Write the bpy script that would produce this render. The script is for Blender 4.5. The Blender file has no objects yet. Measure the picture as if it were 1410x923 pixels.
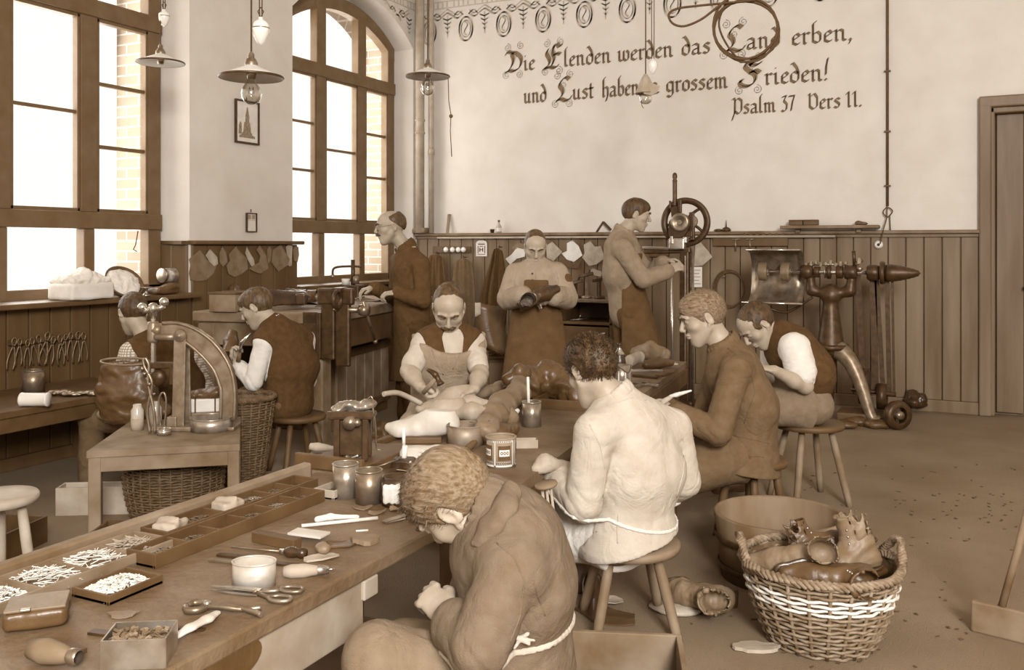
import bpy, bmesh, math, random
import numpy as np
from mathutils import Vector, Matrix
random.seed(7)
S = bpy.context.scene
COL = S.collection
PI = math.pi
# ------------------------------------------------------------------ camera model (used to measure the room from the photograph)
FPX, CX, HY, CAMH = 1264.0, 705.0, 338.0, 1.37
TH = math.radians(26.3)
CT, ST = math.cos(TH), math.sin(TH)
RIGHT, FWD = Vector((CT, ST, 0)), Vector((-ST, CT, 0))
UP = Vector((0, 0, 1))
def PZ(px, py, Z):
    return RIGHT * ((px - CX) / FPX * Z) + FWD * Z + Vector((0, 0, CAMH + (HY - py) / FPX * Z))
def PH(px, py, h):
    return PZ(px, py, FPX * (CAMH - h) / (py - HY))
def PY(px, py, Y):
    return PZ(px, py, Y / ((px - CX) / FPX * ST + CT))
def PX(px, py, X):
    return PZ(px, py, X / ((px - CX) / FPX * CT - ST))
def dirc(r, f, u=0.0):
    v = RIGHT * r + FWD * f + UP * u
    return v.normalized()
cam = bpy.data.cameras.new('camera'); co = bpy.data.objects.new('camera', cam); COL.objects.link(co)
cam.sensor_width = 36; cam.lens = FPX / 1410 * 36; cam.shift_y = -(461.5 - HY) / 1410
cam.clip_start = 0.05; cam.clip_end = 200
co.location = (0, 0, CAMH); co.rotation_euler = (PI / 2, 0, TH)
S.camera = co
# ------------------------------------------------------------------ materials
def lin(c): return c / 12.92 if c <= .04045 else ((c + .055) / 1.055) ** 2.4
RAMP = [(0, (0, 0, 0)), (.07, (38, 24, 10)), (.2, (84, 59, 33)), (.32, (108, 83, 53)), (.40, (125, 104, 79)), (.45, (134, 114, 91)), (.6, (168, 152, 133)), (.75, (206, 197, 186)), (.88, (231, 226, 218)), (1, (252, 249, 244))]
def sep(v):
    v = max(0, min(1, v))
    for (a, ca), (b, cb) in zip(RAMP, RAMP[1:]):
        if v <= b:
            t = (v - a) / (b - a)
            return tuple(lin((x + (y - x) * t) / 255) for x, y in zip(ca, cb)) + (1,)
MATS = {}
def mat(name, v, rough=.7, metal=0, var=.06, scale=12, bump=.15, spec=.35, stretch=None, fine=0.0, detail=6, coat=0):
    if name in MATS: return MATS[name]
    m = bpy.data.materials.new(name); m.use_nodes = True; MATS[name] = m
    nt = m.node_tree; N = nt.nodes; L = nt.links; b = N['Principled BSDF']
    b.inputs['Roughness'].default_value = rough; b.inputs['Metallic'].default_value = metal
    b.inputs['Specular IOR Level'].default_value = spec
    b.inputs['Coat Weight'].default_value = coat
    tc = N.new('ShaderNodeTexCoord'); mp = N.new('ShaderNodeMapping'); L.new(tc.outputs['Object'], mp.inputs['Vector'])
    if stretch: mp.inputs['Scale'].default_value = stretch
    no = N.new('ShaderNodeTexNoise'); no.inputs['Scale'].default_value = scale; no.inputs['Detail'].default_value = detail
    L.new(mp.outputs[0], no.inputs['Vector'])
    cr = N.new('ShaderNodeValToRGB'); L.new(no.outputs['Fac'], cr.inputs['Fac'])
    cr.color_ramp.elements[0].position = .3; cr.color_ramp.elements[1].position = .72
    cr.color_ramp.elements[0].color = sep(v - var); cr.color_ramp.elements[1].color = sep(v + var)
    L.new(cr.outputs[0], b.inputs['Base Color'])
    if bump:
        bm = N.new('ShaderNodeBump'); bm.inputs['Strength'].default_value = bump; bm.inputs['Distance'].default_value = .01
        if fine:
            n2 = N.new('ShaderNodeTexNoise'); n2.inputs['Scale'].default_value = fine; L.new(mp.outputs[0], n2.inputs['Vector']); L.new(n2.outputs['Fac'], bm.inputs['Height'])
        else:
            L.new(no.outputs['Fac'], bm.inputs['Height'])
        L.new(bm.outputs[0], b.inputs['Normal'])
    return m
def tagm(m, **kw): return m
# ------------------------------------------------------------------ mesh builder
def frame(d):
    d = Vector(d).normalized()
    a = Vector((0, 0, 1)) if abs(d.z) < .9 else Vector((1, 0, 0))
    u = a.cross(d).normalized(); w = d.cross(u).normalized()
    return u, w, d
class MB:
    def __init__(s): s.v = []; s.f = []; s.sm = []
    def add(s, vs, fs, smooth=False):
        o = len(s.v); s.v += [tuple(v) for v in vs]; s.f += [tuple(i + o for i in f) for f in fs]; s.sm += [smooth] * len(fs); return s
    def box(s, c, size, rz=0, rot=None, bev=0.0):
        x, y, z = (a / 2 for a in size)
        R = rot if rot is not None else Matrix.Rotation(rz, 3, 'Z')
        c = Vector(c)
        if bev <= 0:
            vs = [c + R @ Vector((i * x, j * y, k * z)) for i in (-1, 1) for j in (-1, 1) for k in (-1, 1)]
            return s.add(vs, [(0, 1, 3, 2), (4, 6, 7, 5), (0, 4, 5, 1), (2, 3, 7, 6), (0, 2, 6, 4), (1, 5, 7, 3)])
        b = min(bev, x * .9, y * .9, z * .9)
        bm = bmesh.new(); bmesh.ops.create_cube(bm, size=1)
        for v in bm.verts: v.co = Vector((v.co.x * 2 * x, v.co.y * 2 * y, v.co.z * 2 * z))
        bmesh.ops.bevel(bm, geom=bm.edges[:], offset=b, segments=2, affect='EDGES', profile=.5)
        bm.verts.index_update()
        vs = [c + R @ v.co for v in bm.verts]; fs = [[v.index for v in f.verts] for f in bm.faces]; bm.free()
        return s.add(vs, fs)
    def beam(s, a, b, w, h, up=UP, bev=0.0):
        a = Vector(a); b = Vector(b); d = (b - a); ln = d.length; d.normalize()
        y = Vector(up).cross(d)
        if y.length < 1e-4: y = Vector((1, 0, 0)).cross(d)
        y.normalize(); z = d.cross(y)
        R = Matrix((d, y, z)).transposed()
        return s.box((a + b) / 2, (ln, w, h), rot=R, bev=bev)
    def tube(s, pts, r, n=10, caps=True, closed=False, smooth=True):
        pts = [Vector(p) for p in pts]; m = len(pts)
        rs = r if isinstance(r, (list, tuple)) else [r] * m
        vs = []; u = None
        for i, p in enumerate(pts):
            if closed: d = pts[(i + 1) % m] - pts[i - 1]
            else: d = pts[min(i + 1, m - 1)] - pts[max(i - 1, 0)]
            if d.length < 1e-9: d = Vector((0, 0, 1))
            d.normalize()
            if u is None: u = frame(d)[0]
            else:
                u = u - d * u.dot(d)
                u = u.normalized() if u.length > 1e-6 else frame(d)[0]
            w = d.cross(u)
            vs += [p + (u * math.cos(t) + w * math.sin(t)) * rs[i] for t in (2 * PI * k / n for k in range(n))]
        fs = []
        for i in range(m if closed else m - 1):
            j = (i + 1) % m
            for k in range(n): fs.append((i * n + k, i * n + (k + 1) % n, j * n + (k + 1) % n, j * n + k))
        s.add(vs, fs, smooth)
        if caps and not closed:
            o = len(s.v) - m * n
            s.f += [tuple(o + k for k in range(n))[::-1], tuple(o + (m - 1) * n + k for k in range(n))]; s.sm += [False, False]
        return s
    def lathe(s, prof, c, axis=(0, 0, 1), n=32, smooth=True, sx=1, sy=1, capped=False, xdir=None):
        u, w, d = frame(axis); c = Vector(c)
        if xdir is not None:
            u = Vector(xdir); u = (u - d * u.dot(d)).normalized(); w = d.cross(u)
        vs = []
        for r, z in prof:
            vs += [c + u * (math.cos(2 * PI * k / n) * r * sx) + w * (math.sin(2 * PI * k / n) * r * sy) + d * z for k in range(n)]
        fs = [(i * n + k, i * n + (k + 1) % n, (i + 1) * n + (k + 1) % n, (i + 1) * n + k) for i in range(len(prof) - 1) for k in range(n)]
        s.add(vs, fs, smooth)
        if capped:
            o = len(s.v) - len(prof) * n
            s.f += [tuple(o + k for k in range(n))[::-1], tuple(o + (len(prof) - 1) * n + k for k in range(n))]; s.sm += [False, False]
        return s
    def prism(s, poly, c, ux, uy, th, smooth=False):
        """polygon (2d) laid out along ux, uy from c, extruded by th along ux x uy"""
        ux = Vector(ux); uy = Vector(uy); nz = ux.cross(uy).normalized(); c = Vector(c); n = len(poly)
        a = [c + ux * x + uy * y for x, y in poly]; b = [p + nz * th for p in a]
        s.add(a + b, [tuple(range(n))[::-1], tuple(range(n, 2 * n))] + [(i, (i + 1) % n, n + (i + 1) % n, n + i) for i in range(n)], smooth); return s
    def ball(s, c, r, n=14, m=8, R=None):
        c = Vector(c); r = (r, r, r) if not isinstance(r, (tuple, list)) else r
        R = R or Matrix.Identity(3)
        vs = [c + R @ Vector((0, 0, -r[2]))]
        for i in range(1, m):
            t = -PI / 2 + PI * i / m
            vs += [c + R @ Vector((r[0] * math.cos(t) * math.cos(2 * PI * k / n), r[1] * math.cos(t) * math.sin(2 * PI * k / n), r[2] * math.sin(t))) for k in range(n)]
        vs.append(c + R @ Vector((0, 0, r[2])))
        fs = [(0, 1 + (k + 1) % n, 1 + k) for k in range(n)]
        for i in range(m - 2): fs += [(1 + i * n + k, 1 + i * n + (k + 1) % n, 1 + (i + 1) * n + (k + 1) % n, 1 + (i + 1) * n + k) for k in range(n)]
        t = len(vs) - 1; o = 1 + (m - 2) * n
        fs += [(o + k, o + (k + 1) % n, t) for k in range(n)]
        return s.add(vs, fs, True)
    def grid(s, fn, nu, nv, smooth=True):
        vs = [fn(i / nu, j / nv) for i in range(nu + 1) for j in range(nv + 1)]
        fs = [(i * (nv + 1) + j, (i + 1) * (nv + 1) + j, (i + 1) * (nv + 1) + j + 1, i * (nv + 1) + j + 1) for i in range(nu) for j in range(nv)]
        return s.add(vs, fs, smooth)
    def np(s):
        return np.array(s.v, dtype=np.float64), s.f, s.sm
def rnd(a, b): return random.uniform(a, b)
def newmesh(name, V, F, smooth, m):
    me = bpy.data.meshes.new(name)
    if isinstance(F, np.ndarray):
        me.vertices.add(len(V)); me.vertices.foreach_set('co', V.astype(np.float32).ravel())
        k = F.shape[1]
        me.loops.add(F.size); me.loops.foreach_set('vertex_index', F.astype(np.int32).ravel())
        me.polygons.add(len(F)); me.polygons.foreach_set('loop_start', np.arange(0, F.size, k, dtype=np.int32)); me.polygons.foreach_set('loop_total', np.full(len(F), k, dtype=np.int32))
        me.polygons.foreach_set('use_smooth', np.ones(len(F), dtype=bool))
        me.update(calc_edges=True); me.validate()
    else:
        me.from_pydata([tuple(v) for v in V], [], F)
        me.polygons.foreach_set('use_smooth', np.array(smooth, dtype=bool)); me.update()
    me.materials.append(m)
    return me
def tag(o, label=None, cat=None, group=None, kind=None):
    if label: o['label'] = label
    if cat: o['category'] = cat
    if group: o['group'] = group
    if kind: o['kind'] = kind
    return o
def geo(b):
    if isinstance(b, tuple): return b if len(b) == 3 else (b[0], b[1], None)
    return b.np()
def solo(name, b, m, label=None, cat=None, group=None, kind=None, solid=None, sub=0):
    V, F, sm = geo(b)
    lo = V.min(0); hi = V.max(0); o0 = np.array([(lo[0] + hi[0]) / 2, (lo[1] + hi[1]) / 2, lo[2]])
    o = bpy.data.objects.new(name, newmesh(name, V - o0, F, sm, m)); COL.objects.link(o); o.location = o0
    mods(o, solid, sub)
    return tag(o, label, cat, group, kind)
def mods(o, solid, sub):
    if solid:
        md = o.modifiers.new('thick', 'SOLIDIFY'); md.thickness = solid; md.offset = 0
    if sub:
        md = o.modifiers.new('sub', 'SUBSURF'); md.levels = sub; md.render_levels = sub
def thing(name, loc, label, cat, group=None, kind=None, rz=0):
    o = bpy.data.objects.new(name, None); COL.objects.link(o); o.location = loc; o.rotation_euler = (0, 0, rz); o.empty_display_size = .1
    return tag(o, label, cat, group, kind)
def wloc(o):
    v = Vector((0, 0, 0))
    while o: v += o.location; o = o.parent
    return v
def part(root, name, b, m, label=None, solid=None, sub=0, local=False, kind=None):
    """a child mesh; b is in world coordinates (roots are unrotated when built) unless local"""
    V, F, sm = geo(b)
    if not local: V = V - np.array(wloc(root))
    o = bpy.data.objects.new(name, newmesh(name, V, F, sm, m)); COL.objects.link(o); o.parent = root
    mods(o, solid, sub)
    return tag(o, label, kind=kind)
def dup(o, loc=None, rz=None, label=None, group=None, parent=None, scale=None):
    c = o.copy(); COL.objects.link(c)
    if parent is not None: c.parent = parent
    if loc is not None: c.location = loc
    if rz is not None: c.rotation_euler = (0, 0, rz)
    if scale is not None: c.scale = scale
    if label: c['label'] = label
    if group: c['group'] = group
    for ch in o.children: dup(ch, parent=c)
    return c
# ------------------------------------------------------------------ implicit modeller: smooth unions of round shapes, meshed by surface nets
class SDF:
    def __init__(s): s.ops = []
    def cap(s, a, b, ra, rb=None, k=.02, wide=None, mode='u'):
        rb = ra if rb is None else rb
        a = np.array(a, float); b = np.array(b, float); R = max(ra, rb) * (max(1, wide[1]) if wide else 1)
        ba = b - a; bb = max(ba @ ba, 1e-12)
        ax = None
        if wide: ax = np.array(Vector(wide[0]).normalized()); fac = wide[1]
        def fn(P):
            q = P - a; t = np.clip((q @ ba) / bb, 0, 1)
            q = q - t[..., None] * ba
            if ax is not None:
                c = q @ ax; q = q + ax * (c * (1 / fac - 1))[..., None]
            return np.sqrt((q * q).sum(-1)) - (ra + (rb - ra) * t)
        s.ops.append((fn, np.minimum(a, b) - R, np.maximum(a, b) + R, k, mode)); return s
    def chain(s, pts, rs, k=.015, wide=None, mode='u'):
        for i in range(len(pts) - 1): s.cap(pts[i], pts[i + 1], rs[i], rs[i + 1], k, wide, mode)
        return s
    def ell(s, c, r, R=None, k=.02, mode='u'):
        c = np.array(c, float); r = np.array(r if hasattr(r, '__len__') else (r, r, r), float)
        Rm = np.array(R) if R is not None else np.eye(3)   # columns = axes
        m = r.min()
        def fn(P):
            q = (P - c) @ Rm; n = np.sqrt(((q / r) ** 2).sum(-1)); g = np.sqrt(((q / (r * r)) ** 2).sum(-1))
            return n * (n - 1) / np.maximum(g, 1e-9)
        e = np.abs(Rm) @ r
        s.ops.append((fn, c - e, c + e, k, mode)); return s
    def box(s, c, size, R=None, rad=.01, k=.01, mode='u'):
        c = np.array(c, float); h = np.array(size, float) / 2 - rad; Rm = np.array(R) if R is not None else np.eye(3)
        def fn(P):
            q = np.abs((P - c) @ Rm) - h
            return np.sqrt((np.maximum(q, 0) ** 2).sum(-1)) + np.minimum(q.max(-1), 0) - rad
        e = np.abs(Rm) @ (h + rad)
        s.ops.append((fn, c - e, c + e, k, mode)); return s
    def plane(s, p, n, k=.004):
        """keep the half space on the side opposite to n"""
        p = np.array(p, float); n = np.array(Vector(n).normalized())
        s.ops.append((lambda P: (P - p) @ n, None, None, k, 'i')); return s
    def fn(s, f, lo=None, hi=None, k=.01, mode='u'):
        s.ops.append((f, None if lo is None else np.array(lo, float), None if hi is None else np.array(hi, float), k, mode)); return s
    def mesh(s, vox, disp=None):
        los = [o[1] for o in s.ops if o[1] is not None and o[4] == 'u']; his = [o[2] for o in s.ops if o[2] is not None and o[4] == 'u']
        lo = np.min(los, 0) - 4 * vox; hi = np.max(his, 0) + 4 * vox
        n = np.ceil((hi - lo) / vox).astype(int) + 1
        ax = [lo[i] + np.arange(n[i]) * vox for i in range(3)]
        G = np.full(n, 10.0)
        for fn, a, b, k, mode in s.ops:
            if a is None: sl = [slice(0, n[i]) for i in range(3)]
            else:
                m = k + 3 * vox
                i0 = np.clip(np.floor((a - m - lo) / vox).astype(int), 0, n - 1); i1 = np.clip(np.ceil((b + m - lo) / vox).astype(int) + 1, 1, n)
                if np.any(i1 <= i0): continue
                sl = [slice(i0[i], i1[i]) for i in range(3)]
            P = np.stack(np.meshgrid(ax[0][sl[0]], ax[1][sl[1]], ax[2][sl[2]], indexing='ij'), -1)
            d2 = fn(P); g = G[tuple(sl)]; k = max(k, 1e-5)
            if mode == 'u':
                h = np.clip(.5 + .5 * (g - d2) / k, 0, 1); g[...] = g * (1 - h) + d2 * h - k * h * (1 - h)
            else:
                if mode == 's': d2 = -d2
                h = np.clip(.5 - .5 * (g - d2) / k, 0, 1); g[...] = g * (1 - h) + d2 * h + k * h * (1 - h)
        ins = G < 0
        c = np.zeros(n - 1, dtype=np.int8)
        offs = [(i, j, k) for i in (0, 1) for j in (0, 1) for k in (0, 1)]
        for i, j, k in offs: c += ins[i:n[0] - 1 + i, j:n[1] - 1 + j, k:n[2] - 1 + k]
        act = np.argwhere((c > 0) & (c < 8))
        vals = np.stack([G[act[:, 0] + i, act[:, 1] + j, act[:, 2] + k] for i, j, k in offs], 1)
        acc = np.zeros((len(act), 3)); cnt = np.zeros(len(act))
        for p in range(8):
            for q in range(p + 1, 8):
                a, b = np.array(offs[p]), np.array(offs[q])
                if np.abs(a - b).sum() != 1: continue
                x, y = vals[:, p], vals[:, q]; w = (x < 0) != (y < 0)
                t = np.where(w, x / np.where(w, x - y, 1), 0)
                acc += np.where(w[:, None], a + t[:, None] * (b - a), 0); cnt += w
        V = lo + (act + acc / cnt[:, None]) * vox
        idx = np.full(n - 1, -1, dtype=np.int64); idx[act[:, 0], act[:, 1], act[:, 2]] = np.arange(len(act))
        Fs = []
        for axis in range(3):
            e = [slice(None)] * 3; f = [slice(None)] * 3; e[axis] = slice(0, -1); f[axis] = slice(1, None)
            A = ins[tuple(e)]; B = ins[tuple(f)]
            E = np.argwhere(A != B); a1, a2 = (axis + 1) % 3, (axis + 2) % 3
            ok = (E[:, a1] > 0) & (E[:, a2] > 0) & (E[:, a1] < n[a1] - 1) & (E[:, a2] < n[a2] - 1); E = E[ok]
            inA = A[E[:, 0], E[:, 1], E[:, 2]]
            def cell(d1, d2):
                q = E.copy(); q[:, a1] += d1; q[:, a2] += d2; return idx[q[:, 0], q[:, 1], q[:, 2]]
            Q = np.stack([cell(-1, -1), cell(0, -1), cell(0, 0), cell(-1, 0)], 1)
            Q[~inA] = Q[~inA][:, ::-1]; Fs.append(Q)
        F = np.concatenate(Fs); F = F[(F >= 0).all(1)]
        if disp is not None: V = V + vnormals(V, F) * disp(V)[:, None]
        return V, F
def vnormals(V, F):
    n = np.cross(V[F[:, 2]] - V[F[:, 0]], V[F[:, 3]] - V[F[:, 1]]); N = np.zeros_like(V)
    for i in range(4): np.add.at(N, F[:, i], n)
    return N / np.maximum(np.linalg.norm(N, axis=1, keepdims=True), 1e-12)
def wrinkle(amp, scale, seed=0, stretch=(1, 1, 1), octaves=3):
    """smooth pseudo-noise built from warped sines"""
    r = np.random.RandomState(seed); ks = [(r.randn(3), r.uniform(0, 6.28), r.randn(3)) for _ in range(5 * octaves)]
    def f(V):
        P = V * np.array(stretch) * scale; out = 0
        W = np.sin(P[:, [1, 2, 0]] * 1.3 + seed) * .8
        for o in range(octaves):
            for i in range(5):
                d, ph, _ = ks[o * 5 + i]; out = out + np.sin((P + W) @ d * (2 ** o) + ph) / (2 ** o)
        return out * amp / 4
    return f
def folds(items):
    """ridges across a limb: items = (point, axis, radius, wavelength, amp)"""
    def f(V):
        out = np.zeros(len(V))
        for p, ax, R, wl, amp in items:
            q = V - np.array(p); a = np.array(Vector(ax).normalized()); t = q @ a; d = np.sqrt((q * q).sum(-1))
            u = q @ np.array(frame(ax)[0]); w = q @ np.array(frame(ax)[1])
            ph = np.sin(u * 23 + 1) * 1.6 + np.sin(w * 19 + 2) * 1.8 + np.sin((u + w) * 41 + t * 30) * .7
            x = t * 2 * PI / (wl * 1.25) + ph; m = .55 + .45 * np.sin(u * 37 - w * 29 + t * 17)
            out += amp * 1.1 * (np.abs(np.sin(x / 2)) ** .7 - .65) * m * np.exp(-(d / R) ** 2)
        return out
    return f
def drapery(amp, scale, seed=0, stretch=(1, 1, .4)):
    """sparse creases of hanging cloth: soft ridges with sharp valleys"""
    r = np.random.RandomState(seed + 50); D = r.randn(4, 3); D /= np.linalg.norm(D, axis=1, keepdims=True); ph = r.uniform(0, 6.28, 4); st = np.array(stretch)
    def f(V):
        P = V * st * scale; W = np.sin(P[:, [1, 2, 0]] * 1.1 + seed) * .9 + np.sin(P[:, [2, 0, 1]] * 2.3 + seed * 2) * .35; out = 0
        for i in range(4):
            x = (P + W) @ D[i] + ph[i]; m = .5 + .5 * np.sin((P + W * .5) @ D[(i + 1) % 4] * .6 + ph[i] * 2); out = out + m * (np.abs(np.sin(x)) ** .6 - .7)
        return out * amp * .5
    return f
def addf(*fs): return lambda V: sum(f(V) for f in fs)
def mid(a, b, t=.5): return a + (b - a) * t
# ------------------------------------------------------------------ palette
PLASTER = mat('plaster', .80, .9, var=.025, scale=3.5, bump=.12, fine=60)
PAINT = mat('mural_paint', .42, .8, var=.05, scale=20, bump=0)
PALEP = mat('stencil_paint', .69, .85, var=.03, scale=20, bump=0)
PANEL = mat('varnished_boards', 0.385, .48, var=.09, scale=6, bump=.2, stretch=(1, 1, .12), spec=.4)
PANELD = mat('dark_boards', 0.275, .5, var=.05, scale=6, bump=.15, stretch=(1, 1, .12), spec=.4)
FRAMEW = mat('window_paint', 0.35, .5, var=.03, scale=9, bump=.08)
FLOORM = mat('worn_floor', 0.45, .88, var=.045, scale=2.2, bump=.5, fine=190, detail=12)
WOOD = mat('raw_wood', 0.43, .65, var=.09, scale=7, bump=.25, stretch=(1, 1, 1))
WOODL = mat('pale_wood', 0.62, .65, var=.07, scale=8, bump=.2)
WOODD = mat('dark_wood', 0.26, .55, var=.06, scale=8, bump=.25)
BENCH = mat('bench_top', 0.37, .6, var=.09, scale=5, bump=.4, fine=45)
IRON = mat('black_iron', 0.195, .42, .35, var=.05, scale=25, bump=.15, spec=.5)
STEEL = mat('worn_steel', .52, .34, .75, var=.1, scale=18, bump=.12)
BRIGHT = mat('bright_steel', .75, .22, .9, var=.06, scale=18, bump=.05)
TIN = mat('tinplate', .6, .3, .7, var=.12, scale=16, bump=.1)
ENAM = mat('white_enamel', .86, .3, var=.03, scale=9, bump=0, spec=.5)
PORC = mat('porcelain', .9, .2, var=.02, scale=9, bump=0, spec=.5)
LEATH = mat('tan_leather', 0.42, .5, var=.06, scale=14, bump=.12, fine=90, spec=.45)
LEATHD = mat('dark_leather', 0.25, .38, var=.05, scale=14, bump=.12, fine=80, spec=.55)
LEATHB = mat('black_leather', 0.15, .3, var=.05, scale=14, bump=.12, fine=80, spec=.6)
LEATHP = mat('pale_leather', .62, .6, var=.06, scale=14, bump=.12, fine=90)
PAPER = mat('paper', .84, .8, var=.05, scale=12, bump=.1)
CARD = mat('cardboard', .6, .8, var=.05, scale=12, bump=.15)
CORD = mat('dark_cord', .25, .7, var=.04, scale=40, bump=0)
WICK = mat('wicker', 0.46, .6, var=.1, scale=40, bump=.3, spec=.4)
WICKD = mat('dark_wicker', 0.31, .65, var=.08, scale=40, bump=.3)
WICKP = mat('peeled_wicker', .85, .55, var=.05, scale=40, bump=.2)
def glassmat(name, tint, fac=.1, rough=.02):
    m = bpy.data.materials.new(name); m.use_nodes = True; N = m.node_tree.nodes; L = m.node_tree.links
    N.remove(N['Principled BSDF']); t = N.new('ShaderNodeBsdfTransparent'); g = N.new('ShaderNodeBsdfGlossy'); mx = N.new('ShaderNodeMixShader'); lw = N.new('ShaderNodeLayerWeight')
    lw.inputs['Blend'].default_value = .25; t.inputs[0].default_value = tint; g.inputs['Roughness'].default_value = rough
    mul = N.new('ShaderNodeMath'); mul.operation = 'MULTIPLY_ADD'; mul.inputs[1].default_value = .5; mul.inputs[2].default_value = fac
    L.new(lw.outputs['Fresnel'], mul.inputs[0]); L.new(mul.outputs[0], mx.inputs[0]); L.new(t.outputs[0], mx.inputs[1]); L.new(g.outputs[0], mx.inputs[2]); L.new(mx.outputs[0], N['Material Output'].inputs[0])
    return m
PANE = glassmat('window_glass', (.97, .96, .94, 1), .03)
BULB = glassmat('bulb_glass', (.86, .83, .78, 1), .16)
def brickmat():
    m = bpy.data.materials.new('pale_brick'); m.use_nodes = True; N = m.node_tree.nodes; L = m.node_tree.links; b = N['Principled BSDF']
    tc = N.new('ShaderNodeTexCoord'); sx = N.new('ShaderNodeSeparateXYZ'); ad = N.new('ShaderNodeMath'); cb = N.new('ShaderNodeCombineXYZ'); br = N.new('ShaderNodeTexBrick')
    L.new(tc.outputs['Object'], sx.inputs[0]); L.new(sx.outputs[0], ad.inputs[0]); L.new(sx.outputs[1], ad.inputs[1]); L.new(ad.outputs[0], cb.inputs[0]); L.new(sx.outputs[2], cb.inputs[1])
    L.new(cb.outputs[0], br.inputs['Vector']); br.inputs['Scale'].default_value = 1; br.inputs['Brick Width'].default_value = .25; br.inputs['Row Height'].default_value = .078; br.inputs['Mortar Size'].default_value = .006
    br.inputs['Color1'].default_value = sep(.57); br.inputs['Color2'].default_value = sep(.62); br.inputs['Mortar'].default_value = sep(.76)
    L.new(br.outputs['Color'], b.inputs['Base Color']); b.inputs['Roughness'].default_value = .9
    return m
BRICK = brickmat()
# ------------------------------------------------------------------ shell
XL, XG, YB = -5.24, -5.45, 8.33
XR, YF, CEIL = 3.6, -3.4, 4.7
fl = MB().box(((XR + XL) / 2 - .2, (YF + YB) / 2, -.05), (XR - XL + .6, YB - YF + .4, .1)); floor = solo('floor', fl, FLOORM, kind='structure', label='dark trampled workshop floor', cat='floor')
def arch_z(y, yc, hw, zs, rise):
    R = (hw * hw + rise * rise) / (2 * rise); return zs + math.sqrt(max(R * R - (y - yc) ** 2, 0)) - (R - rise)
WIN = [(4.05, .95), (7.235, .9)]       # centre, half width at the frame
ZS, RISE = 3.42, .32
def left_wall():
    b = MB()
    cuts = [(2.98, 5.12, 4.05), (6.30, 8.24, 7.235)]
    ys = [YF]
    for a, c, _ in cuts: ys += [a + (c - a) * i / 24 for i in range(25)]
    ys.append(YB)
    def hole(y):
        for a, c, yc in cuts:
            if a - 1e-6 <= y <= c + 1e-6: return yc, (c - a) / 2, (a + c) / 2
    for y0, y1 in zip(ys, ys[1:]):
        mid = hole((y0 + y1) / 2)
        if not mid:
            b.add([(XL, y0, 0), (XL, y1, 0), (XL, y1, CEIL), (XL, y0, CEIL)], [(0, 1, 2, 3)])
            continue
        _, hw, yc = mid
        z0, z1 = (arch_z(y, yc, hw, ZS + .03, RISE + .06) for y in (y0, y1))
        b.add([(XL, y0, z0), (XL, y1, z1), (XL, y1, CEIL), (XL, y0, CEIL)], [(0, 1, 2, 3)])
        b.add([(XL, y0, 0), (XL, y1, 0), (XL, y1, 1.0), (XL, y0, 1.0)], [(0, 1, 2, 3)])
        k = .9 if hw > 1 else .93
        g = lambda y: yc + (y - yc) * k
        b.add([(XL, y0, z0), (XL, y1, z1), (XG - .05, g(y1), z1 - .03), (XG - .05, g(y0), z0 - .03)], [(0, 1, 2, 3)], True)   # soffit
        b.add([(XL, y0, 1.0), (XL, y1, 1.0), (XG - .05, g(y1), 1.0), (XG - .05, g(y0), 1.0)], [(0, 1, 2, 3)])
    for a, c, yc in cuts:
        hw = (c - a) / 2; m = (a + c) / 2; k = .9 if hw > 1 else .93
        for y in (a, c):
            z = arch_z(y, m, hw, ZS + .03, RISE + .06); g = m + (y - m) * k
            b.add([(XL, y, 1.0), (XL, y, z), (XG - .05, g, z - .03), (XG - .05, g, 1.0)], [(0, 1, 2, 3)])
    return b
wl = solo('wall_left', left_wall(), PLASTER, kind='structure', label='plastered window wall with two arched window openings', cat='wall')
def outer_wall():
    b = MB(); xo0, xo1 = XG - .06, XG - .33
    cuts = [(4.05 - .87, 4.05 + .87, 4.05), (7.235 - .81, 7.235 + .81, 7.235)]
    edges = [YF, cuts[0][0], cuts[0][1], cuts[1][0], cuts[1][1], YB + .6]
    for i in range(0, 5, 2):
        y0, y1 = edges[i], edges[i + 1]; b.box(((xo0 + xo1) / 2, (y0 + y1) / 2, 2.35), (xo0 - xo1, y1 - y0, 4.7))
    for a, c, m in cuts:
        b.box(((xo0 + xo1) / 2, m, .5), (xo0 - xo1, c - a, 1.0))
        n = 16
        for i in range(n):
            y0 = a + (c - a) * i / n; y1 = a + (c - a) * (i + 1) / n; za, zc = (arch_z(y, m, (c - a) / 2, ZS, RISE) for y in (y0, y1))
            b.add([(x, y, z) for x in (xo0, xo1) for y, z in ((y0, za), (y1, zc), (y1, 4.7), (y0, 4.7))], [(0, 1, 2, 3), (7, 6, 5, 4), (0, 4, 5, 1)])
    return b
solo('wall_outside', outer_wall(), BRICK, kind='structure', label='pale brick outer face of the window wall', cat='wall')
DX0, DX1, DZ = .16, 1.28, 2.5
bw = MB()
for x0, x1, z0, z1 in [(XL, DX0 - .03, 0, CEIL), (DX0 - .03, DX1 + .03, DZ + .03, CEIL), (DX1 + .03, XR, 0, CEIL)]:
    bw.add([(x0, YB, z0), (x1, YB, z0), (x1, YB, z1), (x0, YB, z1)], [(0, 1, 2, 3)])
wb = solo('wall_back', bw, PLASTER, kind='structure', label='pale plastered back wall painted with a psalm', cat='wall')
ce = MB().box(((XR + XL) / 2, (YF + YB) / 2, CEIL + .05), (XR - XL, YB - YF, .1)); solo('ceiling', ce, PLASTER, kind='structure', label='plastered ceiling', cat='ceiling')
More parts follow.
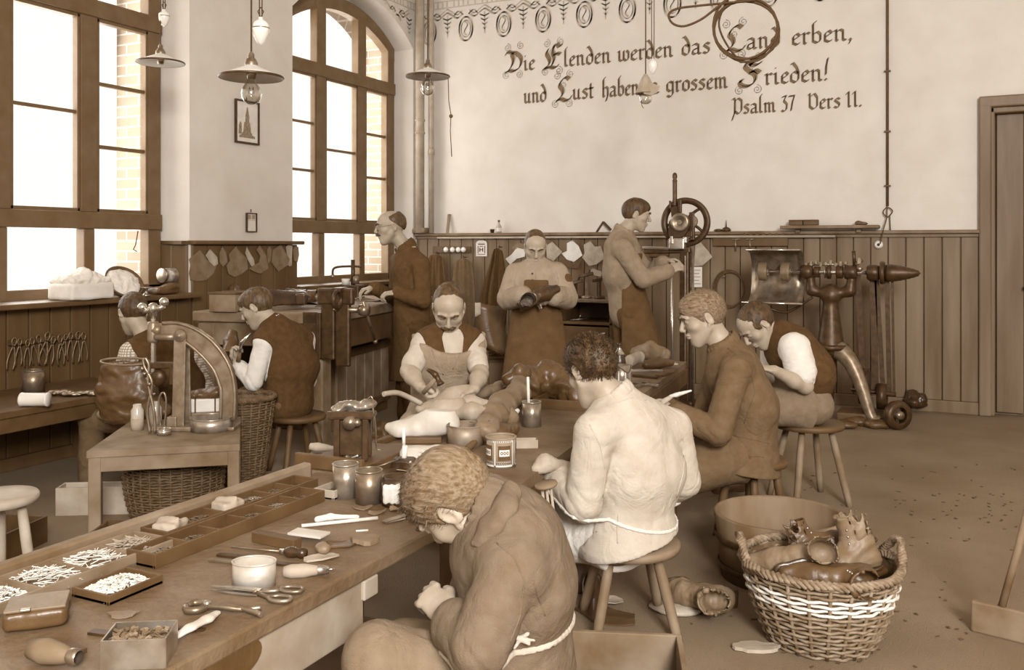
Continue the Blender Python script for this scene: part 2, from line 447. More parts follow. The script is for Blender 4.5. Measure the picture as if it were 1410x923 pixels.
# ------------------------------------------------------------------ wainscot
def boards(b, p0, p1, z0, z1, n, width, seed=1):
    """vertical tongue-and-groove boards from p0 to p1 (2d), room side along n"""
    p0 = Vector((p0[0], p0[1], 0)); p1 = Vector((p1[0], p1[1], 0)); L = (p1 - p0).length; d = (p1 - p0) / L; n = Vector((n[0], n[1], 0)); k = max(1, round(L / width)); w = L / k
    R = Matrix((d, n, UP)).transposed()
    if R.determinant() < 0: R = Matrix((-d, n, UP)).transposed()
    for i in range(k):
        c = p0 + d * (w * (i + .5)) + n * .012; c.z = (z0 + z1) / 2
        b.box(c, (w - .007, .024, z1 - z0), rot=R, bev=.006)
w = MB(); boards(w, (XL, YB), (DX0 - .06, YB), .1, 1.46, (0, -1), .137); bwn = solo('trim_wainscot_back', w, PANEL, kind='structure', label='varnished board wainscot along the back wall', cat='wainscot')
w = MB(); w.add([(XL, YB - .004, .0), (DX0 - .06, YB - .004, 0), (DX0 - .06, YB - .004, 1.47), (XL, YB - .004, 1.47)], [(0, 1, 2, 3)])
part(bwn, 'backing', w, IRON)
w = MB(); w.box(((XL + DX0 - .06) / 2, YB - .035, 1.482), (DX0 - .06 - XL, .075, .03), bev=.006); w.box(((XL + DX0 - .06) / 2, YB - .022, 1.452), (DX0 - .06 - XL, .045, .03), bev=.006)
part(bwn, 'cap_rail', w, PANEL)
solo('baseboard_back', MB().box(((XL + DX0) / 2 - .03, YB - .02, .05), (DX0 - .06 - XL, .04, .1), bev=.006), PANEL, kind='structure', label='low skirting under the back wainscot', cat='skirting')
w = MB(); boards(w, (XL, 2.0), (XL, 5.12), .06, .985, (1, 0), .15); boards(w, (XL, 6.36), (XL, YB), .06, .985, (1, 0), .15)
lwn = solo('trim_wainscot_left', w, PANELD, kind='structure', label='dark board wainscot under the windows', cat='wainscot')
w = MB(); boards(w, (XL, 5.13), (XL, 6.34), .06, 1.375, (1, 0), .15)
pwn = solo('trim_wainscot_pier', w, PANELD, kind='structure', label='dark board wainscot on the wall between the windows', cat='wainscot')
w = MB(); w.box((XL + .03, 5.74, 1.392), (.09, 1.27, .03), bev=.008); w.box((XG + .11, 5.07, 1.392), (.24, .1, .025)); part(pwn, 'cap_rail', w, PANELD)
w = MB(); boards(w, (XG, 5.03), (XL, 5.12), 1.0, 1.375, (-.6, -.8), .11); boards(w, (XL, 6.34), (XL - .2, 6.36), .9, 1.375, (.1, 1), .1); part(pwn, 'return_boards', w, PANELD)
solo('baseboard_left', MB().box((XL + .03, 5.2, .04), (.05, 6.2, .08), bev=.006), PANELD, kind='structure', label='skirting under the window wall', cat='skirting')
# ------------------------------------------------------------------ windows
def window(name, yc, hw, label):
    r = thing(name, (XG, yc, 1.0), label, 'window', kind='structure')
    x = XG; f = MB(); zt = (2.95, 3.07); zm = (1.485, 1.6); zb = 1.085
    def bx(y0, y1, z0, z1, dx=0, t=.07): f.box((x + dx, (y0 + y1) / 2, (z0 + z1) / 2), (t, y1 - y0, z1 - z0), bev=.006)
    fw = .115
    bx(yc - hw, yc - hw + fw, 1.0, ZS, 0, .09); bx(yc + hw - fw, yc + hw, 1.0, ZS, 0, .09)
    bx(yc - hw, yc + hw, 1.0, zb, 0, .09); bx(yc - hw, yc + hw, zt[0], zt[1], .012, .1); bx(yc - hw, yc + hw, zm[0], zm[1], .012, .1)
    ml = [(yc - .39, yc - .255), (yc + .255, yc + .39)]
    for a, c in ml: bx(a, c, zm[1], ZS + .24, .006, .085); bx(a + .025, c - .025, 1.0, zm[0], .006, .085)
    n = 20                                                   # curved head
    for i in range(n):
        y0 = yc - hw + 2 * hw * i / n; y1 = yc - hw + 2 * hw * (i + 1) / n
        za, zc = arch_z(y0, yc, hw, ZS, RISE), arch_z(y1, yc, hw, ZS, RISE)
        vs = [(x + s * .045, y, z + o) for s in (-1, 1) for y, z in ((y0, za), (y1, zc)) for o in (-.11, .02)]
        f.add(vs, [(0, 2, 3, 1), (4, 5, 7, 6), (0, 4, 6, 2), (1, 3, 7, 5)])
    part(r, 'frame', f, FRAMEW)
    s = MB()
    lights = [(yc - hw + fw, ml[0][0]), (ml[0][1], ml[1][0]), (ml[1][1], yc + hw - fw)]
    def bar(y0, y1, z): s.box((x + .005, (y0 + y1) / 2, z), (.035, y1 - y0, .026), bev=.004)
    for i, (a, c) in enumerate(lights):
        for z0, z1 in ((zm[1], zt[0]),):                    # sash stiles
            for y0, y1 in ((a, a + .022), (c - .022, c)): s.box((x + .015, (y0 + y1) / 2, (z0 + z1) / 2), (.05, y1 - y0, z1 - z0), bev=.004)
            s.box((x + .015, (a + c) / 2, z0 + .012), (.05, c - a, .024)); s.box((x + .015, (a + c) / 2, z1 - .012), (.05, c - a, .024))
        if i == 1: bar(a, c, 2.28)
        else: bar(a, c, 2.06); bar(a, c, 2.5)
    part(r, 'glazing_bar', s, FRAMEW)
    g = MB()
    for a, c in lights:
        for z0, z1 in ((zb, zm[0]), (zm[1], zt[0])): g.add([(x, a, z0), (x, c, z0), (x, c, z1), (x, a, z1)], [(0, 1, 2, 3)])
        for i in range(6):
            y0 = a + (c - a) * i / 6; y1 = a + (c - a) * (i + 1) / 6
            g.add([(x, y0, zt[1]), (x, y1, zt[1]), (x, y1, arch_z(y1, yc, hw, ZS, RISE) - .1), (x, y0, arch_z(y0, yc, hw, ZS, RISE) - .1)], [(0, 1, 2, 3)])
    part(r, 'pane', g, PANE)
    sl = MB().box((XL - .06, yc, 1.0), (.42, 2 * hw + .2, .035), bev=.008); part(r, 'sill', sl, PANELD if hw > .92 else WOODD)
    return r
window('window_1', *WIN[0], 'large brown mullioned window on the left with the bundle on its sill')
window('window_2', *WIN[1], 'arched brown mullioned window behind the vice bench')
hk = PX(190, 318, XG + .06)
solo('window_hook', MB().tube([hk, hk + Vector((0, -.01, -.05)), hk + Vector((.01, -.03, -.1)), hk + Vector((.01, -.05, -.135)), hk + Vector((.01, -.02, -.15))], .004, 6), IRON, 'thin wire window hook dangling over the lower pane', 'hook')
# ------------------------------------------------------------------ door
d = thing('door_1', (DX0, YB, 0), 'tall brown boarded door at the right end of the back wall', 'door', kind='structure')
f = MB()
for x in (DX0 - .02, DX1 + .02): f.box((x, YB - .02, DZ / 2), (.09, .1, DZ), bev=.012); f.box((x + (.045 if x < .6 else -.045), YB + .03, DZ / 2), (.05, .12, DZ), bev=.01)
f.box(((DX0 + DX1) / 2, YB - .02, DZ + .02), (DX1 - DX0 + .13, .1, .09), bev=.012); f.box(((DX0 + DX1) / 2, YB + .03, DZ - .045), (DX1 - DX0, .12, .05), bev=.01)
part(d, 'door_frame', f, PANEL)
f = MB().box(((DX0 + DX1) / 2, YB + .125, DZ / 2), (DX1 - DX0 + .1, .03, DZ)); boards(f, (DX0 + .06, YB + .09), (DX1 - .06, YB + .09), .02, DZ - .07, (0, -1), .21)
part(d, 'door_panel', f, PANEL)
part(d, 'latch', MB().tube([(DX0 + .26, YB + .06, 1.03), (DX0 + .26, YB, 1.03), (DX0 + .33, YB, 1.03)], .012, 8), IRON)
# ------------------------------------------------------------------ painted psalm: broad-nib blackletter strokes
GL = {
 'i': ([[(.02, .86), (.2, 1), (.2, .12), (.34, 0), (.46, .12)], [(.14, 1.38), (.24, 1.5)]], .5),
 'n': ([[(.02, .86), (.2, 1), (.2, .1), (.3, 0)], [(.2, .78), (.45, 1), (.62, .85), (.62, .12), (.75, 0), (.86, .12)]], .92),
 'm': ([[(.02, .86), (.2, 1), (.2, .1), (.3, 0)], [(.2, .78), (.42, 1), (.57, .85), (.57, .1), (.67, 0)], [(.57, .78), (.8, 1), (.95, .85), (.95, .12), (1.08, 0), (1.2, .12)]], 1.25),
 'r': ([[(.02, .86), (.2, 1), (.2, .1), (.33, 0)], [(.2, .78), (.42, 1), (.56, .88)]], .62),
 'e': ([[(.6, .18), (.4, 0), (.15, .15), (.15, .75), (.4, 1), (.58, .78), (.18, .45)]], .66),
 'a': ([[(.1, .85), (.35, 1), (.58, .85), (.58, .12), (.7, 0), (.82, .12)], [(.58, .6), (.17, .42), (.12, .14), (.3, 0), (.58, .2)]], .86),
 's': ([[(.58, .86), (.35, 1), (.12, .78), (.52, .42), (.52, .18), (.33, 0), (.08, .14)]], .68),
 'd': ([[(.08, 1.62), (.25, 1.78), (.5, 1.35), (.64, .85), (.62, .25), (.4, 0), (.12, .2), (.12, .75), (.36, 1), (.6, .8)]], .76),
 'b': ([[(.4, 1.98), (.15, 1.72), (.15, .18), (.4, 0), (.62, .2), (.62, .75), (.44, 1), (.17, .8)]], .76),
 'l': ([[(.36, 1.95), (.14, 1.7), (.14, .15), (.28, 0), (.4, .12)]], .46),
 'h': ([[(.42, 1.98), (.15, 1.72), (.15, .1), (.28, 0)], [(.17, .8), (.44, 1), (.62, .8), (.62, .1), (.42, -.42)]], .78),
 't': ([[(.2, 1.45), (.2, .12), (.36, 0), (.47, .12)], [(.02, .98), (.46, 1.0)]], .52),
 'u': ([[(.02, .86), (.18, 1), (.18, .15), (.36, 0), (.58, .2)], [(.6, 1), (.6, .12), (.72, 0), (.83, .12)]], .88),
 'w': ([[(.02, .9), (.18, 1), (.18, .15), (.36, 0), (.55, .2)], [(.55, 1), (.55, .2), (.75, 0), (.95, .2), (.95, .8), (.78, 1)]], 1.08),
 'o': ([[(.38, 1), (.12, .8), (.12, .2), (.38, 0), (.62, .2), (.62, .8), (.38, 1)]], .74),
 'g': ([[(.56, .88), (.35, 1), (.12, .8), (.12, .25), (.35, .05), (.58, .25)], [(.6, 1), (.62, -.2), (.38, -.48), (.1, -.32)]], .78),
 ',': ([[(.1, .12), (.2, 0), (.06, -.32)]], .3), '.': ([[(.1, .1), (.22, .02)]], .35), '!': ([[(.3, 1.95), (.18, 1.2), (.16, .5)], [(.1, .12), (.2, .02)]], .4),
 '3': ([[(.05, 1.45), (.5, 1.6), (.24, 1.08), (.56, .7), (.5, .15), (.22, -.05), (.02, .1)]], .7), '7': ([[(.05, 1.5), (.62, 1.55), (.4, .8), (.28, 0)]], .7), '1': ([[(.02, 1.25), (.26, 1.55), (.26, .1), (.4, .02)]], .5),
 'P': ([[(-.05, 1.5), (.2, 1.72), (.3, 1.5), (.28, .2), (.0, -.65)], [(.28, 1.35), (.62, 1.68), (.95, 1.4), (.95, .35), (.62, 0), (.28, .3)]], 1.1),
 'V': ([[(.02, 1.45), (.2, 1.65), (.2, .3), (.5, 0), (.86, .3), (.86, 1.2), (.62, 1.62), (.32, 1.35)]], 1.02),
 'D': ([[(-.05, 1.75), (.15, 2.05), (.55, 1.95), (1.0, 1.85), (1.5, 1.25), (1.35, .4), (.75, .02), (.3, .12), (-.1, -.1)], [(.55, 1.85), (.72, 1.2), (.55, .55), (.1, -.02)]], 1.7),
 'E': ([[(.3, 1.95), (.12, 1.5), (.42, .8), (.3, .3), (-.15, -.05), (.4, .08), (.95, -.02), (1.3, .3)], [(.85, 2.3), (.7, 1.6), (.85, .9), (.6, .2)], [(.8, 2.0), (1.15, 2.4), (1.3, 2.05), (1.65, 2.3)], [(.75, 1.25), (1.1, 1.4), (1.45, 1.3)]], 1.75),
 'L': ([[(1.35, 2.05), (1.05, 2.3), (.6, 2.0), (.4, 1.5), (.7, 1.0), (.65, .5), (.05, -.08), (.5, .15), (.95, -.05), (1.35, .05), (1.6, .4)]], 1.65),
 'F': ([[(.95, 1.95), (.65, 2.2), (.4, 1.85), (.75, 1.35), (1.15, .95), (1.1, .35), (.65, 0), (.15, .12), (.02, .5), (.25, .55)], [(.8, 2.1), (1.2, 1.85), (1.65, 2.15)], [(.75, 1.2), (1.15, 1.4), (1.5, 1.15)]], 1.8),
}
def catmull(pts, n=4):
    P = [pts[0]] + list(pts) + [pts[-1]]; out = []
    for i in range(1, len(P) - 2):
        for k in range(n):
            t = k / n; q = []
            for a, b, c, d in zip(P[i - 1], P[i], P[i + 1], P[i + 2]): q.append(.5 * (2 * b + (c - a) * t + (2 * a - 5 * b + 4 * c - d) * t * t + (3 * b - a - 3 * c + d) * t ** 3))
            out.append(tuple(q))
    out.append(tuple(pts[-1])); return out
def pen(b, pts, wide, thin, ang, put):
    n = (math.cos(ang) * wide / 2, math.sin(ang) * wide / 2); m = (-math.sin(ang) * thin / 2, math.cos(ang) * thin / 2)
    for p, q in zip(pts, pts[1:]):
        for v in (n, m):
            b.add([put(p[0] - v[0], p[1] - v[1]), put(p[0] + v[0], p[1] + v[1]), put(q[0] + v[0], q[1] + v[1]), put(q[0] - v[0], q[1] - v[1])], [(0, 1, 2, 3)])
let = MB(); orn = MB()
def spiral(b, cx, cz, r, turns, a0, put, hand=1):
    pts = [(cx + r * (1 - t * .85) * math.cos(a0 + hand * turns * 2 * PI * t), cz + r * (1 - t * .85) * math.sin(a0 + hand * turns * 2 * PI * t)) for t in (i / 26 for i in range(27))]
    pen(b, pts, .007, .007, .7, put)
def word(txt, px0, px1, z, xh):
    x0 = PY(px0, 100, YB).x; x1 = PY(px1, 100, YB).x
    tot = sum(GL[c][1] for c in txt); sx = (x1 - x0) / tot; x = x0
    for c in txt:
        st, wd = GL[c]; cap = c in 'DELF'
        for s_ in st:
            pts = catmull(s_, 4) if cap else s_
            pts = [(p[0] * sx, p[1] * xh) for p in pts]
            put = lambda u, v, x=x: (x + u, YB - .004, z + v)
            pen(let, pts, xh * (.5 if cap else .29), xh * (.11 if cap else .08), math.radians(42), put)
        if cap:
            for cx, cz, h in ((.0, -.35, 1), (1.3, -.35, -1), (.15, 2.5, -1), (1.45, 2.6, 1), (.75, 1.55, 1)):
                spiral(orn, cx * sx, cz * xh, (.3 * xh + .012), 1.7, PI / 2, lambda u, v, x=x: (x + u, YB - .003, z + v), h)
        x += wd * sx
for t, a, c in (('Die', 697, 737), ('Elenden', 751, 842), ('werden', 850, 928), ('das', 938, 979), ('Land', 997, 1075), ('erben,', 1089, 1174)): word(t, a, c, 3.13, .098)
for t, a, c in (('und', 721, 753), ('Lust', 765, 818), ('haben', 829, 881), ('in', 884, 909), ('grossem', 917, 1003), ('Frieden!', 1018, 1142)): word(t, a, c, 2.8, .098)
for t, a, c in (('Psalm', 1008, 1069), ('37', 1076, 1095), ('Vers', 1112, 1158), ('11.', 1164, 1188)): word(t, a, c, 2.555, .085)
part(wb, 'psalm_lettering', let, PAINT, label='brown blackletter psalm verse')
part(wb, 'lettering_flourish', orn, PALEP)
def frieze(put, u0, u1):
    b = MB(); stp = .44; z0 = 3.68
    pen(b, [(u0, 3.93), (u1, 3.93)], .012, .012, PI / 2, put); pen(b, [(u0, 3.86), (u1, 3.86)], .012, .012, PI / 2, put)
    x = u0
    while x < u1 - .03: pen(b, [(x, 3.895), (x + .02, 3.895)], .06, .01, PI / 2, put); x += .055 if round(x * 97) % 3 else .085
    x = u0 + .1
    while x < u1 - .1:
        for r, wd in ((.1, .03), (.07, .014)): pen(b, [(x + r * .8 * math.cos(t), z0 - .06 + r * 1.25 * math.sin(t)) for t in (2 * PI * i / 20 for i in range(21))], wd, wd * .7, .6, put)
        pen(b, catmull([(x - .015, z0 + .02), (x + .02, z0 - .02), (x - .02, z0 - .09), (x + .01, z0 - .13)]), .02, .01, .6, put)
        for k in (-1, 1):
            for dz, wd in ((0, .028), (.035, .016)): pen(b, catmull([(x + k * .04, z0 + .1 + dz), (x + k * .1, z0 + .06 + dz), (x + k * .17, z0 + .1 + dz), (x + k * .22, z0 + .13 + dz)]), wd, wd * .6, .7, put)
            pen(b, catmull([(x + k * .03, z0 + .09), (x + k * .09, z0 + .13), (x + k * .14, z0 + .09)]), .018, .014, 1.2, put)
        xm = x + stp / 2
        if xm < u1 - .05:
            for j in range(4):
                wj = .055 - j * .012; zz = z0 + .05 - j * .045
                for k in (-1, 1): pen(b, [(xm, zz), (xm + k * wj, zz + .022)], .026, .014, .8 if k > 0 else 2.3, put)
            pen(b, [(xm, z0 + .1), (xm, z0 - .13)], .014, .01, .2, put)
        x += stp
    return b
part(wb, 'stencil_frieze', frieze(lambda u, v: (u, YB - .003, v), XL + .05, XR - .1), PALEP)
fz = frieze(lambda u, v: (XL + .003, u, v), 5.2, YB - .05)
keep = lambda q: not 6.25 < q[1] < 8.29 or q[2] > arch_z(min(max(q[1], 6.31), 8.23), 7.27, .97, ZS + .03, RISE + .06) + .04
fz.f = [f for f in fz.f if all(keep(fz.v[i]) for i in f)]; fz.sm = [False] * len(fz.f)
part(wl, 'stencil_frieze', fz, PALEP)
# ------------------------------------------------------------------ light: sky, an added warm fill, the windows on the left, an assumed key light behind the camera
wd = bpy.data.worlds.new('sky_and_fill'); S.world = wd; wd.use_nodes = True; N = wd.node_tree.nodes; L = wd.node_tree.links; bg = N['Background']
tc = N.new('ShaderNodeTexCoord'); sx = N.new('ShaderNodeSeparateXYZ'); L.new(tc.outputs['Generated'], sx.inputs[0])
mr = N.new('ShaderNodeMapRange'); mr.inputs['From Min'].default_value = -.35; mr.inputs['From Max'].default_value = .1; L.new(sx.outputs[0], mr.inputs['Value'])
mx = N.new('ShaderNodeMix'); mx.data_type = 'RGBA'; L.new(mr.outputs[0], mx.inputs['Factor']); mx.inputs['A'].default_value = (1.42, 1.36, 1.28, 1); mx.inputs['B'].default_value = (.92, .76, .58, 1)  # B, the warm brown side, is an added ambient fill that lifts the shadows
L.new(mx.outputs['Result'], bg.inputs['Color']); bg.inputs['Strength'].default_value = .85
def area(name, loc, target, sx_, sy_, power, col):
    l = bpy.data.lights.new(name, 'AREA'); l.shape = 'RECTANGLE'; l.size = sx_; l.size_y = sy_; l.energy = power; l.color = col
    o = bpy.data.objects.new(name, l); COL.objects.link(o); o.location = loc; o.rotation_euler = (Vector(target) - Vector(loc)).to_track_quat('-Z', 'Y').to_euler(); return o
area('seen_or_assumed_daylight', (2.5, -2.7, 3.5), (-2.0, 6.2, 1.1), 1.5, 1.8, 730, (1, .988, .962))  # assumed key light, added behind the camera; no window is modelled there
for yc, hw in WIN:
    area('seen_or_assumed_daylight', (XG - .36, yc, 2.3), (0, yc + .2, 1.6), 1.5, 2.4, 75, (1, .98, .95))
S.view_settings.view_transform = 'Standard'; S.view_settings.look = 'None'; S.view_settings.gamma = 1; S.view_settings.exposure = 0
S.cycles.use_denoising = True; S.cycles.max_bounces = 8; S.cycles.diffuse_bounces = 5; S.cycles.transparent_max_bounces = 12; S.cycles.caustics_reflective = False; S.cycles.caustics_refractive = False
# ------------------------------------------------------------------ people
def greyed(m, f):
    for e in next(n for n in m.node_tree.nodes if n.type == 'VALTORGB').color_ramp.elements:
        r, g, b, _ = e.color; l = r * .4 + g * .45 + b * .15; e.color = (r + (l - r) * f, g + (l - g) * f, b + (l - b) * f, 1)
    return m
def clothify(m, dist=.022, scale=7):
    nt = m.node_tree; N = nt.nodes; L = nt.links; b = N['Principled BSDF']; bm = next(n for n in N if n.type == 'BUMP'); mp = N['Mapping']
    n = N.new('ShaderNodeTexNoise'); n.inputs['Scale'].default_value = scale; n.inputs['Detail'].default_value = 3; n.inputs['Distortion'].default_value = 1.6; L.new(mp.outputs[0], n.inputs['Vector'])
    a = N.new('ShaderNodeMath'); a.operation = 'SUBTRACT'; a.inputs[1].default_value = .5; L.new(n.outputs['Fac'], a.inputs[0])
    c = N.new('ShaderNodeMath'); c.operation = 'ABSOLUTE'; L.new(a.outputs[0], c.inputs[0])
    b2 = N.new('ShaderNodeBump'); b2.inputs['Distance'].default_value = dist; b2.inputs['Strength'].default_value = .55; L.new(c.outputs[0], b2.inputs['Height']); L.new(bm.outputs[0], b2.inputs['Normal']); L.new(b2.outputs[0], b.inputs['Normal'])
    return m
SKIN = mat('skin', .6, .5, var=.025, scale=25, bump=.06, spec=.4)
HAIRD = mat('dark_hair', 0.19, .55, var=.08, scale=55, bump=.5, stretch=(1, 1, .3), spec=.4)
HAIRM = mat('brown_hair', 0.23, .5, var=.1, scale=55, bump=.5, stretch=(1, 1, .3), spec=.45)
HAIRL = mat('fair_hair', .39, .6, var=.12, scale=130, bump=.5, stretch=(.25, 1, 1), spec=.2)
CL_DARK = mat('dark_work_cloth', 0.265, .9, var=.025, scale=30, bump=.25, fine=420, spec=.15)
CL_VEST = mat('waistcoat_cloth', 0.22, .9, var=.03, scale=30, bump=.25, fine=420, spec=.15)
CL_BROWN = mat('brown_work_cloth', .34, .9, var=.025, scale=26, bump=.3, fine=380, spec=.15)
CL_GREY = mat('grey_drill_cloth', .43, .9, var=.03, scale=24, bump=.3, fine=420, spec=.15)
CL_SMOCK = mat('washed_smock_cloth', 0.56, .9, var=.03, scale=18, bump=.25, fine=420, spec=.15)
CL_SHIRT = mat('work_shirt_cloth', .51, .9, var=.03, scale=18, bump=.25, fine=420, spec=.15)
CL_PALE = mat('pale_linen', 0.68, .9, var=.03, scale=16, bump=.25, fine=380, spec=.15)
CL_WHITE = mat('white_linen', .82, .85, var=.03, scale=18, bump=.2, fine=380, spec=.15)
CL_APRON = mat('leather_apron', .52, .75, var=.06, scale=9, bump=.3, fine=120, spec=.25)
CL_APRD = mat('dark_apron_cloth', 0.28, .85, var=.035, scale=14, bump=.3, fine=300, spec=.2)
CL_JACKET = greyed(mat('drab_jacket_cloth', .38, .9, var=.025, scale=26, bump=.3, fine=380, spec=.15), .25); greyed(CL_BROWN, .1); greyed(CL_GREY, .12)
for m_ in (CL_JACKET, CL_DARK, CL_VEST, CL_BROWN, CL_GREY, CL_SMOCK, CL_SHIRT, CL_PALE, CL_WHITE, CL_APRON, CL_APRD): clothify(m_)
def plaid():
    m = CL_PALE.copy(); m.name = 'checked_linen'; N = m.node_tree.nodes; L = m.node_tree.links; b = N['Principled BSDF']
    tc = N['Texture Coordinate']; w1 = N.new('ShaderNodeTexWave'); w2 = N.new('ShaderNodeTexWave'); w2.bands_direction = 'Z'
    for w in (w1, w2): w.inputs['Scale'].default_value = 22; L.new(tc.outputs['Object'], w.inputs['Vector'])
    mm = N.new('ShaderNodeMath'); mm.operation = 'MULTIPLY'; L.new(w1.outputs['Fac'], mm.inputs[0]); L.new(w2.outputs['Fac'], mm.inputs[1])
    cr = N.new('ShaderNodeValToRGB'); cr.color_ramp.elements[0].color = sep(.52); cr.color_ramp.elements[1].color = sep(.8); cr.color_ramp.elements[1].position = .4
    L.new(mm.outputs[0], cr.inputs[0]); L.new(cr.outputs[0], b.inputs['Base Color']); return m
CL_PLAID = plaid()
HANDS = {}
def headframe(f, up=None):
    f = dirc(*f); u = dirc(*up) if up else UP
    u = (u - f * u.dot(f)).normalized(); r = f.cross(u)         # r = the person's right
    return f, u, r
def hand(sd, W, d, n, s, side, curl=(35, 40, 25), spread=.0, thumb=.5):
    d = Vector(d).normalized(); n = Vector(n); n = (n - d * n.dot(d)).normalized()
    T = d.cross(n) * (1 if side == 'R' else -1)
    P = lambda a, b, c: W + (d * a + T * b + n * c) * s
    sd.cap(W, P(.03, 0, 0), .021 * s, .018 * s, .012, (T, 1.35))
    sd.cap(P(.025, .002, 0), P(.08, 0, 0), .0145 * s, .0125 * s, .008, (T, 2.5))
    tips = []
    for i, (o, ln) in enumerate(((.028, .071), (.0095, .08), (-.009, .074), (-.0265, .058))):
        p = P(.084 - abs(i - 1.2) * .004, o, .0); th = 0; pts = [p]; cc = curl[i] if isinstance(curl[0], (list, tuple)) else curl
        for j, fr in enumerate((.45, .31, .24)):
            th += math.radians(cc[j]) * (1 + .07 * (i - 1))
            p = p + (d * math.cos(th) + n * math.sin(th) + T * (spread * (1.5 - i))).normalized() * ln * fr * s; pts.append(p)
        sd.chain(pts, [.0094 * s, .0086 * s, .0079 * s, .0068 * s], .003); tips.append(p)
    a = P(.022, .02, .006); b = P(.05, .043, .006 + .018 * thumb); c = P(.08, .046 - .012 * thumb, .008 + .04 * thumb)
    sd.chain([a, b, mid(b, c, .6), c], [.014 * s, .0105 * s, .0096 * s, .0078 * s], .008)
    return P(.085, .01, .03)
def head(sd, c, f, u, r, s, old=0):
    R = np.array([r, f, u]).T
    Q = lambda a, b, e: c + (r * a + f * b + u * e) * s
    E = lambda p, rad, k=.015, mode='u': sd.ell(Q(*p), [x * s for x in rad], R, k * s, mode)
    C = lambda p, q, ra, rb, k=.01, mode='u', wide=None: sd.cap(Q(*p), Q(*q), ra * s, rb * s, k * s, wide, mode)
    E((0, -.014, .028), (.073, .095, .086)); E((0, .03, .04), (.062, .058, .062), .03)
    E((0, .028, -.035), (.058, .06, .078), .03); E((0, .05, -.075), (.036, .035, .036), .03)
    C((0, .066, -.1), (0, .06, -.095), .019, .019, .02)
    for k in (-1, 1):
        C((.056 * k, .002, -.045), (.02 * k, .062, -.1), .016, .014, .025)
        E((.043 * k, .058, -.018), (.017, .016, .014), .03)                         # cheek bone
        E((.031 * k, .098, .012), (.019, .017, .0135), .012, 's')                   # eye socket
        E((.031 * k, .08, .011), (.0125, .0125, .0118), .003)                       # eye under its lid
        C((.019 * k, .0925, .0075), (.043 * k, .086, .0065), .0022, .0022, .002, 's')
        C((.014 * k, .093, .031), (.047 * k, .082, .03), .0085, .007, .012)         # brow
        e = Vector(Q(.074 * k, -.012, -.002)); ear = np.array([(r * (.95) + f * (-.3) * k).normalized(), (f * .95 + u * -.2).normalized(), u]).T
        sd.ell(e, [.009 * s, .018 * s, .031 * s], ear, .004 * s); sd.ell(Q(.083 * k, -.009, .002), [.007 * s, .011 * s, .02 * s], ear, .004 * s, 's')
        C((.073 * k, .0, -.034), (.072 * k, -.003, -.02), .007, .006, .004)
    C((0, .09, .022), (0, .112, -.02), .0075, .0115, .008)                          # nose
    for k in (-1, 1): E((.0115 * k, .104, -.026), (.0075, .009, .0075), .005)
    E((0, .094, -.051), (.021, .010, .007), .006); E((0, .092, -.064), (.019, .010, .007), .006)
    C((-.021, .096, -.0575), (.021, .096, -.0575), .0022, .0022, .003, 's')
    return Q
def make_hair(c, f, u, r, s, style, root, m, vox=.005, seed=0, strands=0, slen=.018):
    h = SDF(); R = np.array([r, f, u]).T
    Q = lambda a, b, e: c + (r * a + f * b + u * e) * s
    t = style.get('t', .008)
    h.ell(Q(0, -.016, .03), [(.073 + t) * s, (.096 + t) * s, (.087 + t) * s], R, .01)
    if style.get('top'): h.ell(Q(0, .01, .068), [.066 * s, .085 * s, (.05 + style['top']) * s], R, .03)
    fl = style.get('fore', .1)
    h.plane(Q(0, fl, .06), (f * .88 - u * .47), .012 * s)                     # hairline at the forehead
    h.plane(Q(0, min(fl - .07, .03), 0), (f * .6 - u * .8), .01 * s)                    # temples and sides
    h.plane(Q(0, -.06, style.get('nape', -.055)), (-u * .95 + f * .3), .015 * s)
    if style.get('bald'): h.ell(Q(0, .03, .11), [.06 * s, .085 * s, .07 * s], R, .02 * s, 's')
    for k in (-1, 1): h.ell(Q(.078 * k, -.006, -.004), [.02 * s, .021 * s, .034 * s], R, .004, 's')
    if style.get('part') is not None:
        k = style['part']; h.cap(Q(.03 * k, .07, .098), Q(.03 * k, -.05, .122), .006 * s, .006 * s, .006, None, 's')
    a = style.get('rough', .0025)
    V, F = h.mesh(vox, addf(wrinkle(a, 90, seed, octaves=2), wrinkle(a * .6, 30, seed + 1)))
    if strands:
        N = vnormals(V, F); rs = np.random.RandomState(seed); idx = rs.randint(0, len(V), strands); b = MB()
        flow = Vector(style.get('flow', (0, 0, 0)))
        fw = f * flow.x + r * flow.y + u * flow.z
        ex = []
        for i in idx:
            p = Vector(V[i]); n = Vector(N[i]); d = (n * style.get('stand', .6) + fw + Vector(rs.randn(3)) * .25)
            d = d.normalized(); w = frame(d)[0] * .0011
            ex.append((p - n * .002, w, d * slen * rs.uniform(.6, 1.3), n))
        vs = []; fs = []
        for p, w, d, n in ex:
            o = len(V) + len(vs); md = p + d * .55 + n * .001
            vs += [p - w, p + w, md + w * .8, md - w * .8, p + d - n * .002]; fs += [(o, o + 1, o + 2, o + 3), (o + 3, o + 2, o + 4, o + 4)]
        V = np.concatenate([V, np.array(vs)]); F = np.concatenate([F, np.array([(a, b, c_, d_) for a, b, c_, d_ in fs if c_ != d_])])
    return part(root, 'hair', (V, F), m)
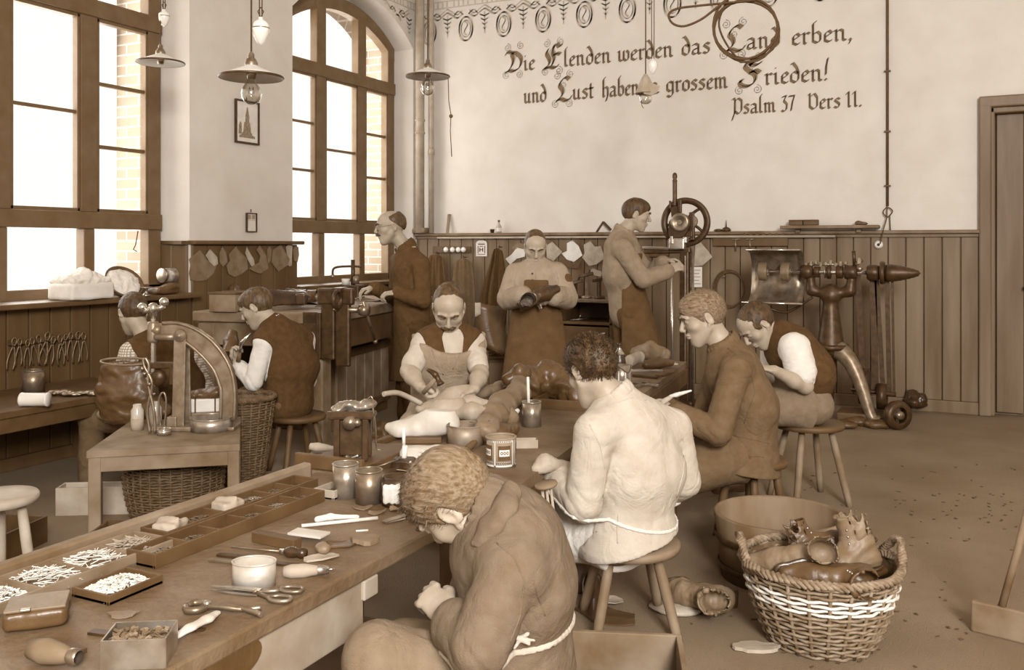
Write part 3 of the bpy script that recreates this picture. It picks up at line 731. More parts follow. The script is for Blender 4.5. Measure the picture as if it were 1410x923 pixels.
def person(label, Z, J, s, face, front, faceup=None, vox=.006, hs=None, top=None, vest=None, trousers=CL_DARK, apron=None, hair=None, shoes=LEATHD, hands=None, group=None, moustache=None, glasses=False, seed=0, brows=HAIRD):
    hs = hs or s
    for k in list(J):
        if not isinstance(J[k], Vector): px, py, dz = J[k]; J[k] = PZ(px, py, Z + dz)
    fr = dirc(*front); lat = (J['sL'] - J['sR']).normalized()
    nk, pv = J['neck'], J['pelvis']; md = J.get('mid', mid(nk, pv) - fr * .02)
    pl = (UP.cross(fr)).normalized()
    hL = J.get('hL', pv + pl * .085 * s); hR = J.get('hR', pv - pl * .085 * s)
    f, u, r = headframe(face, faceup); c = J['head']
    base = Vector((pv.x, pv.y, 0))
    root = thing('person', base, label, 'person', group)
    fr2 = (fr - lat * fr.dot(lat)).normalized()
    # skin: one continuous body
    b = SDF(); head(b, c, f, u, r, hs)
    b.cap(c - f * .022 * hs - u * .05 * hs, nk, .05 * hs, .056 * s, .02)
    b.cap(nk, md, .07 * s, .09 * s, .04, (lat, 1.25)); b.cap(md, pv, .09 * s, .1 * s, .04, (pl, 1.2))
    for k, si, e, w, h_, kn, an in (('L', J['sL'], J['eL'], J['wL'], hL, J['kL'], J['aL']), ('R', J['sR'], J['eR'], J['wR'], hR, J['kR'], J['aR'])):
        b.cap(nk - UP * .02, si, .05 * s, .05 * s, .03); b.chain([si, e, mid(e, w, .35), w], [.047 * s, .039 * s, .04 * s, .0255 * s], .02)
        hh = (hands or {}).get(k, {})
        d = dirc(*hh['d']) if 'd' in hh else (w - e); n = dirc(*hh.get('n', (0, 0, -1)))
        HANDS[(label, k)] = (hand(b, w, d, n, s * 1.03, k, hh.get('curl', (35, 40, 25)), thumb=hh.get('thumb', .5)), Vector(d).normalized(), n)
        b.chain([h_, kn, mid(kn, an, .3), an], [.075 * s, .05 * s, .05 * s, .033 * s], .03)
        toe = (fr * .15 + pl * (.03 if k == 'L' else -.03)) * s
        b.cap(an - UP * .03 * s, an + toe - UP * .05 * s, .032 * s, .025 * s, .02)
    V, F = b.mesh(vox); part(root, 'body', (V, F), SKIN)
    if shoes:
        for k in 'LR':
            an = J['a' + k]; toe = (fr * .17 + pl * (.03 if k == 'L' else -.03)) * s; g = SDF()
            g.cap(an + UP * .03 * s, an - UP * .04 * s, .042 * s, .045 * s, .02); g.cap(an - UP * .04 * s, an + toe - UP * .045 * s, .043 * s, .037 * s, .03, (pl, 1.1))
            g.plane((0, 0, .0), (0, 0, -1)); part(root, 'shoe', g.mesh(.008), shoes)
    # trousers
    if trousers:
        t = SDF(); t.cap(hL, hR, .095 * s, .095 * s, .03); t.cap(pv + (md - pv) * .25, pv, .11 * s, .115 * s, .04, (pl, 1.28))
        for k, h_ in (('L', hL), ('R', hR)):
            kn, an = J['k' + k], J['a' + k]; t.chain([h_, kn, mid(kn, an, .55), an + UP * .02], [.095 * s, .077 * s, .068 * s, .062 * s], .035)
        its = [(J['k' + k], J['k' + k] - (hL if k == 'L' else hR), .1, .045, .005) for k in 'LR'] + [(J['a' + k] + UP * .06, UP, .09, .04, .006) for k in 'LR'] + [(hL if k == 'L' else hR, J['k' + k] - pv, .12, .05, .005) for k in 'LR']
        part(root, 'trousers', t.mesh(max(vox, .007), addf(drapery(.007, 13, seed + 3, (1, 1, 1)), folds(its))), trousers)
    def torso(g, p, low=1.0):
        ch = mid(nk, md, .42) + fr2 * .012 * s
        g.cap(ch, md, (.108 * s + p), (.104 * s + p), .05, (lat, 1.38)); g.cap(md, mid(md, pv, low), .104 * s + p, .117 * s + p, .06, (pl, 1.36))
        g.cap(mid(nk, md, .3) - fr2 * .012 * s, md - fr2 * .012 * s, .098 * s + p, .104 * s + p, .05, (lat, 1.52))
        g.cap(nk + (c - nk).normalized() * .014, ch, .069 * s + p * .7, .1 * s + p, .045)
        for k in 'LR': g.cap(nk - UP * .012, J['s' + k], .046 * s + p * .6, .05 * s + p * .6, .045)
    if top:
        g = SDF(); p = top.get('p', .006); torso(g, p, top.get('low', 1.0)); its = [(md, (pv - md) + lat * .12, .16, .075, .005)]
        sr = top.get('sleeve', .054) * s
        for k in 'LR':
            si, e, w = J['s' + k], J['e' + k], J['w' + k]; cf = top.get('cuff', {}).get(k, .92)
            g.cap(mid(nk, si, .25) - UP * .03, si, .052 * s, (.052 + p) * s, .04)
            if cf > 0:
                g.chain([si, e, e + (w - e) * cf], [sr * 1.0 + p, sr * .92 + p, top.get('wrist', .043) * s + p], .006)
                d = (w - e).normalized(); g_end = e + (w - e) * (cf + .10)
                if top.get('hem'): g.cap(g_end - d * .03, g_end - d * .018, top['hem'] * s, top['hem'] * s, .006)
            else:
                g.chain([si, si + (e - si) * (1 + cf)], [sr + p, sr * 1.05 + p], .03)
                q = si + (e - si) * (1 + cf); dd = (e - si).normalized(); g.cap(q - dd * .012, q + dd * .016, sr * 1.03 + p, sr * .98 + p, .006)
            its += [(e, (w - e).normalized() + (e - si).normalized(), .085, .034, .0065), (mid(si, e, .12) - UP * .05, e - si, .09, .045, .006), (mid(e, w, .8), w - e, .07, .028, .0045), (mid(si, e, .6), (e - si) + lat * .1, .1, .06, .003)]
        if top.get('skirt'):
            hem, rad, wd = top['skirt']; g.cap(mid(md, pv, .6), hem, .125 * s, rad, .05, (pl, wd))
            g.plane(hem, hem - pv, .006)
        TV = g.mesh(vox, addf(drapery(.010 * top.get('fold', 1), 11, seed), drapery(.004 * top.get('fold', 1), 26, seed + 4, (1, 1, .6)), wrinkle(.0012, 40, seed + 9), folds(its)))
        jk = part(root, top.get('name', 'jacket'), TV, top['m'])
        if top.get('belt'): girdle(jk, TV[0], TV[1], mid(md, pv, top['belt'][0]), pv - md, top['belt'][1], sag=top['belt'][2])
        if top.get('collar'):
            q = SDF(); ax = (c - nk).normalized(); x = (fr - ax * fr.dot(ax)).normalized(); y = ax.cross(x); H, rad = top['collar']
            pts = [nk + ax * (.02 + H * .5) * s - x * .004 + (x * math.cos(a) * (rad * 1.13 + .004) + y * math.sin(a) * rad * 1.13) * s for a in (math.radians(d) for d in range(28, 333, 16))]
            for a_, b_ in zip(pts, pts[1:]): q.cap(a_, b_, .0085 * s, .0085 * s, .006, (ax, 2.6 * H / .03))
            part(jk, 'collar', q.mesh(min(vox, .005), wrinkle(.0012, 25, seed)), top.get('cm', top['m']))
    if vest:
        g = SDF(); torso(g, .02, vest.get('low', .55)); its = [(md, pv - md, .2, .06, .005)]
        for k in 'LR':
            si = J['s' + k]; g.cap(mid(nk, si, .2) - UP * .02, mid(nk, si, .8), .058 * s, .066 * s, .03)
            g.cap(si + (J['e' + k] - si) * .1 + (si - nk).normalized() * .03, J['e' + k], .073 * s, .075 * s, .012, None, 's')
        if vest.get('neckcut', True):
            g.cap(nk + fr2 * .09 * s, md + fr2 * .16 * s - (md - nk) * .3, .055 * s, .03 * s, .01, None, 's')
        part(root, 'waistcoat', g.mesh(vox, addf(drapery(.006, 12, seed + 5), folds(its))), vest['m'])
    if apron: apron(root, J, s, fr2, lat, pl, torso, hL, hR, md, vox)
    if hair: make_hair(c, f, u, r, hs, hair, root, hair['m'], min(vox, .005), seed, hair.get('strands', 0), hair.get('slen', .018))
    Q = lambda a, b_, e: c + (r * a + f * b_ + u * e) * hs
    for k in (-1, 1):
        g = SDF(); g.chain([Q(.014 * k, .1035, .029), Q(.032 * k, .1, .036), Q(.049 * k, .087, .029)], [.0042 * hs, .0048 * hs, .003 * hs], .003); part(root, 'eyebrow', g.mesh(.0028, wrinkle(.0008, 200, 3)), brows)
    if moustache:
        g = SDF(); w_ = moustache
        for k in (-1, 1): g.chain([Q(.003 * k, .106, -.041), Q(.018 * k, .102, -.044), Q(w_ * k, .088, -.05)], [.008 * hs, .0085 * hs, .0035 * hs], .006)
        part(root, 'moustache', g.mesh(.003, wrinkle(.0015, 150, 4)), HAIRD)
    if glasses:
        g = MB()
        for k in (-1, 1):
            ctr = Q(.032 * k, .103, .008); g.tube([ctr + (r * math.cos(a) * .021 + u * math.sin(a) * .018) * hs for a in (2 * PI * i / 18 for i in range(18))], .0014, 6, closed=True)
            g.tube([Q(.053 * k, .1, .012), Q(.074 * k, .06, .014), Q(.079 * k, -.01, .016)], .0013, 6)
        g.tube([Q(-.012, .104, .012), Q(0, .108, .015), Q(.012, .104, .012)], .0013, 6); part(root, 'spectacles', g, STEEL)
    B = lambda a, q: round((a - q).length / s, 2)
    print('BONES', label[:28], 'ua', B(J['sL'], J['eL']), B(J['sR'], J['eR']), 'fa', B(J['eL'], J['wL']), B(J['eR'], J['wR']), 'sh', B(J['sL'], J['sR']), 'sp', B(nk, pv), 'th', B(hL, J['kL']), B(hR, J['kR']), 'shin', B(J['kL'], J['aL']), B(J['kR'], J['aR']), 'neck', B(nk, c), 'pz', round(pv.z, 2), 'xy', [round(x, 2) for x in pv])
    return root
def girdle(root, V, F, c, ax, m, name='apron_string', r=.0045, wide=1.6, a0=0, a1=360, sag=0.0):
    from mathutils.bvhtree import BVHTree
    t = BVHTree.FromPolygons([tuple(v) for v in V], [tuple(q) for q in F]); u, w, d = frame(ax); pts = []
    for i in range(49):
        a = math.radians(a0 + (a1 - a0) * i / 48); n = u * math.cos(a) + w * math.sin(a); cc = c + d * sag * math.sin(a)
        h = t.ray_cast(cc + n * .6, -n)[0]
        if h is not None: pts.append(h + n * r * .4)
    g = SDF()
    for a, b in zip(pts, pts[1:]):
        if (a - b).length < .12: g.cap(a, b, r, r, .003, (d, wide))
    return part(root, name, g.mesh(.004), m), pts
def apron_bib(m, topc=.25, lap=True, bibw=1.0, skirt=None, name='apron', seed=1, strap=False, p=.024, dip=0):
    """front shell over chest and lap"""
    def fn(root, J, s, fr, lat, pl, torso, hL, hR, md, vox):
        nk, pv = J['neck'], J['pelvis']; g = SDF(); torso(g, p, 1.0)
        g.plane(mid(nk, md, topc), nk - md, .01)
        if dip: g.cap(mid(nk, md, topc) + fr * .02, mid(nk, md, topc) + fr * .25, dip * s, dip * s, .02, (lat, 1.7), 's')
        g.plane(md + fr * .025 * s, -fr, .01)
        for k in (-1, 1): g.plane(md + lat * k * .135 * s * bibw, lat * k + fr * .2, .01)
        if lap:
            kn = mid(J['kL'], J['kR']); hp = mid(hL, hR)
            for h_, k in ((hL, 'L'), (hR, 'R')): g.cap(h_ + fr * .05, J['k' + k], .11 * s, .098 * s, .05)
            g.cap(mid(hp, kn, .3), kn + fr * .03, .1 * s, .1 * s, .05, (pl, 1.5)); g.cap(kn + fr * .05, kn + fr * .08 - UP * .26 * s, .06 * s, .06 * s, .05, (pl, 2.6))
        if skirt:
            hem, rad, wd = skirt; g.cap(mid(md, pv, .4) + fr * .02, hem, .125 * s, rad, .05, (pl, wd)); g.plane(hem, (hem - pv), .006)
        g.plane(pv - fr * .02 * s, -fr, .01)
        its = [(pv, pv - md, .2, .07, .007), (md, lat, .18, .09, .004)]
        part(root, name, g.mesh(vox, addf(drapery(.012, 10, seed), folds(its))), m)
    return fn
W = lambda r, f, z: RIGHT * r + FWD * f + UP * z
# the cast, each measured joint by joint
P_FORE = person('foreman in dark coat and spectacles standing at the vice bench by the window', 7.0,
  dict(head=(538, 313, 0), neck=(562, 347, .02), sL=(580, 364, -.15), sR=(548, 360, .2), eL=(583, 414, -.19), wL=(546, 403, -.22), eR=(545, 412, .2), wR=(514, 396, .02), mid=(567, 400, .04), pelvis=(566, 446, .06), kL=(566, 535, -.05), kR=(560, 533, .12), aL=(572, 597, -.02), aR=(560, 592, .16)),
  1.0, (-.9, -.3, -.12), (-.85, -.45, 0), hs=1.07, top=dict(m=CL_DARK, p=.01, collar=(.045, .066), skirt=(PZ(568, 522, 7.05), .17, 1.15), low=1.0), trousers=CL_VEST,
  hair=dict(m=HAIRM, t=.006, fore=.02, bald=True), moustache=.03, glasses=True, seed=1,
  hands=dict(L=dict(d=(-.95, -.1, -.1), n=(0, .3, -1), curl=(40, 45, 30)), R=dict(d=(-.9, -.4, -.2), n=(0, 0, -1), curl=(40, 35, 20))))
P_WHEEL = person('man in pale shirt and dark apron working at the flywheel machine', 6.8,
  dict(head=(876, 296, 0), neck=(856, 325, 0), sR=(857, 343, -.18), sL=(866, 342, .17), eR=(886, 385, -.24), wR=(920, 373, -.16), eL=(892, 380, .2), wL=(914, 360, .06), mid=(856, 378, 0), pelvis=(864, 430, 0), kR=(885, 512, -.1), kL=(862, 515, .1), aR=(880, 592, -.12), aL=(848, 594, .1)),
  1.0, (.97, -.05, -.22), (.95, .1, 0), hs=.97, top=dict(name='shirt', m=CL_SHIRT, p=.014, collar=(.03, .062), sleeve=.058), trousers=CL_DARK,
  apron=apron_bib(CL_APRD, .45, False, 1.2, (PZ(880, 500, 6.8), .2, 1.2)), hair=dict(m=HAIRD, t=.009, top=.004, part=1, rough=.001), seed=2,
  hands=dict(R=dict(d=(.9, .1, .35), n=(.2, .8, -.5), curl=(30, 35, 20)), L=dict(d=(.9, -.2, .1), n=(.2, -.3, -.9))))
P_SMOCK = person('boy in pale smock and long apron standing and brushing a dark shoe', 5.9,
  dict(head=(737, 340, 0), neck=(738, 369, .03), sR=(711, 378, .03), sL=(767, 378, .03), eR=(699, 412, -.02), wR=(721, 407, -.2), eL=(780, 410, -.02), wL=(762, 408, -.2), mid=(738, 405, .04), pelvis=(738, 446, .04), kR=(727, 535, 0), kL=(751, 535, 0), aR=(726, 608, 0), aL=(752, 608, 0)),
  .86, (.06, -.86, -.5), (0, -1, 0), hs=.9, top=dict(name='smock', m=CL_SMOCK, p=.016, collar=(.03, .06), sleeve=.07, wrist=.055), trousers=CL_DARK,
  apron=apron_bib(CL_APRD, .4, False, .85, (PZ(739, 545, 5.88), .17, 1.45), p=.03), hair=dict(m=HAIRM, t=.005, rough=.001), seed=3,
  hands=dict(R=dict(d=(.95, -.1, -.35), n=(.1, -.6, -.8), curl=(18, 20, 15)), L=dict(d=(-.7, -.2, -.5), n=(-.3, .5, .7))))
P_MASTER = person('master with moustache in waistcoat and leather apron hammering at the bench', 4.5,
  dict(head=(618, 424, 0), neck=(619, 463, .06), sR=(588, 473, .04), sL=(650, 473, .1), eR=(563, 511, -.08), wR=(579, 533, -.2), eL=(661, 515, -.08), wL=(653, 536, -.22), mid=(615, 515, .13), pelvis=(612, 572, .2), kR=(575, 592, -.12), kL=(640, 590, -.1), aR=(575, 690, -.1), aL=(640, 690, -.08)),
  1.0, (.04, -.78, -.62), (.15, -.98, 0), vox=.005, hs=1.0, top=dict(name='shirt', m=CL_PALE, p=.008, collar=(.03, .06), sleeve=.044, cuff=dict(L=-.3, R=-.3)),
  vest=dict(m=CL_VEST, low=.6, neckcut=True), apron=apron_bib(CL_APRON, .0, True, 1.45, p=.036, dip=.075), hair=dict(m=HAIRM, t=.0045, rough=.0012, strands=1200, slen=.01, stand=.8), moustache=.036, seed=4,
  hands=dict(R=dict(d=(.5, -.5, -.6), n=(.6, -.2, -.2), curl=(60, 70, 40)), L=dict(d=(-.75, -.55, -.2), n=(0, 0, -1), curl=(25, 30, 20))))
P_CHECK = person('boy seen from behind in checked shirt seated at the left window bench', 5.35,
  dict(head=(183, 431, 0), neck=(207, 470, 0), sL=(181, 486, -.13), sR=(262, 487, .15), eL=(160, 545, -.19), wL=(140, 571, -.12), eR=(285, 545, .15), wR=(240, 560, .3), mid=(236, 528, .0), pelvis=(240, 574, 0), kL=(128, 578, .02), kR=(165, 568, .3), aL=(122, 668, .02), aR=(165, 645, .32)),
  .95, (-.58, .74, -.34), (-.62, .78, 0), hs=.98, top=dict(name='shirt', m=CL_PLAID, p=.008, low=.4, sleeve=.06, cuff=dict(L=.35, R=.9), collar=(.02, .058)), vest=dict(m=CL_VEST, low=1.0, neckcut=False), trousers=CL_BROWN,
  hair=dict(m=HAIRD, t=.007, rough=.0018), seed=5, hands=dict(L=dict(d=(.5, -.3, -.3), n=(.3, .2, .8), curl=(25, 30, 20))))
P_KNIFE = person('boy in dark waistcoat and white sleeves holding a knife before the vice bench', 5.55,
  dict(head=(354, 424, 0), neck=(380, 451, 0), sL=(364, 472, -.12), sR=(420, 468, .12), eL=(349, 526, -.14), wL=(326, 501, -.03), eR=(424, 524, .18), wR=(372, 520, .26), mid=(400, 505, .02), pelvis=(396, 556, 0), kL=(330, 562, -.02), kR=(340, 550, .3), aL=(332, 642, 0), aR=(345, 622, .32)),
  .95, (-.88, .12, -.46), (-.8, .5, 0), hs=.98, top=dict(name='shirt', m=CL_WHITE, p=.004, low=.4, sleeve=.056, cuff=dict(L=.8, R=.85), collar=(.025, .058)), vest=dict(m=CL_VEST, low=1.0, neckcut=False), trousers=CL_BROWN,
  hair=dict(m=HAIRM, t=.008, top=.004, rough=.0018, strands=1200, slen=.012, stand=.4, flow=(.2, 0, 0)), seed=6, hands=dict(L=dict(d=(-.2, .1, 1), n=(.6, -.4, 0), curl=(55, 60, 40)), R=dict(d=(-1, .1, .1))))
BOY = person('boy in brown jacket bent over his work nearest to the camera', 2.05,
  dict(head=(628, 690, .02), neck=(692, 716, .02), sL=(702, 785, -.13), sR=(672, 742, .2), eL=(658, 893, -.2), wL=(616, 846, -.04), eR=(640, 860, .2), wR=(625, 880, .2), mid=(712, 800, .03), pelvis=(716, 925, .03), kL=(522, 908, -.07), kR=(560, 900, .22), aL=(525, 1085, -.05), aR=(555, 1040, .22)),
  .95, (-.52, .34, -.78), (-.95, .28, 0), (-.8, .02, .6), vox=.005, hs=.98, top=dict(m=CL_JACKET, p=.012, sleeve=.054, wrist=.048, cuff=dict(L=.6, R=.9), collar=(.05, .07), belt=(.45, CL_PALE, .0)), trousers=CL_GREY,
  hair=dict(m=HAIRL, t=.009, top=.008, rough=.002, strands=5000, slen=.024, stand=.1, flow=(.9, 0, .1)), seed=7,
  hands=dict(L=dict(d=(-.5, .6, .2), n=(.1, .6, -.5)), R=dict(d=(-.6, .1, .1), n=(0, -.5, -.6))))
P_PALE = person('youth in pale jacket seen from behind on a stool at the middle of the bench', 3.25,
  dict(head=(815, 512, .02), neck=(853, 558, 0), sL=(820, 597, -.13), sR=(925, 590, .12), eL=(803, 694, -.13), wL=(768, 655, .06), eR=(941, 662, .16), wR=(890, 690, .36), mid=(880, 650, .01), pelvis=(864, 728, .03), kL=(748, 738, .18), kR=(795, 715, .38), aL=(748, 835, .17), aR=(800, 795, .4)),
  .98, (-.46, .78, -.46), (-.76, .65, 0), vox=.005, hs=.98, top=dict(m=CL_PALE, p=.014, sleeve=.056, wrist=.052, collar=(.03, .064), skirt=(PZ(868, 745, 3.28), .18, 1.15), belt=(.66, CL_WHITE, .02)), trousers=CL_GREY, apron=apron_bib(CL_WHITE, .86, True, 1.25, p=.03),
  hair=dict(m=HAIRD, t=.011, top=.006, rough=.003, strands=4500, slen=.024, stand=.9, nape=-.045), seed=8,
  hands=dict(L=dict(d=(-.7, .6, .15), n=(.3, .2, -.8), curl=(45, 45, 30)), R=dict(d=(-.8, .3, .1))))
P_FAIR = person('young man with parted fair hair in brown jacket seated in profile', 4.3,
  dict(head=(968, 438, 0), neck=(1000, 484, 0), sL=(1013, 510, -.17), sR=(992, 503, .17), eL=(988, 594, -.22), wL=(927, 569, -.14), eR=(968, 588, .18), wR=(918, 563, .08), mid=(1030, 560, 0), pelvis=(1028, 622, 0), kL=(895, 668, -.1), kR=(905, 655, .18), aL=(905, 762, -.08), aR=(915, 740, .2)),
  1.0, (-.93, -.02, -.34), (-.95, .3, 0), vox=.005, hs=1.02, top=dict(m=CL_BROWN, p=.012, sleeve=.056, collar=(.035, .064), skirt=(PZ(1024, 645, 4.3), .17, 1.2)), trousers=CL_DARK,
  apron=apron_bib(CL_BROWN, .8, True, 1.0), hair=dict(m=HAIRL, t=.008, top=.008, part=1, rough=.0018, strands=1500, slen=.02, stand=.12, flow=(-.6, 0, .1)), seed=9,
  hands=dict(L=dict(d=(-.9, .1, .25), n=(.3, .5, -.3), curl=(60, 60, 40)), R=dict(d=(-.9, -.3, .2), n=(0, -.4, -.7))))
P_ROLLED = person('youth in white rolled sleeves bent over on the farthest stool', 4.9,
  dict(head=(1043, 448, 0), neck=(1077, 463, 0), sL=(1094, 480, -.14), sR=(1066, 470, .17), eL=(1109, 532, -.2), wL=(1066, 510, -.26), eR=(1068, 525, .14), wR=(1040, 515, -.08), mid=(1108, 508, .02), pelvis=(1108, 556, 0), kL=(1018, 562, -.12), kR=(1025, 552, .18), aL=(1020, 655, -.1), aR=(1030, 646, .2)),
  .95, (-.64, -.18, -.74), (-.92, -.3, 0), (-.72, -.1, .68), vox=.005, hs=1.0, top=dict(name='shirt', m=CL_WHITE, p=.010, low=.4, sleeve=.068, cuff=dict(L=-.42, R=-.42)), vest=dict(m=CL_VEST, low=.3, neckcut=False), trousers=CL_GREY,
  apron=apron_bib(CL_GREY, .7, True, 1.4, p=.036), hair=dict(m=HAIRD, t=.008, rough=.0018, strands=1200, slen=.014, stand=.5), seed=10,
  hands=dict(L=dict(d=(-.9, -.1, .2), n=(0, .2, -1)), R=dict(d=(-.9, -.2, 0), n=(0, 0, -1))))

jk = next(o for o in BOY.children if o.name.startswith('jacket'))
b = SDF()
for pts in ([(700, 668, -.02), (690, 690, -.06), (668, 722, -.1), (652, 748, -.11)], [(706, 672, -.03), (697, 694, -.075), (676, 726, -.115), (660, 750, -.12)], [(712, 680, -.04), (704, 700, -.085), (684, 728, -.12), (668, 748, -.125)]):
    b.chain([PZ(x, y, 2.05 + d) for x, y, d in pts], [.010, .011, .010, .006], .02)
part(jk, 'lapel', b.mesh(.004, wrinkle(.0015, 40, 2)), CL_JACKET)
b = SDF(); k0 = PZ(716, 880, 1.905)
for dx, dy, r_ in ((-.02, .009, .004), (.02, -.01, .003), (-.012, -.018, .003), (.016, .012, .004), (.03, -.002, .003)): b.cap(k0, k0 + RIGHT * dx + UP * dy - FWD * .004, .005, r_, .003)
part(jk, 'knot', b.mesh(.003, wrinkle(.001, 80, 2)), CL_PALE)

from mathutils.bvhtree import BVHTree
def seams(root, pname, lines, m, r=.0022, name='seam'):
    """raised seam lines laid on the cloth surface seen at these picture points"""
    o = next(c for c in root.children if c.name.split('.')[0] == pname); w = wloc(o)
    t = BVHTree.FromPolygons([v.co + w for v in o.data.vertices], [p.vertices[:] for p in o.data.polygons]); e = Vector((0, 0, CAMH))
    for ln in lines:
        pts = []
        for a, b in zip(ln, ln[1:]):
            for k in range(7):
                d = (PZ(a[0] + (b[0] - a[0]) * k / 7, a[1] + (b[1] - a[1]) * k / 7, 1) - e).normalized(); h = t.ray_cast(e, d)[0]
                if h is not None and (not pts or (h - pts[-1]).length < .09): pts.append(h)
        if len(pts) > 2: part(o, name, MB().tube(pts, r, 6), m)
    return t
def stud(root, pname, px, py, r, m, name='button'):
    o = next(c for c in root.children if c.name.split('.')[0] == pname); w = wloc(o); t = BVHTree.FromPolygons([v.co + w for v in o.data.vertices], [p.vertices[:] for p in o.data.polygons]); e = Vector((0, 0, CAMH))
    h, n, _, _ = t.ray_cast(e, (PZ(px, py, 1) - e).normalized())
    if h is not None: part(o, name, MB().lathe([(0, .003), (r * .8, .003), (r, .001), (r, -.003)], h, axis=n, n=16), m)
seams(P_PALE, 'jacket', [[(812, 585), (826, 612), (834, 650), (829, 690)], [(930, 580), (944, 615), (940, 655), (930, 690)], [(852, 708), (850, 730), (851, 752)], [(836, 560), (870, 548), (893, 552)]], CL_PALE)
seams(BOY, 'jacket', [[(688, 690), (686, 715), (684, 748)], [(684, 748), (708, 768), (722, 800), (716, 850), (700, 890)], [(734, 800), (742, 825), (752, 852)]], CL_JACKET, .0018)
seams(P_FAIR, 'jacket', [[(1002, 480), (1030, 500), (1040, 540), (1022, 590)], [(1010, 600), (1040, 606), (1062, 612)], [(1000, 615), (1030, 628), (1056, 630)]], CL_BROWN)
seams(P_WHEEL, 'shirt', [[(848, 330), (866, 342), (874, 365), (868, 390)]], CL_SHIRT)
seams(P_FORE, 'jacket', [[(560, 352), (548, 370), (540, 392)], [(568, 356), (562, 385), (566, 412)]], CL_DARK)
seams(P_SMOCK, 'smock', [[(737, 372), (738, 384), (738, 392)], [(712, 372), (708, 388), (711, 402)], [(766, 372), (769, 388), (766, 402)]], CL_SMOCK)
for y in (377, 386): stud(P_SMOCK, 'smock', 733, y, .007, IRON)
stud(P_SMOCK, 'smock', 783, 383, .03, CL_APRD, 'sleeve_patch')
seams(P_MASTER, 'apron', [[(590, 470), (600, 495), (612, 520)], [(645, 470), (632, 490), (622, 512)]], CL_APRON, .003, 'crease')
# ------------------------------------------------------------------ furniture and baskets
HB = .58                                                        # height of the cobblers' bench
def circ(c, r, n, z=0, a0=0): return [(c[0] + r * math.cos(a0 + 2 * PI * i / n), c[1] + r * math.sin(a0 + 2 * PI * i / n), z) for i in range(n)]
def stool(x, y, r, h, label, n=4, rz=.4, m=None, splay=.06, name='stool', sm=None):
    m = m or WOOD
    t = thing(name, (x, y, 0), label, 'stool')
    b = MB().lathe([(0, h - .035), (r * .8, h - .035), (r * .97, h - .03), (r, h - .018), (r, h - .008), (r * .96, h), (r * .6, h - .004), (0, h - .006)], (x, y, 0), n=40); st = part(t, 'seat', b, sm or m)
    for k in range(n):
        a = rz + 2 * PI * k / n; p = Vector((x + math.cos(a) * r * .62, y + math.sin(a) * r * .62, h - .03)); q = Vector((x + math.cos(a) * (r * .62 + splay), y + math.sin(a) * (r * .62 + splay), 0))
        part(t, 'leg', MB().tube([p, mid(p, q, .3), mid(p, q, .8), q], [.016, .019, .018, .016], 10), m)
    return t
stool(-1.085, 3.14, .185, .315, 'low round stool under the youth in the pale jacket', rz=-.25, splay=.09)
stool(-.90, 4.36, .165, .375, 'low round stool under the fair-haired young man, behind the tub', rz=.3, m=WOODD)
stool(-.755, 5.12, .185, .425, 'stool with pale splayed legs under the youth farthest right', rz=-.15, splay=.1, sm=WOODD)
stool(-.90, 1.9, .17, .31, 'low round stool under the boy nearest to the camera', rz=.5, m=WOODD)
stool(-2.42, 4.1, .17, .4, 'low round stool under the master with the leather apron', rz=.5, m=WOODD)
stool(-4.1, 3.98, .17, .36, 'low dark stool under the boy in the checked shirt', rz=.5, m=WOODD)
stool(-3.62, 4.4, .17, .35, 'low dark stool under the boy with white sleeves', rz=.3, m=WOODD, splay=.08)
stool(-3.2, 2.2, .135, .45, 'pale round-topped stool at the left edge of the picture', n=3, m=WOODL)
# main cobblers' bench, near part with lip and deep side board
t = thing('workbench', (-1.68, 1.6, 0), 'low cobblers bench with raised lip, in front, covered with tools', 'workbench')
part(t, 'table_top', MB().box((-1.68, 1.63, HB - .02), (.7, 1.88, .04), bev=.006), BENCH)
b = MB().box((-2.02, 1.56, HB + .005), (.035, 1.9, .085), bev=.008); part(t, 'lip', b, WOOD)
b = MB().box((-1.355, 1.29, HB - .105), (.03, 1.18, .13), bev=.004); part(t, 'side_board', b, mat('worn_side_board', .54, .65, var=.1, scale=7, bump=.25))
b = MB().box((-1.375, 1.9, HB - .065), (.09, .06, .05), bev=.004); part(t, 'batten', b, WOODL)
part(t, 'end_board', MB().box((-1.68, .71, HB - .1), (.62, .03, .12), bev=.004), WOOD)
part(t, 'cross_board', MB().box((-1.68, 2.53, HB - .1), (.62, .03, .12), bev=.004), WOODD)
for x in (-1.95, -1.42):
    for y in (.8, 2.47): part(t, 'leg', MB().box((x, y, (HB - .04) / 2), (.07, .07, HB - .04), bev=.006), WOODD)
part(t, 'shelf', MB().box((-1.68, 1.65, .16), (.5, 1.6, .025), bev=.004), WOODD)
# middle and far part
P4 = [(-2.06, 2.58), (-1.30, 2.58), (-1.70, 6.12), (-2.2, 6.08)]
t = thing('workbench', (-1.8, 4.3, 0), 'long low workbench with lasts, tins and trays running away from the camera', 'workbench')
b = MB().prism(P4, (0, 0, HB - .04), (1, 0, 0), (0, 1, 0), .04); part(t, 'table_top', b, BENCH)
for (a, c, i0) in ((1, 2, .02), (3, 0, .02)):
    p, q = Vector((*P4[a], HB - .09)), Vector((*P4[c], HB - .09)); b = MB().beam(mid(p, q, .01), mid(p, q, .99), .03, .1, bev=.004); part(t, 'side_board', b, WOODD)
for (x, y) in ((-1.98, 2.7), (-1.4, 2.7), (-1.62, 4.6), (-2.06, 4.6), (-1.78, 6.0), (-2.12, 6.0)): part(t, 'leg', MB().box((x, y, (HB - .04) / 2), (.07, .07, HB - .04), bev=.006), WOODD)
part(t, 'lip', MB().beam((-2.06, 2.62, HB + .012), (-2.13, 4.2, HB + .012), .025, .024, bev=.004), WOODD)
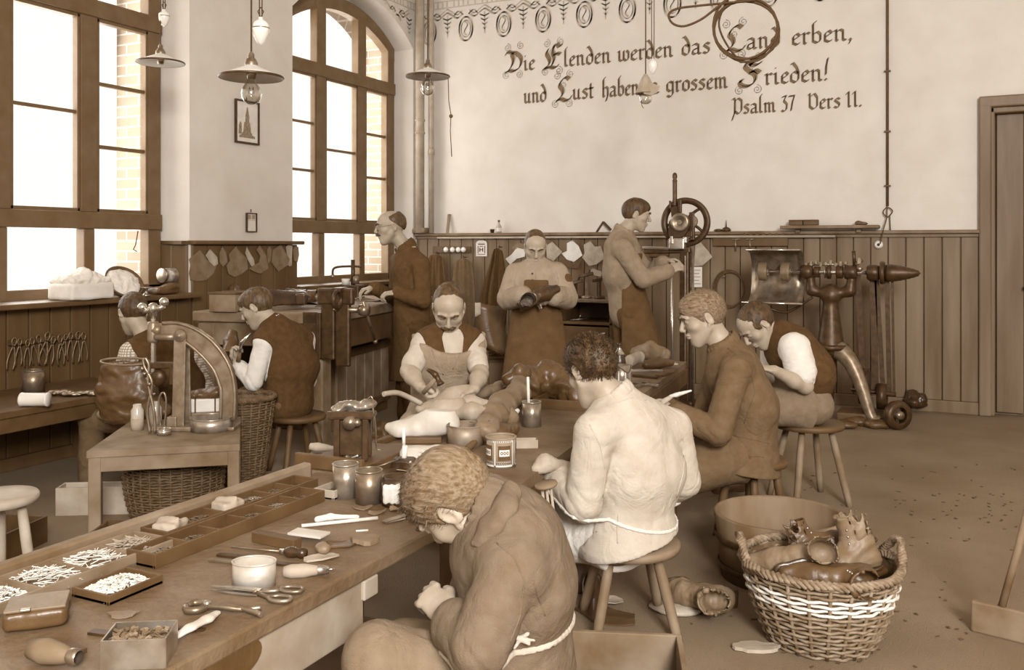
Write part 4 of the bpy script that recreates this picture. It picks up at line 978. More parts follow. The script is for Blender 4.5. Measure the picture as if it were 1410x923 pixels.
# bench under the left window
t = thing('window_bench', (-4.85, 3.2, 0), 'dark bench against the left wall under the hanging pliers', 'workbench')
part(t, 'table_top', MB().box((-4.85, 3.15, .48), (.7, 2.1, .04), bev=.006), WOODD); part(t, 'front_board', MB().box((-4.53, 3.15, .42), (.03, 2.0, .08), bev=.004), WOODD)
for x in (-4.55, -5.15):
    for y in (2.2, 4.1): part(t, 'leg', MB().box((x, y, .23), (.07, .07, .46), bev=.006), WOODD)
# vice bench
A = Vector((-3.795, 4.87, 0)); E1 = Vector((-.2, .98, 0)).normalized(); E2 = Vector((-.98, -.2, 0)).normalized(); HV = .92
def VB(a, b, z=HV): return A + E1 * a + E2 * b + UP * z
t = thing('vice_bench', VB(1, .5, 0), 'heavy standing bench with vice and leather under the second window', 'workbench')
RV = Matrix((E1, -E2, UP)).transposed()
part(t, 'table_top', MB().box(VB(1.05, .48, HV - .035), (2.14, .98, .07), rot=RV, bev=.008), WOOD)
part(t, 'front_board', MB().box(VB(1.1, .03, HV - .17), (2.0, .035, .2), rot=RV, bev=.006), WOODD)
part(t, 'end_board', MB().box(VB(.03, .5, HV - .15), (.035, .86, .16), rot=RV, bev=.006), WOOD)
for a, c in ((.07, .07), (.07, .88), (1.95, .07), (1.95, .88)): part(t, 'leg', MB().box(VB(a, c, .42), (.13, .13, .84), rot=RV, bev=.01), WOOD)
t = thing('cupboard', VB(1.2, .5, 0), 'low boarded cupboard standing under the vice bench', 'cupboard')
part(t, 'body', MB().box(VB(1.15, .5, .31), (1.0, .55, .62), rot=RV, bev=.008), WOODD)
b = MB()
for i in range(6): b.box(VB(.72 + i * .165, .215, .33), (.155, .02, .5), rot=RV, bev=.005)
cd = part(t, 'door', b, WOOD); b = MB().box(VB(1.13, .2, .12), (1.0, .02, .06), rot=RV, bev=.004).box(VB(1.13, .2, .56), (1.0, .02, .06), rot=RV, bev=.004); part(cd, 'cross_rail', b, WOODD)
# press table
q = [(-3.59, 2.89), (-3.077, 3.32), (-3.57, 3.86), (-4.02, 3.52)]; HP = .43
t = thing('press_table', (-3.56, 3.4, 0), 'small low table carrying the iron sole press', 'table')
part(t, 'table_top', MB().prism(q, (0, 0, HP - .03), (1, 0, 0), (0, 1, 0), .03), WOOD)
for i in range(4):
    p0, p1 = Vector((*q[i], HP - .065)), Vector((*q[(i + 1) % 4], HP - .065)); cc = Vector((-3.56, 3.4, HP - .065)); p0 = mid(p0, cc, .06); p1 = mid(p1, cc, .06); part(t, 'rail', MB().beam(p0, p1, .025, .07, bev=.004), WOOD)
    c0 = mid(Vector((*q[i], 0)), Vector((-3.56, 3.4, 0)), .09); part(t, 'leg', MB().box((c0.x, c0.y, (HP - .03) / 2), (.055, .055, HP - .03), rz=.7, bev=.006), WOOD)
# ------------------------------------------------------------------ wicker
def weave(c, rb, rt, h, rows, stakes, thick=.0055, belly=0.0, z0=.0, r0=None, r1=None, phase=0):
    b = MB()
    for i in range(rows):
        f = (i + .5) / rows
        if r0 is not None and not (r0 <= i < r1): continue
        R = rb + (rt - rb) * f + belly * math.sin(PI * f); z = c[2] + z0 + h * f; n = stakes * 4
        b.tube([(c[0] + math.cos(2 * PI * k / n) * (R + .006 * math.cos(2 * PI * k / n * stakes / 2 + PI * (i + phase))), c[1] + math.sin(2 * PI * k / n) * (R + .006 * math.cos(2 * PI * k / n * stakes / 2 + PI * (i + phase))), z + .0016 * math.sin(k * 1.7 + i)) for k in range(n)], thick, 5, closed=True)
    return b
def rope_ring(b, pts, r, strand, turns, closed=True):
    n = len(pts)
    for s_ in range(3):
        q = []
        for i, p in enumerate(pts):
            p = Vector(p); d = (Vector(pts[(i + 1) % n if closed else min(i + 1, n - 1)]) - Vector(pts[i - 1 if closed else max(i - 1, 0)])); u, w, d = frame(d); a = 2 * PI * (turns * i / n + s_ / 3); q.append(p + (u * math.cos(a) + w * math.sin(a)) * r)
        b.tube(q, strand, 6, closed=closed)
    return b
def basket(name, label, c, rb, rt, h, m, rows=20, stakes=26, belly=.01, band=None, handles=None, group=None):
    c = Vector(c); t = thing(name, c, label, 'basket', group)
    w = MB()
    if band: lo, hi = band; wv = weave(c, rb, rt, h, rows, stakes, belly=belly, r0=0, r1=lo); wv2 = weave(c, rb, rt, h, rows, stakes, belly=belly, r0=hi, r1=rows); part(t, 'weave', wv, m); part(t, 'upper_weave', wv2, m); part(t, 'pale_band', weave(c, rb, rt, h, rows, stakes, belly=belly, r0=lo, r1=hi), WICKP, label='peeled white wicker band')
    else: part(t, 'weave', weave(c, rb, rt, h, rows, stakes, belly=belly), m)
    st = MB()
    for k in range(stakes):
        a = 2 * PI * k / stakes; st.tube([(c.x + math.cos(a) * (rb + (rt - rb) * f + belly * math.sin(PI * f)), c.y + math.sin(a) * (rb + (rt - rb) * f + belly * math.sin(PI * f)), c.z + h * f) for f in (0, .25, .5, .75, 1)], .0065, 6)
    part(t, 'stakes', st, m)
    part(t, 'liner', MB().lathe([(rb * .97, .01), (rb * .99, .02), ((rb + rt) / 2 + belly * .9 - .009, h * .5), (rt - .009, h * .98)], c, n=stakes * 2), WICKD)
    part(t, 'base', MB().lathe([(0, .008), (rb * .98, .008), (rb + .004, .016), (rb * .96, .024), (0, .024)], c, n=32), m)
    part(t, 'rim', rope_ring(MB(), circ(c, rt + .002, 90, c.z + h + .006), .011, .0085, 26), m)
    for a in handles or []:
        p0 = Vector((c.x + math.cos(a - .38) * rt, c.y + math.sin(a - .38) * rt, c.z + h - .01)); p1 = Vector((c.x + math.cos(a + .38) * rt, c.y + math.sin(a + .38) * rt, c.z + h - .01)); o = Vector((math.cos(a), math.sin(a), 0))
        pts = [mid(p0, p1, f) + UP * math.sin(PI * f) * .085 + o * math.sin(PI * f) * .03 for f in (i / 30 for i in range(31))]
        part(t, 'handle', rope_ring(MB(), pts, .009, .0085, 9, False), m)
    return t
BC = Vector((-.455, 3.34, 0))
basket('wicker_basket', 'round wicker basket with a white band, heaped with leather boots', BC, .175, .262, .27, WICK, 18, 24, .012, (11, 15), [math.radians(196), math.radians(26)])
basket('wicker_basket', 'squat wicker basket standing under the press table', (-3.6, 3.42, 0), .2, .235, .33, WICKD, 24, 30, .02)
basket('wicker_basket', 'tall tapering wicker basket behind the press table', (-3.70, 4.02, 0), .11, .175, .5, WICKD, 34, 22, .0)
basket('wicker_basket', 'small dark basket on the cupboard behind the master', PZ(682, 488, 6.7), .09, .135, .13, WICKD, 10, 18, .0)
# tub
t = thing('tub', (-.694, 3.9, 0), 'wide empty wooden tub behind the wicker basket', 'tub')
c = (-.694, 3.9, 0); R0, R1, HT = .235, .265, .265
part(t, 'body', MB().lathe([(0, 0), (R0, 0), (R0 + .012, HT * .5), (R1, HT - .006), (R1 - .005, HT), (R1 - .014, HT), (R1 - .02, HT - .008), (R0 - .01, .03), (0, .028)], c, n=64), mat('tub_wood', .4, .6, var=.08, scale=7, bump=.3, stretch=(1, 1, .25)))
for z in (.05, .17): rr = R0 + (R1 - R0) * z / HT + .004; part(t, 'hoop', MB().lathe([(rr, z - .012), (rr + .004, z - .01), (rr + .005, z + .01), (rr, z + .012)], c, n=64), IRON)
# crate, boxes
def crate(name, label, c, size, rz, m, th=.012, cat='box', group=None, tilt=None):
    c = Vector(c); t = thing(name, c, label, cat, group); R = Matrix.Rotation(rz, 3, 'Z'); x, y, z = size
    part(t, 'bottom', MB().box(c + UP * th / 2, (x - .002, y - .002, th), rot=R), m)
    for s_ in (-1, 1):
        part(t, 'side', MB().box(c + R @ Vector((0, s_ * (y / 2 - th / 2), 0)) + UP * z / 2, (x, th, z), rot=R, bev=.002), m)
        part(t, 'end', MB().box(c + R @ Vector((s_ * (x / 2 - th / 2), 0, 0)) + UP * z / 2, (th, y - 2 * th, z), rot=R, bev=.002), m)
    return t
crate('wooden_crate', 'rough wooden crate of leather scraps beside the nearest stool', (-.885, 2.5, 0), (.36, .3, .2), .35, WOOD, .016)
crate('wooden_box', 'pale wooden box lying on the floor under the press table', (-3.98, 3.3, 0), (.42, .12, .14), .55, WOODL)
crate('wooden_box', 'dark open box on the floor beside the left bench', (-3.95, 2.65, 0), (.4, .3, .12), .3, WOODD)
crate('wooden_tray', 'dark trough with worn rounded edges in front of the press table', (-3.2, 2.86, 0), (.42, .24, .14), .45, WOODD)
t = thing('floor_scraper', PH(1388, 868, 0), 'wooden push scraper with a long handle at the right edge', 'scraper')
p = PH(1338, 868, 0); q_ = PH(1440, 893, 0); part(t, 'blade', MB().beam(p + UP * .055, q_ + UP * .055, .03, .11, bev=.006), WOOD)
hb = mid(p, q_, .42) + UP * .11; part(t, 'handle', MB().tube([hb, hb + Vector((.05, .02, .2)), hb + Vector((.12, .05, .52)), hb + Vector((.2, .1, 1.05))], .013, 10), WOOD)
# ------------------------------------------------------------------ lamps, pipes, things on the walls
def zmap(fn, o, sc, arg): return lambda x, y: fn(o[0] + x / sc, o[1] + y / sc, arg)
def slab(b, pts, n, th):
    n = Vector(n).normalized() * th; k = len(pts); a = [Vector(p) for p in pts]
    area_n = sum(((a[i] - a[0]).cross(a[(i + 1) % k] - a[0]) for i in range(1, k - 1)), Vector((0, 0, 0)))
    if area_n.dot(n) > 0: a = a[::-1]
    c = [p + n for p in a]
    return b.add(a + c, [tuple(range(k)), tuple(range(2 * k - 1, k - 1, -1))] + [(i, k + i, k + (i + 1) % k, (i + 1) % k) for i in range(k)])
def lamp(label, px, py, Z, R, wt=None, bulb=True, cordpx=None, rag=False, weight_r=.035, twin=0.0):
    c = PZ(px, py, Z); t = thing('pendant_lamp', c, label, 'lamp')
    top = Vector((c.x, c.y, CEIL))
    cs = MB().tube([c + UP * R * .75, mid(c, top, .5), top], .0045, 6)
    part(t, 'cord', cs, CORD)
    sh = part(t, 'shade', MB().lathe([(R * .16, R * .40), (R * .24, R * .33), (R * .55, R * .2), (R, .0), (R * 1.015, -.004), (R * .99, -.006), (R * .54, R * .17), (R * .2, R * .3)], c, n=48), ENAM if not rag else CARD)
    part(sh, 'rim', MB().lathe([(R * 1.005, -.007), (R * 1.03, -.002), (R * 1.005, .004)], c, n=48), IRON)
    part(t, 'cap', MB().lathe([(R * .2, R * .32), (R * .21, R * .45), (R * .14, R * .58), (R * .1, R * .6), (R * .1, R * .72), (.006, R * .8)], c, n=20), STEEL)
    part(t, 'socket', MB().lathe([(0, R * .28), (.021, R * .28), (.023, R * .1), (.018, -.01), (0, -.01)], c, n=20), STEEL)
    if bulb: bu = part(t, 'bulb', MB().lathe([(.016, .0), (.02, -.02), (.04, -.05), (.049, -.078), (.046, -.1), (.034, -.12), (.015, -.131), (.0, -.133)], c, n=24), BULB); part(bu, 'filament', MB().tube([c + Vector((.012 * math.cos(a), .012 * math.sin(a), -.05 - .03 * (i % 2))) for i, a in enumerate(2 * PI * k / 8 for k in range(9))], .0015, 5), IRON)
    if wt:
        w = PZ(wt[0], wt[1], Z + .02); r = weight_r
        cw = part(t, 'counterweight', MB().lathe([(0, -r * 1.6), (r * .5, -r * 1.3), (r * .92, -r * .3), (r, .25 * r), (r * .92, r * .8), (r * .55, r * 1.2), (.012, r * 1.3), (.012, r * 1.6), (0, r * 1.62)], w, n=24), PORC)
        part(cw, 'weight_band', MB().lathe([(r * 1.0, .28 * r), (r * 1.04, .34 * r), (r * 1.0, .4 * r)], w, n=24), STEEL)
        for k in (-1, 1): part(t, 'weight_cord', MB().tube([w + UP * r * 1.6 + RIGHT * .006 * k, Vector((w.x, w.y, CEIL)) + RIGHT * .012 * k], .003, 5), CORD)
        part(t, 'hook', MB().tube([w + UP * r * 1.55, w + UP * (r * 1.55 + .03) + RIGHT * .014, w + UP * (r * 1.55 + .05), w + UP * (r * 1.55 + .03) - RIGHT * .014, w + UP * r * 1.55], .003, 6), IRON)
    return t, c
lamp('white enamel pendant lamp in front of the left window, without visible bulb', 221, 86, 5.9, .148, (226, 25), False)
lamp('large white enamel pendant lamp with bare bulb in front of the framed print', 346, 106, 4.4, .15, (359, 43), True, weight_r=.042)
t, c = lamp('white enamel pendant lamp with long pull cord before the corner pipes', 589, 105, 6.3, .15)
p = PZ(617, 107, 6.3); part(t, 'pull_cord', MB().tube([p, PZ(618, 140, 6.3), PZ(621, 158, 6.3), PZ(620, 180, 6.3), PZ(622, 216, 6.3)], .003, 5), CORD); part(t, 'pull_knob', MB().ball(PZ(621, 160, 6.3), .014), WOODD)
# wrapped lamp before the psalm
c = PZ(889, 112, 6.4); t = thing('pendant_lamp', c, 'pendant lamp wrapped in brown paper hanging before the painted psalm', 'lamp')
part(t, 'cord', MB().tube([c + UP * .03, Vector((c.x, c.y, CEIL))], .0045, 6), CORD)
part(t, 'paper_wrap', MB().lathe([(.012, .05), (.03, .02), (.055, -.04), (.075, -.085), (.06, -.09), (.045, -.05)], c, n=9, smooth=False, sx=1.15), CARD)
g = MB().prism([(-.03, -.07), (.02, -.02), (.09, -.045), (.075, -.085), (.03, -.11), (-.02, -.1)], c - FWD * .05, RIGHT, UP, .02); part(t, 'paper_flap', g, CARD)
part(t, 'bulb', MB().lathe([(.018, -.04), (.03, -.08), (.046, -.115), (.04, -.145), (.02, -.158), (0, -.16)], c, n=20), BULB)
part(t, 'loose_wire', MB().tube([c + UP * -.08 - RIGHT * .05, PZ(882, 134, 6.4), PZ(884, 146, 6.4), PZ(886, 149, 6.4)], .0025, 5), CORD)
w = PZ(899, 92, 6.42); part(t, 'counterweight', MB().lathe([(0, -.055), (.012, -.045), (.028, -.015), (.033, .015), (.025, .04), (.01, .045), (.01, .055), (0, .056)], w, n=20), PORC)
for k in (-1, 1): part(t, 'weight_cord', MB().tube([w + UP * .05 + RIGHT * .008 * k, Vector((w.x, w.y, CEIL)) + RIGHT * .014 * k], .003, 5), CORD)
# coil of belt cord
t = thing('cord_coil', PZ(1028, 40, 6.1), 'coil of dark drive cord hanging in loops in front of the psalm', 'cord')
pts = []
for i in range(76):
    a = PI / 2 + 2 * PI * i / 25; k = i / 25
    pts.append(PZ(1027 + (44 - 2.5 * math.sin(k * 5)) * math.cos(a) + 3 * k - 4, 38 - (42 + 4 * math.sin(k * 4 + 1)) * math.sin(a) + 2 * k, 6.1 + .012 * k + .01 * math.sin(a * 2)))
part(t, 'loops', MB().tube(pts, .0085, 7), CORD)
pts = [(1040, 0), (1000, 4), (960, 8), (932, 12), (921, 20), (926, 32), (942, 36), (965, 27), (985, 12), (1003, -2), (1020, -12)]
part(t, 'side_loop', MB().tube(catmull([tuple(PZ(x, y, 6.08)) for x, y in pts], 5), .008, 7), CORD)
pts = [(1004, -4), (990, 30), (1000, 60), (1022, 84), (1046, 78), (1066, 58)]
part(t, 'slack_loop', MB().tube(catmull([tuple(PZ(x, y, 6.13)) for x, y in pts], 5), .007, 7), CORD)
p = PZ(1022, -10, 6.1); part(t, 'hanger', MB().tube([p, Vector((p.x, p.y, CEIL))], .006, 6), CORD)
# pipes in the corner, conduit
t = thing('pipe', (-5.13, 8.2, 0), 'thick pale riser pipe in the corner beside window two', 'pipe')
part(t, 'tube', MB().tube([(-5.13, 8.2, 1.5), (-5.13, 8.2, CEIL)], .048, 16), mat('painted_pipe', .62, .5, var=.04, scale=12, bump=.1))
for z in (2.55, 2.68): part(t, 'clamp', MB().lathe([(.048, -.012), (.056, -.01), (.056, .01), (.048, .012)], (-5.13, 8.2, z), n=20), mat('painted_pipe', .6))
part(t, 'foot', MB().box((-5.13, 8.22, 1.525), (.16, .12, .06), bev=.02), PANEL)
t = thing('pipe', (-5.02, 8.25, 0), 'thin riser pipe to the right of the thick corner pipe', 'pipe')
part(t, 'tube', MB().tube([(-5.02, 8.25, 1.5), (-5.02, 8.25, CEIL)], .026, 12), mat('painted_pipe', .6))
part(t, 'joint', MB().lathe([(.026, -.03), (.036, -.026), (.036, .026), (.026, .03)], (-5.02, 8.25, 2.35), n=16), mat('painted_pipe', .6))
t = thing('conduit', PY(1222, 285, YB - .02), 'thin dark cable pipe running down the right of the psalm', 'pipe')
p = PY(1222, 284, YB - .02); part(t, 'tube', MB().tube([p, (p.x, p.y, CEIL)], .011, 8), CORD)
for y in (98, 181, 256): q = PY(1222, y, YB - .02); part(t, 'clip', MB().box(q, (.05, .03, .012)), IRON)
t = thing('cable_loop', PY(1212, 337, YB - .04), 'looped cable with a porcelain knob on the wainscot right of the shelf', 'cable')
part(t, 'cable', MB().tube(catmull([tuple(PY(x, y, YB - .03 - dz)) for x, y, dz in ((1222, 284, 0), (1216, 292, 0), (1222, 299, .01), (1229, 291, .01), (1222, 286, 0), (1221, 300, .02), (1216, 318, .05), (1212, 336, .05))], 5), .005, 6), CORD)
part(t, 'strand', MB().tube([PY(1225, 296, YB - .03), PY(1226, 317, YB - .03)], .005, 6), CORD)
part(t, 'knob', MB().lathe([(0, .0), (.034, .0), (.036, .012), (.026, .03), (.012, .034), (0, .034)], PY(1210, 337, YB - .03), axis=(0, -1, 0), n=20), PORC); part(t, 'screw', MB().lathe([(0, .036), (.012, .035), (.012, .03)], PY(1210, 337, YB - .03), axis=(0, -1, 0), n=12), IRON)
solo('rail_pipe', MB().tube([(-4.95, YB - .075, 1.448), (-1.0, YB - .075, 1.448)], .011, 8), mat('painted_pipe', .6), 'thin pipe running along under the ledge of the back wall', 'pipe')
# framed print and small frame on the pier
def frame_on_pier(name, label, cat, x0, y0, x1, y1, bar, m, extra):
    X = XL + .012; a, b_, c_, d_ = PX(x0, y1, X), PX(x1, y1, X), PX(x1, y0, X), PX(x0, y0, X); t = thing(name, mid(a, b_), label, cat); f = MB()
    y0_, y1_, z0_, z1_ = a.y, b_.y, (a.z + b_.z) / 2, (c_.z + d_.z) / 2
    for y, z, w, h in (((y0_ + y1_) / 2, z0_, y1_ - y0_, bar), ((y0_ + y1_) / 2, z1_, y1_ - y0_, bar), (y0_, (z0_ + z1_) / 2, bar, z1_ - z0_ + bar), (y1_, (z0_ + z1_) / 2, bar, z1_ - z0_ + bar)): f.box((X + .006, y, z), (.022, w, h), bev=.003)
    part(t, 'frame', f, m); part(t, 'sheet', MB().box((X, (y0_ + y1_) / 2, (z0_ + z1_) / 2), (.008, y1_ - y0_, z1_ - z0_)), PAPER)
    extra(t, X + .0045, y0_, y1_, z0_, z1_); part(t, 'hanger', MB().tube([(X, (y0_ + y1_) / 2, z1_ + .01), (X, (y0_ + y1_) / 2, z1_ + .035)], .004, 6), IRON)
def statue(t, X, y0, y1, z0, z1):
    w, h = y1 - y0, z1 - z0; P = lambda u, v: (X, y0 + u * w, z0 + v * h)
    g = MB()
    for poly in ([(.15, .12), (.85, .12), (.85, .17), (.72, .2), (.72, .25), (.28, .25), (.28, .2), (.15, .17)], [(.33, .25), (.67, .25), (.63, .5), (.37, .5)], [(.42, .5), (.58, .5), (.6, .62), (.55, .78), (.47, .78), (.42, .64)], [(.47, .78), (.54, .78), (.53, .86), (.48, .86)], [(.12, .2), (.26, .2), (.25, .45), (.2, .5), (.14, .42)]): slab(g, [P(*q) for q in poly], (1, 0, 0), .0012)
    part(t, 'print', g, mat('print_ink', .5, .8, var=.1, scale=60, bump=0), label='grey print of a statue on a stepped plinth')
frame_on_pier('framed_print', 'small black-framed print of a monument on the wall between the windows', 'picture', 324, 140, 355, 197, .014, IRON, statue)
def sheetbits(t, X, y0, y1, z0, z1):
    g = MB()
    for u0, u1, v0, v1 in ((.12, .45, .68, .92), (.55, .88, .68, .92), (.1, .9, .62, .64)): slab(g, [(X, y0 + u * (y1 - y0), z0 + v * (z1 - z0)) for u, v in ((u0, v0), (u1, v0), (u1, v1), (u0, v1))], (1, 0, 0), .001)
    part(t, 'print', g, CARD)
frame_on_pier('wall_card', 'narrow framed card above the leather patterns on the pier', 'card', 339, 294, 352, 319, .008, IRON, sheetbits)
# leather patterns on the pier
Q = zmap(PX, (230, 270), 4.7, XL + .03)
pats = [([(210, 350), (185, 372), (140, 410), (152, 440), (140, 500), (150, 540), (185, 553), (250, 545), (300, 500), (322, 440), (262, 420), (240, 388)], LEATH, 'first leather pattern on the pier from the left, large with a pointed top'),
 ([(275, 345), (245, 385), (270, 425), (300, 455), (326, 440), (320, 395)], LEATHP, 'second leather pattern on the pier, small with a notched side'),
 ([(355, 330), (338, 370), (340, 430), (360, 458), (388, 430), (380, 365)], LEATH, 'third leather pattern on the pier, narrow and oval'),
 ([(440, 328), (395, 380), (405, 420), (380, 450), (395, 505), (430, 525), (480, 505), (520, 470), (510, 400), (470, 365)], LEATH, 'fourth leather pattern on the pier, broad with a peaked top'),
 ([(515, 330), (505, 370), (520, 410), (545, 455), (566, 450), (560, 410), (535, 370)], LEATHP, 'fifth leather pattern on the pier, a slim pale strip'),
 ([(595, 320), (575, 350), (600, 390), (590, 430), (525, 470), (570, 495), (600, 502), (650, 470), (640, 390)], LEATH, 'sixth leather pattern on the pier, with a curved cut-out'),
 ([(660, 325), (645, 350), (650, 440), (668, 420), (676, 350)], LEATH, 'seventh leather pattern on the pier, a thin strip'),
 ([(732, 315), (680, 350), (672, 430), (715, 488), (775, 450), (790, 410), (760, 360)], LEATH, 'eighth leather pattern on the pier, diamond shaped'),
 ([(790, 308), (768, 330), (778, 400), (775, 440), (790, 455), (805, 450), (806, 400), (810, 325)], LEATHP, 'ninth leather pattern on the pier, a pale sole shape'),
 ([(825, 325), (812, 350), (818, 420), (840, 428), (850, 380), (845, 330)], LEATH, 'last leather pattern on the pier, beside the second window')]
for i, (o, m, lb) in enumerate(pats):
    pts = [tuple(Q(x, y)) for x, y in o]; pts = [(p[0] + .004 * (i % 2), p[1], p[2]) for p in pts]; t = thing('leather_pattern', Vector(pts[0]), lb, 'leather', 'leather patterns on the pier')
    b = slab(MB(), pts, (1, 0, 0), .004); part(t, 'piece', b, m); p = Vector(max(pts, key=lambda q: q[2])); part(t, 'nail', MB().tube([p + Vector((-.025, 0, -.012)), p + Vector((.014, 0, -.01))], .003, 6), STEEL)
# patterns on the back wall
Q = zmap(PY, (640, 300), 5.13, YB - .045)
pats = [([(385, 172), (330, 210), (352, 238), (395, 215), (440, 232), (420, 190)], LEATH, 'tan paper pattern nailed up left of the standing boy'),
 ([(370, 212), (330, 262), (290, 290), (322, 332), (368, 290), (425, 275), (430, 225)], PAPER, 'white curved pattern beside the left shoulder of the standing boy'),
 ([(620, 168), (578, 200), (585, 282), (630, 306), (692, 240), (652, 200)], LEATHP, 'pale pointed pattern just right of the standing boy'),
 ([(760, 160), (722, 180), (722, 235), (684, 252), (722, 295), (770, 312), (832, 265), (805, 200)], PAPER, 'white notched pattern between two darker ones on the back wall'),
 ([(890, 165), (842, 190), (848, 250), (830, 280), (880, 340), (932, 330), (992, 285), (962, 200), (920, 205)], LEATHP, 'large pale pattern nearest to the flywheel machine'),
 ([(700, 290), (640, 320), (700, 352), (800, 360), (832, 292), (770, 325)], LEATHD, 'dark leather pattern hanging lowest on the back wall'),
 ([(905, 358), (870, 380), (920, 410), (975, 418), (965, 380)], LEATHP, 'half-round pale pattern above the cluttered cabinet')]
for i, (o, m, lb) in enumerate(pats):
    pts = [Q(x, y) + Vector((0, -.005 * (i % 3), 0)) for x, y in o]; t = thing('leather_pattern', pts[0], lb, 'leather', 'patterns on the back wall'); part(t, 'piece', slab(MB(), pts, (0, -1, 0), .004), m)
    p = max(pts, key=lambda q: q.z); part(t, 'nail', MB().tube([p + Vector((0, .03, -.012)), p + Vector((0, -.014, -.01))], .003, 6), STEEL)
Q = zmap(PY, (760, 220), 4.7, YB - .045)
solo('leather_pattern', slab(MB(), [Q(x, y) for x, y in ((930, 540), (920, 690), (975, 685), (1040, 630), (1010, 590), (960, 530))], (0, -1, 0), .004), LEATHP, 'fan-shaped tan pattern right of the flywheel machine', 'leather')
t = thing('paper_sheet', Q(930, 820), 'printed white sheets pinned to the wainscot right of the flywheel machine', 'paper')
part(t, 'sheet', slab(MB(), [Q(x, y) for x, y in ((885, 695), (972, 695), (972, 825), (885, 825))], (0, -1, 0), .003), PAPER); b = MB()
for k in range(5): slab(b, [Q(x, y) + Vector((0, -.0035, 0)) for x, y in ((893, 712 + k * 22), (962 - 8 * (k % 2), 712 + k * 22), (962 - 8 * (k % 2), 718 + k * 22), (893, 718 + k * 22))], (0, -1, 0), .0006)
part(t, 'print_line', b, CARD)
# calendar card
Q = zmap(PY, (640, 300), 5.13, YB - .03)
t = thing('wall_calendar', Q(118, 272), 'small white calendar card with a rounded top on the wainscot', 'calendar')
pts = [(80, 272), (80, 180), (88, 166), (104, 160), (134, 160), (150, 166), (158, 180), (158, 272)]
part(t, 'card', slab(MB(), [Q(*p) for p in pts], (0, -1, 0), .004), PAPER)
b = MB()
for x0, y0, x1, y1 in ((95, 183, 143, 190), (92, 198, 98, 250), (140, 198, 146, 250), (105, 200, 132, 205), (104, 212, 112, 240), (124, 212, 132, 240), (104, 222, 132, 228), (92, 256, 146, 260)): slab(b, [Q(x0, y0) + Vector((0, -.0045, 0)), Q(x1, y0) + Vector((0, -.0045, 0)), Q(x1, y1) + Vector((0, -.0045, 0)), Q(x0, y1) + Vector((0, -.0045, 0))], (0, -1, 0), .0006)
part(t, 'print', b, CORD)
# coat rail with white knobs
t = thing('coat_rail', PY(628, 346, YB - .05), 'wooden coat rail with four white porcelain knobs', 'coat rail')
p, q = PY(596, 346, YB - .045), PY(648, 344, YB - .045); part(t, 'board', MB().beam((p.x, YB - .042, 1.4 - .075), (q.x, YB - .042, 1.4 - .075), .02, .07, bev=.004), PANELD)
for x in (617, 626, 634, 641):
    p = PY(x, 345, YB - .05); p.z = 1.325; part(t, 'knob', MB().lathe([(.009, 0), (.009, .03), (.024, .035), (.028, .048), (.02, .06), (0, .062)], p, axis=(0, -1, 0), n=16), PORC)
def hung(name, label, cat, pts, rs, m, seed=0, wide=1.8, fold=.012):
    g = SDF(); P = [Vector(p) for p in pts]
    for a, b_, ra, rb in zip(P, P[1:], rs, rs[1:]): g.cap(a, b_, ra, rb, .03, ((1, 0, 0), wide))
    f = wrinkle(fold, 10, seed, (2.6, 1, .35)); return solo(name, g.mesh(.012, f), m, label, cat)
def drape(name, label, cat, px, y0, y1, w0, w1, m, seed=0, nf=3.5, dep=.03, off=.06, lean=0.0):
    """cloth hanging from a hook: gathered at the top, falling in folds"""
    a = PY(px, y0, YB - off); z1 = PY(px, y1, YB - off).z; rs = random.Random(seed); ph = [rs.uniform(0, 6) for _ in range(6)]
    def f(u, v):
        w = w0 + (w1 - w0) * min(1, v * 1.6) ** .7; x = (u - .5) * w; k = .35 + .65 * v
        d = dep * k * (math.sin(u * 2 * PI * nf + ph[0] + 1.2 * math.sin(v * 3 + ph[1])) + .5 * math.sin(u * 2 * PI * nf * 2.3 + ph[2] + v * 2))
        return Vector((a.x + x + lean * v + .015 * math.sin(v * 7 + ph[3]) * (u - .5), a.y - dep * 1.4 + d * .8 - .02 * math.sin(PI * u), a.z - v * (a.z - z1) * (1 - .04 * math.sin(u * 5 + ph[4])) - .05 * (2 * u - 1) ** 2 * (1 - v) * w / .2))
    t = thing(name, a, label, cat); part(t, 'cloth', MB().grid(f, 48, 26), m, solid=.006); part(t, 'hook', MB().tube([a + Vector((0, off, .015)), a + Vector((0, -.02, .01)), a + Vector((0, -.03, .03))], .005, 7), IRON)
drape('hanging_apron', 'dark work apron hanging from the coat rail beside the foreman', 'apron', 603, 350, 486, .2, .32, CL_APRD, 3, 2.5)
drape('hanging_cloth', 'wide brown cloth hanging under the white knobs of the coat rail', 'cloth', 640, 356, 474, .22, .30, CL_BROWN, 5, 2.2, .02)
drape('hanging_coat', 'dark leather coat hanging on the wainscot left of the standing boy', 'coat', 689, 342, 452, .1, .30, CL_DARK, 8, 3.2, .045, .06, -.06)
drape('hanging_coat', 'black cloth hanging in shadow behind the standing boy', 'coat', 727, 372, 482, .12, .22, CL_VEST, 9, 2.5, .03)
